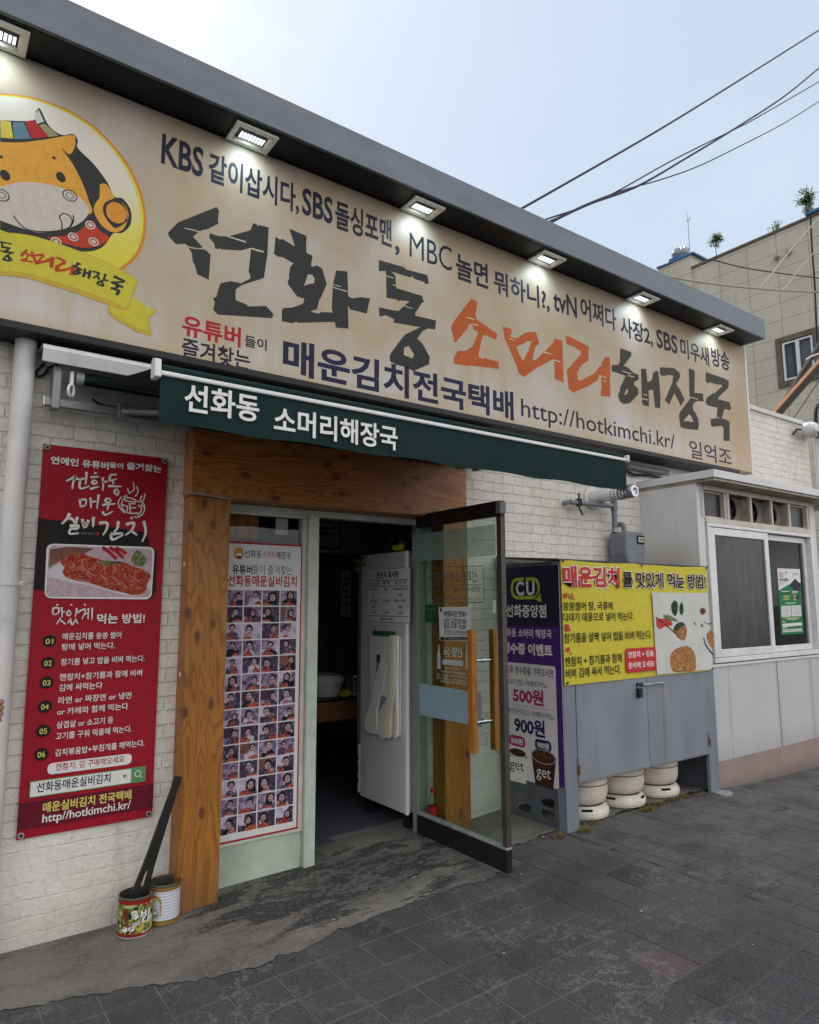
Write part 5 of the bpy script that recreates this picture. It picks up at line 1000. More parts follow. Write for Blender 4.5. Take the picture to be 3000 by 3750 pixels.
# ================================================================ two open tins and the tongs by the left post
def tin(name, label, cx_, cy_, r, h, body, rim, base, ribs):
    z = ground_z(cx_)+.012; t = thing(name, label, 'tin can', (cx_, cy_, z)); b = B(); pr_ = [(r-.002, z), (r, z+.004), (r, z+.012)]
    n = 46
    for i in range(n+1):
        hh = .014+(h-.03)*i/n; pr_.append((r-(.0022*(.5+.5*math.sin(i/n*2*math.pi*ribs)) if ribs else 0), z+hh))
    b.lathe(pr_+[(r, z+h-.012)], (cx_, cy_, 0), body, 44); b.build('body', t, 0, True, 60)
    b = B(); b.lathe([(r, z+h-.012), (r+.0025, z+h-.006), (r+.001, z+h), (r-.003, z+h), (r-.004, z+h-.008), (r-.005, z+.02), (0, z+.015)], (cx_, cy_, 0), 'can_inside', 44); b.build('inside', t, 0, True, 60)
    b = B(); b.lathe([(r+.0005, z+.001), (r+.0025, z+.004), (r+.0012, z+.010)], (cx_, cy_, 0), base, 44); b.build('base_seam', t, 0, True, 60); b = B(); b.lathe([(r+.0006, z+.010), (r+.0006, z+.024)], (cx_, cy_, 0), rim, 44); b.build('lower_band', t, 0, True, 60); b = B(); b.lathe([(r+.0006, z+h-.028), (r+.0006, z+h-.011)], (cx_, cy_, 0), rim, 44); b.build('rim_band', t, 0, True); return t, z
t1, tz1 = tin('chestnut_tin', 'open tin with a chestnut picture label holding black tongs', .985, -.155, .0775, .178, 'print_garden', 'ink_can_red', 'galvanised', 0)
t2, tz2 = tin('white_tin', 'open ribbed white tin with an ochre label beside the timber post', 1.128, -.125, .0755, .182, 'can_white', 'can_gold', 'can_gold', 11)
class Wrap:
    """printing wrapped round a tin: u is the arc length from the angle facing the street, v the height"""
    def __init__(s, cx_, cy_, r, z, a0): s.c = (cx_, cy_); s.r = r; s.z = z; s.a = a0; s.b = B()
    def P(s, u, v, l): a = s.a+u/s.r; rr = s.r+.0008+.0004*l; return (s.c[0]+rr*math.cos(a), s.c[1]+rr*math.sin(a), s.z+v)
    def poly(s, L, mat, l=1): tri = tessellate_polygon([[Vector((p[0], p[1], 0)) for p in L]]); s.b.add([s.P(p[0], p[1], l) for p in L], [tuple(t) for t in tri], mat)
    def oval(s, u, v, ru, rv, mat, l=1): s.poly([(u+ru*math.cos(2*math.pi*i/20), v+rv*math.sin(2*math.pi*i/20)) for i in range(20)], mat, l)
    def text(s, t, u0, u1, v, h, mat, l=3, off=.03): vv, f = glyphs(t, off); s.b.add([s.P(u0+(u1-u0)*a, v+(c-.5)*h, l) for a, c in vv], f, mat)
# viewing direction of the tins is roughly from -y, slightly -x
W_ = Wrap(.985, -.155, .0775, tz1, math.atan2(-3.6, -.95))
for i in range(20): W_.oval(lf.uniform(-.11, .11), lf.uniform(.03, .145), .012, .008, lf.choice(['foliage', 'print_garden', 'foliage_dark', 'print_gold']), 1)
for u, v, a, c_ in ((-.052, .078, .018, .030), (-.022, .083, .020, .032), (-.045, .120, .014, .018), (-.020, .028, .018, .012)): W_.oval(u, v, a, c_, 'print_chestnut', 2)
for u, v in ((-.045, .045), (-.015, .048), (-.005, .115), (.0, .10)): W_.oval(u, v, .014, .012, 'ink_white', 2)
W_.oval(.055, .045, .04, .028, 'print_gold', 2); W_.oval(.02, .055, .02, .02, 'print_gold', 2); W_.oval(.05, .09, .03, .03, 'print_gold', 2)
for off, mt, l in ((.075, 'ink_navy', 3), (.03, 'ink_white', 4)): W_.text('밤', .024, .075, .094, .058, mt, l, off); W_.text('삼아', -.012, .022, .066, .022, mt, l, off)
W_.text('조림', .066, .092, .075, .022, 'ink_white', 4); W_.oval(.052, .148, .020, .012, 'ink_can_red', 3); W_.oval(.05, .025, .028, .008, 'ink_can_red', 3); W_.text('통조림', .030, .07, .025, .009, 'ink_white', 4, .01)
W_.b.build('label_print', t1, 0, False)
W_ = Wrap(1.128, -.125, .0755, tz2, math.atan2(-3.6, -1.12))
W_.poly([(-.075, .045), (-.012, .045), (-.012, .09)]+[(-.045+.033*math.cos(t), .105+.032*math.sin(t)) for t in [math.pi*k/10 for k in range(11)]][0:7]+[(-.075, .138)], 'ink_ochre', 1)
W_.text('락교', -.050, -.022, .098, .018, 'ink_white', 2, .01); W_.text('새콤달콤', -.055, -.028, .118, .009, 'ink_white', 2, 0); W_.oval(-.042, .055, .018, .017, 'ink_grey', 2); W_.oval(-.042, .060, .013, .008, 'ink_white', 3); W_.text('2.5kg', -.022, -.006, .062, .008, 'ink_white', 2, 0); W_.line = None
W_.b.build('label_print', t2, 0, False)
tg = thing('tongs', 'long black tongs leaning out of the chestnut tin against the timber post', 'tongs', (.985, -.155, tz1))
P0 = Vector((.955, -.150, tz1+.03)); P1 = Vector((1.170, -.140, .705)); d = (P1-P0).normalized(); sd = Vector((0, -1, 0)).cross(d).normalized(); up_ = Vector((0, -1, 0))
b = B()
def strip(a0, a1, w0, w1, off0, off1, th):
    A0 = P0+(P1-P0)*a0+sd*off0; A1 = P0+(P1-P0)*a1+sd*off1
    b.hexa([A0+sd*w0-up_*th, A0-sd*w0-up_*th, A0-sd*w0+up_*th, A0+sd*w0+up_*th], [A1+sd*w1-up_*th, A1-sd*w1-up_*th, A1-sd*w1+up_*th, A1+sd*w1+up_*th], 'black_plastic')
strip(0, .38, .012, .014, -.034, -.0165, .008); strip(0, .38, .012, .014, .034, .0165, .008); strip(.36, .93, .029, .017, 0, 0, .010); strip(.93, 1.0, .019, .018, 0, 0, .0115); b.build('blades', tg, .003)
# ================================================================ gas cylinder cabinet with its two banners
XC0, XC1, YC = 3.496, 5.262, -.62
gc = thing('gas_cabinet', 'blue-grey painted steel gas cabinet against the wall with a gap under its doors', 'cabinet', (4.4, -.3, .1))
zt_ = 1.848
b = B(); b.box(XC0, XC0+.115, YC, YC+.03, ground_z(XC0)+.004, zt_, 'post_paint'); b.box(XC0, XC0+.022, YC+.03, YC+.07, ground_z(XC0)+.004, zt_, 'post_paint'); b.build('front_post', gc, .003)
b = B(); b.box(XC1-.13, XC1-.006, YC, YC+.03, ground_z(XC1)+.004, zt_, 'post_paint'); b.box(XC1-.03, XC1-.008, YC+.03, -.02, ground_z(XC1)+.012, zt_, 'cabinet_side'); b.build('end_panel', gc, .003)
b = B(); b.box(XC0+.116, XC1-.131, YC+.002, YC+.03, 1.70, zt_, 'cabinet_paint'); b.build('top_rail', gc, .002)
b = B(); b.prism([(YC-.01, zt_+.002), (-.02, zt_+.045), (-.02, zt_+.06), (YC-.012, zt_+.014)], 'x', XC0-.015, XC1-.008, 'cabinet_side'); b.build('roof', gc, .002)
xm_ = 4.375
for x_, xx in ((XC0+.119, xm_-.002), (xm_+.002, XC1-.134)):
    b = B(); b.box(x_, xx, YC-.004, YC+.012, .402, 1.699, 'cabinet_paint'); o = b.build('door', gc, .002)
    b = B(); hx = x_ if x_ < 4 else xx
    for z in (.52,):
        b = B(); b.tube([(hx+(-.001 if x_ < 4 else .001), YC-.008, z-.055), (hx+(-.001 if x_ < 4 else .001), YC-.008, z-.004)], .010, 'rust', 10); b.tube([(hx, YC-.008, z+.0), (hx, YC-.008, z+.05)], .010, 'cabinet_paint', 10); b.build('hinge', o)
b = B(); b.tube([(4.30, YC-.018, .985), (4.56, YC-.018, .985), (4.56, YC-.018, .96)], .007, 'galvanised', 8); b.box(4.255, 4.30, YC-.03, YC-.005, .975, 1.0, 'black_trim'); b.build('bolt', gc)
b = B(); b.box(4.245, 4.285, YC-.035, YC-.012, .90, .965, 'black_trim'); b.tube([(4.253, YC-.024, .96), (4.253, YC-.024, .985), (4.277, YC-.024, .985), (4.277, YC-.024, .96)], .004, 'steel', 8); b.build('padlock', gc, .003)
# side panel facing the doorway, with four slots at the foot
yz = PX(XC0, [(190, 1915), (310, 1958), (360, 1960), (470, 2000), (190, 1985), (300, 2030), (360, 2035), (470, 2080)], CY)
yb_ = -.02
holes = []
for ya, yb2, z0_, z1_ in ((-.30, -.17, .245, .30), (-.52, -.39, .245, .30), (-.30, -.17, .165, .22), (-.52, -.39, .165, .22)):
    r_ = (z1_-z0_)/2; zc_ = (z0_+z1_)/2; holes.append([(yb2-r_+r_*math.cos(t), zc_+r_*math.sin(t)) for t in [-math.pi/2+math.pi*k/8 for k in range(9)]]+[(ya+r_+r_*math.cos(t), zc_+r_*math.sin(t)) for t in [math.pi/2+math.pi*k/8 for k in range(9)]])
b = B(); b.prism([(YC+.032, .115), (yb_, .115), (yb_, zt_), (YC+.032, zt_)], 'x', XC0+.001, XC0+.006, 'cabinet_side', holes); b.build('side_panel', gc)
b = B(); b.box(XC0-.001, XC0+.03, YC+.075, yb_, .085, .115, 'bare_concrete'); b.build('plinth', gc, .005)
for k in range(5):
    b = B(); b.lathe([(0, -.001), (.006, 0)], (XC0-.001, YC+.115+.012*(k % 2), .14+.032*k), 'black_rubber', 10, 'x'); b.build('rivet_hole', gc)
# cylinders inside
def cyl(x, y, rot, label):
    g = ground_z(x)+.013; t = thing('gas_cylinder', label, 'gas cylinder', (x, y, g), 'white gas cylinders in the cabinet'); r = .185
    b = B(); b.lathe([(0, g+.075), (.12, g+.078), (.165, g+.10), (.178, g+.128), (r-.001, g+.16), (r, g+.215)], (x, y, 0), 'lpg_paint', 40)
    b.lathe([(r, g+.222), (r, g+.62), (.165, g+.69), (.09, g+.75), (0, g+.76)], (x, y, 0), 'lpg_paint', 40); b.build('body', t, 0, True)
    b = B(); b.lathe([(r, g+.215), (r+.002, g+.216), (r+.002, g+.221), (r, g+.222)], (x, y, 0), 'rust', 40); b.build('weld_seam', t, 0, True)
    b = B(); n = 44; ring = [(.170, .001), (.184, .006), (.191, .025), (.190, .045), (.184, .056), (.176, .070), (.160, .080), (.150, .082)]
    for i in range(n):
        a0 = 2*math.pi*i/n+rot; a1 = 2*math.pi*(i+1)/n+rot; slot = (i % 11) in (3, 4, 5)
        for (ra, za), (rb_, zb_) in zip(ring, ring[1:]):
            if slot and .05 < za < .07: continue
            b.add([(x+ra*math.cos(a0), y+ra*math.sin(a0), g+za), (x+ra*math.cos(a1), y+ra*math.sin(a1), g+za), (x+rb_*math.cos(a1), y+rb_*math.sin(a1), g+zb_), (x+rb_*math.cos(a0), y+rb_*math.sin(a0), g+zb_)], [(0, 1, 2, 3)], 'cylinder_white')
    b.build('foot_ring', t, 0, True); return t
cyl(3.90, -.385, .3, 'rusty white gas cylinder nearest the printed side of the cabinet'); cyl(4.345, -.36, 1.25, 'white gas cylinder in the middle under the cabinet doors'); cyl(4.79, -.345, .5, 'white gas cylinder beside the dark gap at the cabinet end')
# yellow banner
yb = thing('yellow_banner', 'yellow vinyl banner with kimchi eating tips tied over the gas cabinet doors', 'banner', (4.4, YC-.02, 1.05))
q = PY(YC-.02, [(500, 112), (1622, 150), (1670, 925), (538, 1035)], CY); bx0, bx1 = XC0+.002, q[1][0]+.002; bz1 = 1.858; bz0 = 1.036
b = B(); vs = []; n1, n2 = 44, 14
def yb_pt(i, j):
    x = bx0+(bx1-bx0)*i/n1; z = bz0+(bz1-bz0)*j/n2; u = i/n1*2; sag = .012*(4*(u % 1)*(1-(u % 1)))*(j/n2)**6
    return (x, YC-.012-.0035*math.sin(i*.55+j*.3)*(j/n2)-.003*math.sin(i*.21), z-sag)
for j in range(n2+1):
    for i in range(n1+1): vs.append(yb_pt(i, j))
b.add(vs, [(j*(n1+1)+i, j*(n1+1)+i+1, (j+1)*(n1+1)+i+1, (j+1)*(n1+1)+i) for j in range(n2) for i in range(n1)], 'ink_yellow'); b.build('vinyl_sheet', yb, 0, True)
A = Art('Y', YC-.0195); pc = lambda L: [(x+.011, z) for x, z in PY(YC-.02, L, CY)]
pic = [pc([(1213, 348)])[0], (bx1-.03, pc([(1213, 348)])[0][1]), (bx1-.002, bz0+.012), pc([(1240, 975)])[0]]
pic = [(pic[3][0]-.012, pic[0][1]), (bx1-.018, pic[0][1]), (bx1-.003, bz0+.008), (pic[3][0], bz0+.01)]
A.poly(pic, 'print_board', 1)
for off, mt, l in ((.075, 'ink_white', 2), (.04, 'ink_pill_red', 3)): A.text('매운김치', [(pc([(533, 238)])[0][0], 1.745), (pc([(958, 250)])[0][0], 1.745)], .158 if l == 2 else .145, mt, l, off)
for off, mt, l, dh in ((.05, 'ink_white', 2, .010), (.028, 'ink_black', 3, 0)): A.text('를 맛있게 먹는 방법!', [(pc([(984, 258)])[0][0], 1.735), (pc([(1606, 258)])[0][0], 1.735)], .118+dh, mt, l+2, off)
for t, a, c_, h, mt, o_ in (('하나,', (533, 378), (620, 380), .050, 'ink_pill_red', .05), ('쏭쏭썰어 탕, 국류에', (533, 452), (908, 450), .062, 'ink_black', .012), ('다대기 대용으로 넣어 먹는다.', (533, 535), (1065, 526), .060, 'ink_black', .012), ('둘,', (542, 615), (590, 618), .050, 'ink_pill_red', .05), ('참기름을 살짝 넣어 밥을 비벼 먹는다.', (540, 688), (1200, 668), .064, 'ink_black', .012), ('셋,', (548, 790), (596, 792), .050, 'ink_pill_red', .05), ('캔참치 + 참기름과 함께', (547, 865), (975, 845), .064, 'ink_black', .012), ('비벼 김에 싸서 먹는다.', (552, 955), (968, 930), .064, 'ink_black', .012)):
    e = pc([a, c_]); zz = (e[0][1]+e[1][1])/2; A.text(t, [(e[0][0], zz), (e[1][0], zz)], h, mt, 2, o_)
pr_ = pc([(1003, 870), (1235, 868)]); A.rrect([(pr_[0][0], 1.248), (pr_[1][0], 1.248), (pr_[1][0], 1.078), (pr_[0][0], 1.078)], .03, 'ink_pill_red', 2)
A.text('캔참치 + 김을', [(pr_[0][0]+.03, 1.203), (pr_[1][0]-.03, 1.203)], .044, 'ink_white', 3, .014); A.text('준비헤 오세요', [(pr_[0][0]+.03, 1.128), (pr_[1][0]-.03, 1.128)], .044, 'ink_white', 3, .014)
S_ = lambda L, k=4: smooth(pc(L+[L[0]]), k)
for L, mt, l in (([(1345, 440), (1370, 408), (1395, 430), (1393, 500), (1372, 525), (1350, 490)], 'foliage_dark', 2), ([(1408, 450), (1422, 420), (1437, 450), (1438, 500), (1422, 520), (1408, 490)], 'foliage_dark', 2), ([(1285, 515), (1330, 520), (1385, 550), (1395, 568), (1340, 562), (1295, 545)], 'print_pepper', 2), ([(1232, 550), (1290, 545), (1350, 570), (1352, 595), (1300, 605), (1260, 625), (1236, 600)], 'ink_pill_red', 2), ([(1365, 610), (1410, 575), (1450, 590), (1465, 640), (1455, 690), (1440, 710), (1400, 690), (1370, 650)], 'print_fried', 3), ([(1360, 630), (1380, 590), (1420, 570), (1450, 590), (1420, 610), (1390, 640)], 'foliage_dark', 4), ([(1335, 860), (1350, 800), (1400, 765), (1470, 752), (1520, 800), (1532, 870), (1525, 935), (1450, 945), (1370, 948), (1345, 915)], 'print_fried', 3), ([(1560, 478), (1585, 465), (1608, 485), (1590, 515), (1570, 510)], 'print_chestnut', 2), ([(1612, 660), (1640, 635), (1660, 650), (1665, 760), (1640, 755), (1618, 710)], 'print_fried', 2), ([(1515, 560), (1535, 590), (1520, 590)], 'print_pepper', 2), ([(1565, 600), (1580, 580), (1590, 610)], 'print_pepper', 2), ([(1585, 545), (1615, 580), (1655, 575), (1640, 590), (1605, 585)], 'print_pepper', 2)): A.poly(S_(L), mt, l)
A.path(smooth(pc([(1230, 535), (1300, 590), (1360, 640), (1420, 700)]), 5), .012, 'print_chestnut', 4); A.path(smooth(pc([(1590, 690), (1610, 750), (1660, 815)]), 5), .016, 'ink_navy2', 2)
A.build('lettering', yb)
for x, z in ((bx0+.014, bz1-.012), ((bx0+bx1)/2, bz1-.02), (bx1-.012, bz1-.012), (bx0+.02, bz0+.015), (bx1-.015, bz0+.012)): b = B(); b.lathe([(0, -.006), (.008, -.006), (.010, -.003)], (x, YC-.018, z), 'dark_metal', 12, 'y'); b.build('eyelet', yb)
# purple banner on the cabinet side
XP = XC0-.004
cb_ = thing('purple_banner', 'purple coffee offer banner covering the cabinet side that faces the doorway', 'banner', (XP, -.33, .44))
b = B(); yy0, yy1 = YC-.004, -.045; zz0, zz1 = .395, 1.822
b.box(XP-.003, XP, yy0, yy1, zz0, zz1, 'ink_purple'); b.build('vinyl_sheet', cb_)
A = Art('X', XP-.0035); px = lambda L: PX(XP, L, CY)
zmid = px([(300, 600)])[0][1]; A.poly([(yy0+.004, zz1-.004), (yy1, zz1-.004), (yy1, zmid), (yy0+.004, zmid)], 'ink_purple_dark', 1)
A.line((yy0+.003, zz0), (yy0+.003, zz1), .006, 'ink_white', 2)
bb_ = px([(147, 220), (365, 220), (367, 400), (147, 400)]); yl, yr = bb_[0][0], bb_[1][0]; zt2, zb2 = bb_[0][1], bb_[2][1]; zt2 = max(bb_[0][1], bb_[1][1])-.02; zb2 = (bb_[2][1]+bb_[3][1])/2
A.rrect([(yl, zt2), (yr, zt2), (yr, zb2), (yl, zb2)], .075, 'ink_cu_green', 2, .022, 8); A.poly([(yr+.055, zb2+.002), (yr-.012, zb2-.022), (yr+.004, zb2+.06)], 'ink_cu_green', 2); yg = (yl+yr)/2; A.poly([(yg+.012, zt2+.001), (yg-.010, zt2+.001), (yg-.010, zt2-.024), (yg+.012, zt2-.024)], 'ink_purple_dark', 3)
A.text('C', [(yl-.05, (zt2+zb2)/2), (yg+.010, (zt2+zb2)/2)], .100, 'ink_white', 3, .035); A.text('U', [(yg-.012, (zt2+zb2)/2), (yr+.05, (zt2+zb2)/2)], .100, 'ink_white', 3, .035)
def tx(t, a, c_, h, mt, o_=.02): e = px([a, c_]); A.text(t, e, h, mt, 2, o_, 0); 
def tz(t, xl, xr, yc, h, mt, o_=.02): e = px([(xl, yc), (xr, yc)]); zz = px([((xl+xr)/2, yc)])[0][1]; A.text(t, [(e[0][0], zz), (e[1][0], zz)], h, mt, 2, o_)
tz('선화중앙점', 113, 415, 488, .088, 'ink_white', .028); tz('선화동 소머리 해장국', 80, 455, 655, .060, 'ink_white', .022); tz('영수증 이벤트', 90, 460, 775, .080, 'ink_white', .045)
pw = px([(75, 880), (485, 905), (525, 1835), (110, 1755)]); A.rrect([(yy1, pw[1][1]), (pw[1][0]-.0, pw[1][1]), (pw[1][0], pw[2][1]), (yy1, pw[2][1])], .02, 'vinyl_white', 1)
tz('식사후 영수증을 가져오시면', 85, 467, 940, .054, 'ink_purple', .018); tz('GET(핫) 아메리카노', 130, 422, 1035, .046, 'ink_deepblue', .01); tz('500원', 165, 395, 1130, .104, 'ink_magenta', .04)
e = px([(113, 1183), (480, 1238)]); A.line((yy1-.03, px([(300, 1210)])[0][1]), (e[1][0], px([(300, 1210)])[0][1]), .003, 'ink_grey', 2)
tz('GET(아이스) 아메리카노', 110, 475, 1262, .048, 'ink_deepblue', .01); tz('900원', 175, 405, 1358, .112, 'ink_deepblue', .04)
for yc, xl, xr, t, mt in ((1465, 135, 257, '500원', 'ink_magenta'), (1500, 330, 455, '900원', 'ink_deepblue')):
    e = px([(xl, yc), (xr, yc)]); zz = px([((xl+xr)/2, yc)])[0][1]; A.rrect([(e[0][0], zz+.036), (e[1][0], zz+.036), (e[1][0], zz-.036), (e[0][0], zz-.036)], .034, mt, 2); A.text(t, [(e[0][0]-.022, zz), (e[1][0]+.022, zz)], .042, 'ink_white', 3, .03)
P2 = lambda L: px(L)
A.poly(P2([(125, 1540), (275, 1565), (265, 1790), (140, 1760)]), 'ink_white', 2); A.poly(P2([(128, 1548), (274, 1572), (273, 1600), (130, 1575)]), 'ink_grey', 3); e = P2([(200, 1548)])[0]; A.oval(e, .095, .036, 'ink_white', 4); A.oval((e[0], e[1]-.004), .080, .026, 'ink_coffee', 5)
A.text('get', P2([(143, 1655), (247, 1672)]), .075, 'ink_black', 6, .0)
A.poly(P2([(302, 1555), (490, 1595), (470, 1830), (335, 1795)]), 'ink_coffee', 3); e = P2([(395, 1585)])[0]; A.oval(e, .112, .048, 'ink_grey', 4); A.oval(e, .100, .040, 'ink_coffee', 5)
for q_ in ((350, 1560), (400, 1575), (440, 1585), (380, 1595)): c_ = P2([q_])[0]; A.poly([(c_[0]+.028, c_[1]-.02), (c_[0], c_[1]+.035), (c_[0]-.028, c_[1]-.015)], 'print_chestnut', 6)
A.text('get', P2([(343, 1712), (450, 1730)]), .080, 'ink_white', 7, .0)
A.build('lettering', cb_)

# ================================================================ gas meter with pipework, boiler flue
gm = thing('gas_meter', 'grey gas meter on the white bricks with an iron pipe above it', 'gas meter', (4.87, -.15, 1.95))
b = B(); mz0, mz1 = 1.835, 2.155; pts = [(4.735, mz1-.03), (4.75, mz1), (4.965, mz1), (4.98, mz1-.03), (4.985, 1.96), (4.97, 1.905), (4.93, 1.86), (4.87, mz0), (4.80, 1.855), (4.745, 1.91), (4.735, 1.97)]
b.prism(pts, 'y', -.235, -.06, 'meter_grey'); b.build('case', gm, .018, False)
b = B(); b.box(4.875, 4.968, -.243, -.236, 2.055, 2.125, 'black_trim'); b.box(4.885, 4.958, -.247, -.243, 2.07, 2.11, 'cream_paint'); b.box(4.895, 4.95, -.2485, -.247, 2.085, 2.095, 'black_trim'); b.build('dial', gm, .002)
b = B(); b.tube([(4.255, -.01, 2.375), (4.255, -.075, 2.375), (4.255, -.075, 2.375)], .02, 'galvanised', 12); b.tube([(4.25, -.075, 2.373), (4.755, -.105, 2.378)], .0205, 'meter_grey', 14); b.tube([(4.765, -.105, 2.47), (4.765, -.105, 2.16)], .023, 'meter_grey', 14); b.tube([(4.765, -.105, 2.34), (4.765, -.105, 2.42)], .028, 'meter_grey', 14); b.tube([(4.765, -.105, 2.155), (4.765, -.105, 2.185)], .030, 'galvanised', 14); b.build('inlet_pipe', gm, 0, True)
b = B(); b.tube([(4.885, -.105, 2.15), (4.885, -.105, 2.205), (4.89, -.09, 2.23), (4.905, -.06, 2.235), (4.905, -.0, 2.235)], .022, 'meter_grey', 14); b.build('outlet_pipe', gm, 0, True)
b = B(); b.tube([(4.345, -.085, 2.345), (4.345, -.085, 2.405)], .027, 'dark_metal', 12); b.tube([(4.335, -.10, 2.40), (4.33, -.10, 2.45)], .008, 'dark_metal', 8); b.tube([(4.345, -.085, 2.34), (4.36, -.11, 2.27)], .008, 'dark_metal', 8); b.build('stop_valve', gm)
fl = thing('boiler_flue', 'short round boiler flue with a perforated end sticking out of the bricks', 'flue', (4.60, -.2, 2.45))
b = B(); b.lathe([(.052, 0), (.095, 0), (.095, -.012), (.055, -.014), (.052, -.30)], (4.603, -.002, 2.448), 'vinyl_white', 28, 'y'); b.build('pipe', fl, 0, True)
b = B(); b.lathe([(.047, -.28), (.05, -.302), (.05, -.43), (.046, -.436), (.030, -.437), (.028, -.425), (0, -.42)], (4.603, -.002, 2.448), 'steel', 28, 'y'); b.build('tip', fl, 0, True)
b = B()
for k in range(6):
    for j in range(16): a = 2*math.pi*(j+.5*(k % 2))/16; b.tube([(4.603+.0495*math.cos(a), -.18-.032*k-.06, 2.448+.0495*math.sin(a)), (4.603+.0535*math.cos(a), -.18-.032*k-.06, 2.448+.0535*math.sin(a))], .0065, 'black_rubber', 6)
b.build('vent_holes', fl)

hp = thing('grey_conduit', 'grey conduit along the bricks between the awning end and the annex roof', 'pipe', (4.9, -.04, 2.75))
e = PY(-.04, [(510, 872), (560, 882), (660, 900), (765, 915)], Q6); b = B(); b.tube([(x, -.04, z) for x, z in e], .026, 'meter_grey', 12); b.tube([(x, -.03, z-.045-.02*(i % 2)) for i, (x, z) in enumerate(e)], .012, 'cable_black', 8); b.build('tube', hp, 0, True)

# ================================================================ kitchen annex with its windows
an = thing('kitchen_annex', 'white box-like kitchen annex with sliding windows and extractor fans right of the gas cabinet', 'annex', (6.3, -.3, 0))
AX0, AX1, AY = 5.27, 7.36, -.55
b = B()
b.box(AX0, AX0+.12, AY+.1005, -.001, -.1, 2.561, 'annex_plaster')
b.box(AX0, AX1, AY, AY+.1, .30, 1.045, 'annex_sheet'); b.box(AX0, AX0+.105, AY-.001, AY+.1, 1.0675, 2.561, 'annex_plaster')
b.box(AX1-.14, AX1, AY-.001, AY+.1, 1.0675, 2.561, 'annex_plaster'); b.box(AX1-.1, AX1, AY+.1005, -.001, -.1, 2.561, 'annex_plaster'); b.build('wall', an)
b = B(); b.box(AX0-.002, AX1+.002, AY-.006, AY+.1, -.1, .299, 'pink_base'); b.build('base', an)
b = B(); b.box(5.243, 8.0, -.735, -.0, 2.585, 2.65, 'annex_plaster'); b.box(5.26, 8.0, -.72, 0, 2.562, 2.584, 'soot_panel'); b.build('roof_slab', an, .004)
# sheet joints and stains
b = B(); b.box(6.395, 6.399, AY-.0015, AY, .301, 1.04, 'black_trim'); b.box(AX0, AX1, AY-.012, AY+.1, 1.046, 1.066, 'annex_plaster'); b.build('seam', an)
fx0, fx1 = 5.385, 7.235
b = B()
for xa_, xb_, za, zb in ((fx0, fx1, 2.205, 2.235), (fx0, fx1, 1.075, 1.115)): b.box(xa_, xb_, AY-.02, AY+.09, za, zb, 'white_metal')
b.box(fx0, fx0+.035, AY-.02, AY+.09, 1.1155, 2.2045, 'white_metal'); b.box(fx1-.035, fx1, AY-.02, AY+.09, 1.1155, 2.2045, 'white_metal')
wf = b.build('window_frame', an, .004)
def sash(x0_, x1_, y, mt, name='sash', w=.055):
    b = B(); b.box(x0_, x0_+w, y, y+.035, 1.118, 2.20, 'white_metal'); b.box(x1_-w, x1_, y, y+.035, 1.118, 2.20, 'white_metal'); b.box(x0_+w, x1_-w, y, y+.035, 1.118, 1.118+w, 'white_metal'); b.box(x0_+w, x1_-w, y, y+.035, 2.2-w, 2.2, 'white_metal'); o = b.build(name, wf, .004)
    b = B(); b.box(x0_+w-.003, x1_-w+.003, y+.014, y+.019, 1.118+w-.003, 2.2-w+.003, mt); b.build('pane', an); return o
sash(5.425, 6.375, AY-.016, 'mesh_film', 'sliding_sash', .065); sash(6.335, 7.195, AY+.03, 'annex_glass', 'fixed_sash')
b = B(); b.box(5.40, 7.25, -.02, -.012, 1.0, 2.3, 'room_dark'); b.box(6.45, 6.47, -.2, -.19, 1.1, 2.2, 'cream_paint'); b.box(6.9, 6.915, -.12, -.11, 1.1, 2.2, 'grey_metal'); b.box(6.4, 7.2, -.45, -.05, 1.08, 1.10, 'steel'); b.build('inner_back', an)
# frame strip with fans above
b = B(); b.box(5.375, 7.235, AY-.015, AY+.05, 2.236, 2.285, 'cream_paint'); b.box(5.375, 7.235, AY-.015, AY+.05, 2.515, 2.561, 'cream_paint')
dv = [5.375, 5.70, 5.985, 6.27, 6.56, 7.185]
dvx = [p[0] for p in PY(AY-.01, [(212, 400), (480, 430), (720, 460), (940, 500), (1125, 530), (1345, 540)], W3)]
for x in dvx[:5]: b.box(x-.017, x+.017, AY-.014, AY+.05, 2.286, 2.5145, 'cream_paint')
b.box(dvx[5]-.03, 7.234, AY-.014, AY+.05, 2.286, 2.5145, 'cream_paint'); b.build('vent_frame', an, .003)
for x0_, x1_ in ((dvx[0]+.02, dvx[1]-.02), (dvx[4]+.02, dvx[5]-.032)):
    b = B(); b.box(x0_+.005, x1_-.03, AY+.035, AY+.04, 2.30, 2.50, 'mesh_film'); b.box(x1_-.03, x1_+.002, AY-.005, AY+.05, 2.29, 2.51, 'cream_paint'); b.box(x0_, x1_-.03, AY+.02, AY+.05, 2.50, 2.514, 'cream_paint'); b.box(x0_, x1_-.03, AY+.02, AY+.05, 2.286, 2.30, 'cream_paint'); b.build('small_pane', an, .002)
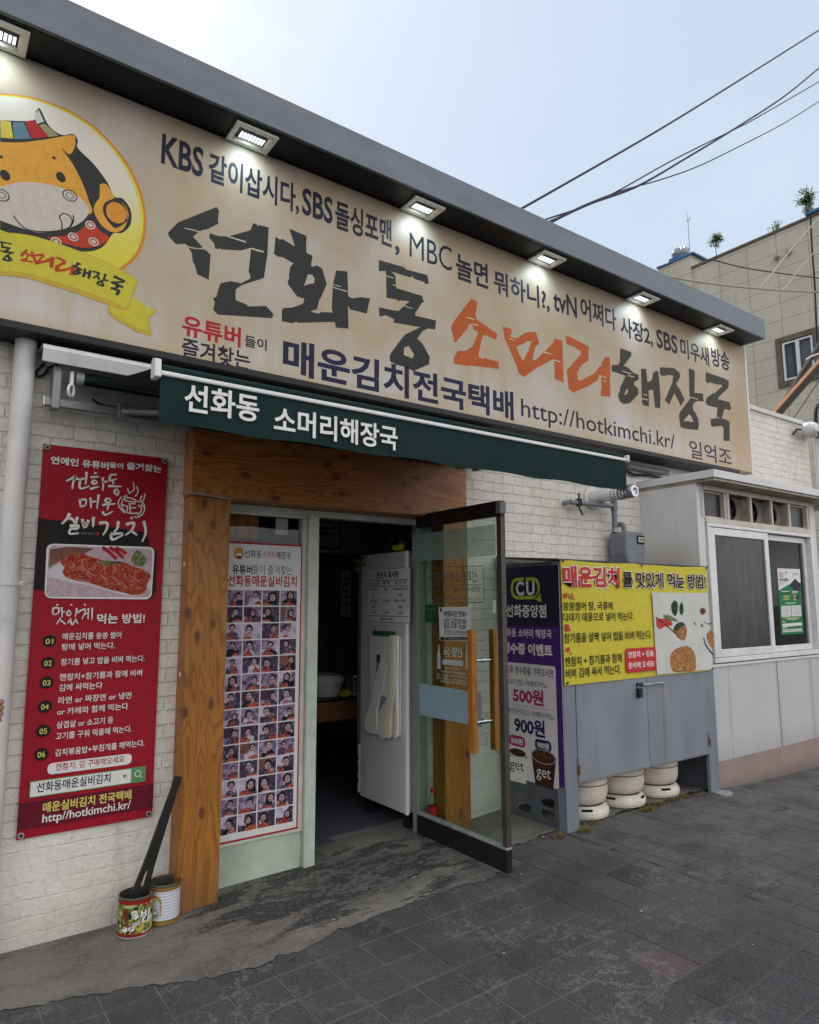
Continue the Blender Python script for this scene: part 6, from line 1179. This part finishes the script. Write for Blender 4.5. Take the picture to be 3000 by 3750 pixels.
for i in (1, 2, 3):
    x0_, x1_ = dvx[i]+.017, dvx[i+1]-.017; xc = (x0_+x1_)/2
    b = B(); b.box(x1_-.006, x1_, AY, AY+.105, 2.287, 2.513, 'soot_panel'); b.box(x0_, x0_+.006, AY, AY+.105, 2.287, 2.513, 'soot_panel'); b.box(x0_+.006, x1_-.006, AY+.01, AY+.105, 2.508, 2.513, 'black_trim'); fb = b.build('fan_box', an)
    b = B(); b.prism([(x0_, 2.29), (x1_, 2.29), (x1_, 2.51), (x0_, 2.51)], 'y', AY+.075, AY+.085, 'fan_shroud', [[(xc+.098*math.cos(t), 2.40+.098*math.sin(t)) for t in [2*math.pi*k/28 for k in range(28)]]]); b.lathe([(.098, 0), (.115, -.02), (.118, -.022), (.105, 0)], (xc, AY+.075, 2.40), 'fan_shroud', 28, 'y'); b.build('fan_ring', fb)
    b = B(); b.lathe([(0, .02), (.03, .022), (.03, .06)], (xc, AY+.065, 2.40), 'fan_dark', 14, 'y')
    for k in range(5):
        a = 2*math.pi*k/5; P = lambda r_, t, y: (xc+r_*math.cos(a+t), AY+.095+y, 2.40+r_*math.sin(a+t)); b.add([P(.02, -.3, 0), P(.094, -.42, .012), P(.094, .3, -.014), P(.02, .3, -.006)], [(0, 1, 2, 3)], 'fan_dark')
    b.box(x0_, x1_, AY+.106, AY+.11, 2.287, 2.513, 'fan_dark'); b.build('fan_blades', fb)
# green leaflet behind the window
gl = thing('green_leaflet', 'white and green printed leaflet stuck on the right annex window', 'leaflet', (6.75, AY+.04, 1.3))
YG = AY+.040
A = Art('Y', YG, .0006); q = PY(YG, [(995, 1095), (1235, 1103), (1275, 1783), (1040, 1797)], W3); A.poly(q, 'ink_postergreen', 1)
g_ = lambda L: PY(YG, L, W3)
A.poly(g_([(996, 1096), (1234, 1104), (1243, 1250), (1190, 1235), (1100, 1275), (1012, 1330)]), 'vinyl_white', 2)
A.poly(g_([(1140, 1250), (1185, 1205), (1238, 1260), (1240, 1330), (1180, 1330), (1130, 1280)]), 'ink_purple_dark', 3)
A.text('할인 행사', g_([(1018, 1150), (1060, 1152)]), .03, 'ink_pinkish', 3, .03); A.text('한우', g_([(1020, 1180), (1058, 1180)]), .02, 'ink_red', 3, .03); A.oval(g_([(1090, 1142)])[0], .013, .016, 'ink_leaf', 3); A.oval(g_([(1160, 1155)])[0], .008, .014, 'ink_logo_gold', 3); A.line(*g_([(1172, 1148), (1218, 1150)]), .006, 'ink_grey', 3); A.line(*g_([(1172, 1162), (1215, 1164)]), .006, 'ink_grey', 3)
A.text('온누리 환급행사', g_([(1018, 1215), (1115, 1217)]), .030, 'ink_brandgreen', 3, .05)
for z in (1240, 1258, 1272): A.line(*g_([(1020, z), (1020+60-(z-1240), z)]), .004, 'ink_grey', 3)
for z, xa_, xb_, mt in ((1340, 1035, 1120, 'ink_white'), (1362, 1035, 1140, 'ink_brandgreen'), (1388, 1060, 1125, 'ink_lime'), (1405, 1060, 1120, 'ink_lime'), (1424, 1060, 1125, 'ink_lime'), (1462, 1080, 1190, 'ink_white'), (1618, 1050, 1230, 'ink_lime'), (1632, 1100, 1200, 'ink_white'), (1660, 1050, 1080, 'ink_white'), (1340, 1150, 1210, 'ink_white'), (1356, 1150, 1205, 'ink_white'), (1724, 1055, 1100, 'ink_white')): A.line(*g_([(xa_, z), (xb_, z-2)]), .0065 if mt != 'ink_brandgreen' else .018, mt, 3)
A.oval(g_([(1180, 1406)])[0], .024, .026, 'ink_white', 3); A.oval(g_([(1180, 1404)])[0], .020, .018, 'ink_red', 4); A.oval(g_([(1213, 1400)])[0], .024, .022, 'ink_purple_dark', 3)
for L in ([(1037, 1492), (1138, 1488), (1142, 1602), (1042, 1607)], [(1145, 1487), (1243, 1483), (1250, 1598), (1148, 1602)], [(1050, 1680), (1254, 1665), (1255, 1697), (1052, 1713)], [(1052, 1742), (1257, 1728), (1258, 1738), (1053, 1753)], [(1053, 1760), (1258, 1745), (1259, 1756), (1054, 1770)]): A.poly(g_(L), 'vinyl_white', 3)
for k in range(8): A.line(*g_([(1050, 1502+13*k), (1130, 1499+13*k)]), .003, 'ink_grey', 4); A.line(*g_([(1155, 1497+13*k), (1238, 1494+13*k)]), .003, 'ink_grey', 4)
A.build('printed_sheet', gl)

# ================================================================ things at the far right of the roof edge
fx = thing('wall_floodlight', 'white round security lamp with cables on the parapet at the right edge', 'lamp', (8.45, -.1, 3.5))
e = PY(-.12, [(1290, 1690), (1330, 1700), (1205, 1710), (1400, 1560), (1420, 1520)], W4)
b = B(); b.lathe([(0, -.17), (.05, -.16), (.075, -.11), (.078, -.05), (.05, 0)], (e[0][0], -.06, e[0][1]), 'white_metal', 24, 'y'); b.build('lamp_head', fx, 0, True)
b = B(); b.lathe([(0, -.12), (.04, -.115), (.055, -.08), (.05, 0)], (e[0][0]+.15, -.04, e[0][1]-.03), 'white_metal', 20, 'y'); b.build('sensor', fx, 0, True)
b = B(); b.tube([(e[0][0]+.02, -.2, e[0][1]-.12), (e[0][0]+.08, -.2, e[0][1]-.10), (e[0][0]+.13, -.16, e[0][1]-.0), (e[0][0]+.17, -.12, e[0][1]+.12)], .010, 'dark_metal', 8); b.tube([(e[2][0], -.02, e[2][1]-.03), (e[2][0]+.03, -.06, e[2][1]+.03), (e[0][0], -.06, e[0][1])], .012, 'dark_metal', 8); b.build('wiring', fx, 0, True)
lp = thing('cable_coil', 'loop of thick black cable hanging at the right picture edge above the lamp', 'cable', (8.8, -.1, 3.6))
b = B(); c_ = PY(-.1, [(1445, 1590)], W4)[0]; b.tube([(c_[0]+.10*math.cos(t), -.1, c_[1]+.20*math.sin(t)+.03*math.cos(t)) for t in [2*math.pi*k/28 for k in range(29)]], .022, 'cable_black', 10, False); b.build('coil', lp, 0, True)
cd = thing('wall_conduit', 'white painted conduit running down the bricks near the right edge', 'pipe', (8.5, -.03, 3))
e = PY(-.03, [(2985, 1590), (2992, 1760)]); b = B(); b.tube([(e[0][0], -.03, e[0][1]), (e[0][0]+.0, -.03, 2.66)], .022, 'pvc_pipe', 10); b.build('tube', cd, 0, True)
def beam(pts, w, h, label, top, Y):
    (xa_, za), (xb_, zb) = PY(Y, pts, W4); d = Vector((xb_-xa_, 0, zb-za)); d.normalize(); ext = .6; A0 = Vector((xa_, Y, za))-d*ext*.6; A1 = Vector((xb_, Y, zb))+d*1.6; n = Vector((-d.z, 0, d.x)); t = thing('steel_beam', label, 'beam', A0, 'rusty beams leaning over the parapet')
    b = B(); s = Vector((0, w/2, 0)); b.hexa([A0-s, A0+s, A0+s+n*h*.1, A0-s+n*h*.1], [A1-s, A1+s, A1+s+n*h*.1, A1-s+n*h*.1], top); b.build('flange', t)
    b = B(); b.hexa([A0-s*.9-n*h, A0+s*.9-n*h, A0+s*.9-n*.002, A0-s*.9-n*.002], [A1-s*.9-n*h, A1+s*.9-n*h, A1+s*.9-n*.002, A1-s*.9-n*.002], 'beam_dark'); b.build('web', t)
beam([(835, 1478), (1437, 800)], .07, .11, 'thick rust-orange steel beam slanting up from the parapet', 'rust_beam', .9)
beam([(985, 1290), (1437, 560)], .05, .07, 'thin dark steel beam slanting up behind the thicker rust-orange one', 'beam_dark', 1.5)

# ================================================================ block of flats behind
XA = 24.0
ya, za_ = PX(XA, [(2535, 978)])[0]; zt3 = (PX(XA, [(2960, 790)])[0][1]+za_)/2
ap_ = thing('apartment_block', 'beige panelled block with a white framed window rising behind the parapet at right', 'building', (XA+3, 2, 0))
wq = PX(XA, [(2862, 1262), (2978, 1222), (2985, 1370), (2878, 1395)]); wy0, wy1 = wq[1][0], (wq[0][0]+wq[3][0])/2; wy0 = (wq[1][0]+wq[2][0])/2; wz0 = (wq[2][1]+wq[3][1])/2; wz1 = (wq[0][1]+wq[1][1])/2
zt3w = zt3; b = B(); YN = -4.0
b.box(XA, XA+.3, YN, wy0-.02, 0, zt3, 'panel_cladding'); b.box(XA, XA+.3, wy1+.02, ya, 0, zt3, 'panel_cladding'); b.box(XA, XA+.3, wy0-.02, wy1+.02, 0, wz0-.02, 'panel_cladding'); b.box(XA, XA+.3, wy0-.02, wy1+.02, wz1+.02, zt3, 'panel_cladding'); b.box(XA+.3, XA+8, YN, YN+.3, 0, zt3, 'panel_cladding'); b.box(XA+.3, XA+8, ya-.3, ya, 0, zt3, 'panel_cladding'); b.box(XA+.3, XA+8, YN+.3, ya-.3, zt3-.7, zt3-.5, 'bare_concrete'); b.build('wall', ap_)
b = B(); b.box(XA-.05, XA+.34, YN, ya+.02, zt3-.10, zt3, 'stone_brown'); b.build('coping', ap_, .01)
b = B(); b.box(XA-.12, XA+.3, YN, PX(XA, [(1650, 1385)], Q3)[0][0], zt3+.001, zt3+.10, 'blue_paint'); b.build('blue_flashing', ap_)
b = B(); f_ = .21
for y0_, y1_, z0_, z1_ in ((wy0-f_, wy0-.021, wz0-f_, wz1+f_), (wy1+.021, wy1+f_, wz0-f_, wz1+f_), (wy0-.02, wy1+.02, wz0-f_, wz0-.021), (wy0-.02, wy1+.02, wz1+.021, wz1+f_)): b.box(XA-.06, XA+.1, y0_, y1_, z0_, z1_, 'stone_brown')
w_ = b.build('window_surround', ap_, .01)
b = B(); ym = (wy0+wy1)/2
for y0_, y1_, z0_, z1_ in ((wy0, wy0+.07, wz0, wz1), (wy1-.07, wy1, wz0, wz1), (ym-.06, ym+.06, wz0+.07, wz1-.07), (wy0+.07, wy1-.07, wz0, wz0+.07), (wy0+.07, wy1-.07, wz1-.07, wz1)): b.box(XA-.03, XA+.05, y0_, y1_, z0_, z1_, 'white_metal')
b.build('window_frame', ap_, .008)
b = B(); b.box(XA+.01, XA+.02, wy0+.06, wy1-.06, wz0+.06, wz1-.06, 'window_glass'); b.box(XA+.2, XA+.25, wy0-.02, wy1+.02, wz0-.02, wz1+.02, 'room_dark'); b.box(XA+.10, XA+.11, wy1-.28, wy1-.08, wz0, wz1, 'room_panel'); b.box(XA+.10, XA+.11, wy0+.02, ym-.06, wz0, wz1, 'meter_grey'); b.build('window_pane', ap_)
for q_ in ((1465, 1628), (1540, 1595)):
    y_, z_ = PX(XA, [q_], Q3)[0]; b = B(); b.tube([(XA, y_, z_), (XA-.10, y_, z_)], .07, 'chrome', 16); b.lathe([(.07, -.10), (.085, -.11), (.075, -.20), (0, -.21)], (XA, y_, z_), 'galvanised', 16, 'x'); b.build('wall_vent', ap_, 0, True)
# roof turret with turbine vent and lightning rod
yT = PX(XA, [(2413, 1000)])[0][0]; ze = PX(XA, [(2413, 985)])[0][1]; yc_ = PX(XA, [(2475, 940)])[0][0]; zr = PX(XA, [(2475, 942)])[0][1]
b = B(); b.box(XA, XA+1.6, ya+.02, yT, 0, ze, 'panel_cladding'); b.build('roof_turret', ap_)
b = B(); b.prism([(ya-.12, ze+.001), (yT+.05, ze+.001), (yT+.05, ze+.10), (yc_+.30, zr-.12), (yc_+.26, zr), (yc_-.26, zr), (yc_-.30, zr-.12), (ya-.12, ze+.06)], 'x', XA-.06, XA+1.65, 'blue_paint'); b.build('turret_roof', ap_)
tv = thing('turbine_vent', 'silver round turbine ventilator on the small blue roof of the beige block', 'ventilator', (XA+.4, yc_, zr))
b = B(); b.lathe([(.20, zr), (.21, zr+.05), (.30, zr+.13), (.35, zr+.26), (.31, zr+.40), (.17, zr+.49), (0, zr+.51)], (XA+.4, yc_, 0), 'galvanised', 28); b.build('head', tv, 0, True)
b = B()
for k in range(18):
    a = 2*math.pi*k/18; b.tube([(XA+.4+r_*math.cos(a+s_), yc_+r_*math.sin(a+s_), zr+h_) for r_, h_, s_ in ((.22, .06, 0), (.36, .18, .10), (.37, .29, .2), (.30, .43, .3), (.16, .51, .4))], .009, 'steel', 5)
b.build('vanes', tv, 0, True)
lr = thing('lightning_rod', 'thin lightning rod standing beside the turbine ventilator', 'rod', (XA, ya, zt3))
y_, z_ = PX(XA, [(2513, 780)])[0]; b = B(); b.tube([(XA+.1, y_, zt3-.1), (XA+.1, y_, z_-.3), (XA+.1, y_, z_)], .020, 'galvanised', 8, True, .008)
for s_ in (-1, 1): b.tube([(XA+.1, y_, z_-.34), (XA+.1, y_+s_*.14, z_-.22)], .009, 'galvanised', 6); b.tube([(XA+.1, y_, z_-.34), (XA+.15, y_+s_*.06, z_-.15)], .008, 'galvanised', 6)
b.build('rod', lr, 0, True)
# saplings on the roof
def sapling(px_, foot, top, wid, label, n, size, dens):
    y0_, z0_ = PX(XA+.4, [foot], Q3)[0]; y1_, z1_ = PX(XA+.4, [top], Q3)[0]; x_ = XA+.4; H = z1_-z0_
    t = thing('sapling', label, 'plant', (x_, y0_, z0_), 'self-sown saplings on the roof edge'); b = B(); base = Vector((x_, y0_, z0_-.1)); tip = Vector((x_, (y0_+y1_)/2, z0_+H*.85)); b.tube([base, (base+tip)/2+Vector((0, .03, 0)), tip], .018, 'tree_bark', 7, True, .006)
    ends = []
    for k in range(11):
        f = lf.uniform(dens, .95); p = base+(tip-base)*f; e = p+Vector((lf.gauss(0, wid*.5), lf.gauss(0, wid*.55), lf.uniform(.05, .3)*H*.5)); b.tube([p, (p+e)/2+Vector((0, 0, .03)), e], .007, 'tree_bark', 5, True, .003); ends += [e, (p+e)/2]
    b.build('stem', t, 0, True); b = B()
    for e in ends:
        leaves(b, lambda: (e+Vector((lf.gauss(0, wid*.20), lf.gauss(0, wid*.22), lf.gauss(0, wid*.22))), 1), n//len(ends), size, 'foliage')
    b.build('foliage', t)
sapling(0, (1078, 1622), (1078, 1455), .26, 'small bushy sapling on a bare stem left of the roof pipes', 520, .12, .55)
sapling(0, (1455, 1478), (1478, 1395), .34, 'low sparse pale sapling in the middle of the roof edge', 200, .10, .25)
sapling(0, (1650, 1375), (1655, 1175), .30, 'tall leafy sapling by the blue flashing near the right edge', 760, .13, .25)
sapling(0, (1705, 1370), (1712, 1330), .20, 'short clump of leaves on the blue flashing at the picture edge', 150, .11, .2)

# ================================================================ overhead cables
def wire(L, crop, Y, r, mat, label):
    pts = PY(Y, L, crop) if False else L
    return cable('overhead_cable', [(x, Y, z) for x, z in L], r, mat, label, 'overhead cables')
wire(PY(2.2, [(-500, 1510), (0, 1230), (700, 828), (1200, 520), (1725, 190), (1900, 80)], Q3), 0, 2.2, .017, 'wire_violet', 'topmost overhead cable, running alone to the upper right')
wire(PY(2.6, [(-200, 1530), (10, 1415), (270, 1290), (580, 1175), (900, 990), (1180, 820), (1500, 612), (1725, 430), (1900, 290)], Q3), 0, 2.6, .019, 'wire_violet', 'thick middle overhead cable, steepest at the right edge')
wire(PY(3.0, [(-260, 1470), (0, 1385), (250, 1300), (450, 1208), (800, 1012), (1200, 812), (1320, 750), (1725, 515), (1900, 410)], Q3), 0, 3.0, .013, 'wire_violet', 'thin overhead cable crossing the thick middle one')
wire(PY(3.4, [(-200, 1480), (60, 1380), (270, 1283), (500, 1197), (700, 1142), (950, 1055), (1200, 935), (1500, 780), (1725, 640), (1900, 530)], Q3), 0, 3.4, .012, 'wire_violet', 'lowest thin overhead cable at the right edge of the sky')
wire(PY(1.2, [(430, 1600), (480, 1630), (720, 1730), (1000, 1785), (1400, 1828), (1725, 1845), (1850, 1850)], Q3), 0, 1.2, .014, 'cable_pale', 'pale cable sagging across the beige block from the canopy')
wire(PY(1.5, [(1100, 1960), (1150, 1930), (1340, 1830), (1530, 1600), (1725, 1375), (1850, 1240)], Q3), 0, 1.5, .012, 'cable_pale', 'pale cable rising steeply past the wall vents')
wire(PY(1.6, [(1230, 2010), (1280, 1980), (1490, 1840), (1600, 1700), (1725, 1560), (1850, 1420)], Q3), 0, 1.6, .010, 'cable_pale', 'thin pale cable rising below the steep one')
wire(PY(1.7, [(1030, 1640), (1080, 1648), (1300, 1700), (1725, 1757), (1850, 1770)], Q3), 0, 1.7, .010, 'cable_black', 'thin dark cable drooping across the beige panels under the roof')
wire([(p[0]+15.5*0, p[1]) for p in PY(1.9, [(1672, 1380), (1680, 1560), (1698, 1800), (1712, 2150), (1715, 2250)], Q3)], 0, 1.9, .018, 'cable_black', 'black cable hanging vertically past the window of the beige block')
wire(PY(1.3, [(960, 1480), (1090, 1330), (1250, 1130), (1420, 910), (1520, 800)], W4), 0, 1.3, .008, 'cable_pale', 'fine pale wire beside the rust-orange beam')
wire(PY(1.35, [(1095, 1560), (1230, 1365), (1420, 1080), (1520, 940)], W4), 0, 1.35, .009, 'cable_black', 'fine dark wire slanting under the window of the beige block')
wire(PY(.8, [(1268, 775), (1340, 735), (1437, 700), (1520, 670)], W4), 0, .8, .012, 'vinyl_white', 'short white cable lying over the dark slanting beam')

# ================================================================ odds and ends on the ground
g = B(); gr = random.Random(9)
def tuft(x, y, n, mat):
    for _ in range(n):
        a = gr.uniform(0, 6.28); l = gr.uniform(.02, .055); P = Vector((x+gr.gauss(0, .035), y+gr.gauss(0, .018), ground_z(x)+.010)); T2 = P+Vector((math.cos(a)*l, math.sin(a)*l, gr.uniform(.008, .03))); s = Vector((-math.sin(a), math.cos(a), 0))*.003; g.add([P-s, P+s, T2], [(0, 1, 2)], mat)
for x, y, n in ((3.62, -.66, 90), (3.78, -.58, 60), (4.35, -.60, 130), (4.52, -.57, 110), (4.70, -.56, 90), (4.86, -.56, 60), (5.0, -.60, 40), (3.42, -.63, 60)): tuft(x, y, n, 'dry_grass')
o = g.build('weeds'); tag(o, 'dry weeds and moss growing along the joint before the gas cabinet', 'weeds', None, 'stuff')
g = B()
for _ in range(46):
    x, y = gr.uniform(.5, 6.5), gr.uniform(-2.8, -.2); s = gr.uniform(.003, .011); z = ground_z(x)+.0155; a = gr.uniform(0, 6.28)
    g.add([(x+s*math.cos(a+t)*k, y+s*math.sin(a+t)*k, z) for t, k in ((0, 1), (1.3, .7), (2.5, 1.1), (4, .6), (5.2, .9))], [(0, 1, 2, 3, 4)], gr.choice(['vinyl_white', 'black_rubber', 'black_rubber', 'cream_paint', 'grey_metal']))
o = g.build('litter'); tag(o, 'tiny specks of litter and chewing gum on the pavement', 'litter', None, 'stuff')
gp = thing('drain_cap', 'small pale drain cap in the paving at the corner of the cabinet', 'drain cap', (5.33, -.66, .1))
e = PZ(.09, [(2650, 2915)])[0]; b = B(); b.lathe([(.07, 0), (.07, .012), (.06, .016), (.02, .016), (.018, .010), (0, .010)], (e[0], e[1], ground_z(e[0])+.006), 'galvanised', 24); b.build('lid', gp, 0, True)

# ================================================================ hand of a passer-by at the left picture edge
hd = thing('person', 'hand of a person at the left picture edge, fingers curled in front of the downpipe', 'person', (.2, -1.2, 1.3))
hc = Vector(( PY(-1.2, [(15, 2605)])[0][0], -1.2, PY(-1.2, [(2, 2605)])[0][1] ))
def skin(chains, name):
    me = bpy.data.meshes.new(name); V = []; E_2 = []; Rr = []
    for ch in chains:
        k = len(V)
        for i, (p, r_) in enumerate(ch): V.append(tuple(Vector(p)+hc-hd.location)); Rr.append(r_); 
        E_2 += [(k+i, k+i+1) for i in range(len(ch)-1)]
    me.from_pydata(V, E_2, []); o = bpy.data.objects.new(name, me); COL.objects.link(o); o.parent = hd; me.materials.append(M['skin'])
    md = o.modifiers.new('skin', 'SKIN'); md.use_smooth_shade = True
    for v, r_ in zip(me.skin_vertices[0].data, Rr): v.radius = (r_, r_)
    k = 0
    for ch in chains: me.skin_vertices[0].data[k].use_root = True; k += len(ch)
    ss = o.modifiers.new('sub', 'SUBSURF'); ss.levels = 2; ss.render_levels = 2; return o
fing = []
for k, dz in enumerate((.028, .0098, -.0085, -.0265)):
    ln = (.92, 1.0, .95, .8)[k]; fing.append([((-.085, .0, dz*.9), .0095), ((-.040*ln-.01, -.012, dz), .0092), ((-.008-(1-ln)*.02, -.004, dz), .0090), ((-.006-(1-ln)*.02, .018, dz), .0085), ((-.022, .030, dz), .0078)])
palm = [((-.055, .004, 0), .026), ((-.085, .004, .0), .034), ((-.125, .006, .0), .032), ((-.165, .008, .0), .026), ((-.26, .01, -.02), .036), ((-.40, .01, -.05), .045)]
thumb = [((-.125, -.002, .030), .014), ((-.09, -.028, .040), .0115), ((-.055, -.034, .034), .0105), ((-.030, -.026, .026), .0085)]
for n_, c_ in (('hand', palm),): skin([palm]+fing+[thumb], 'hand_and_forearm')
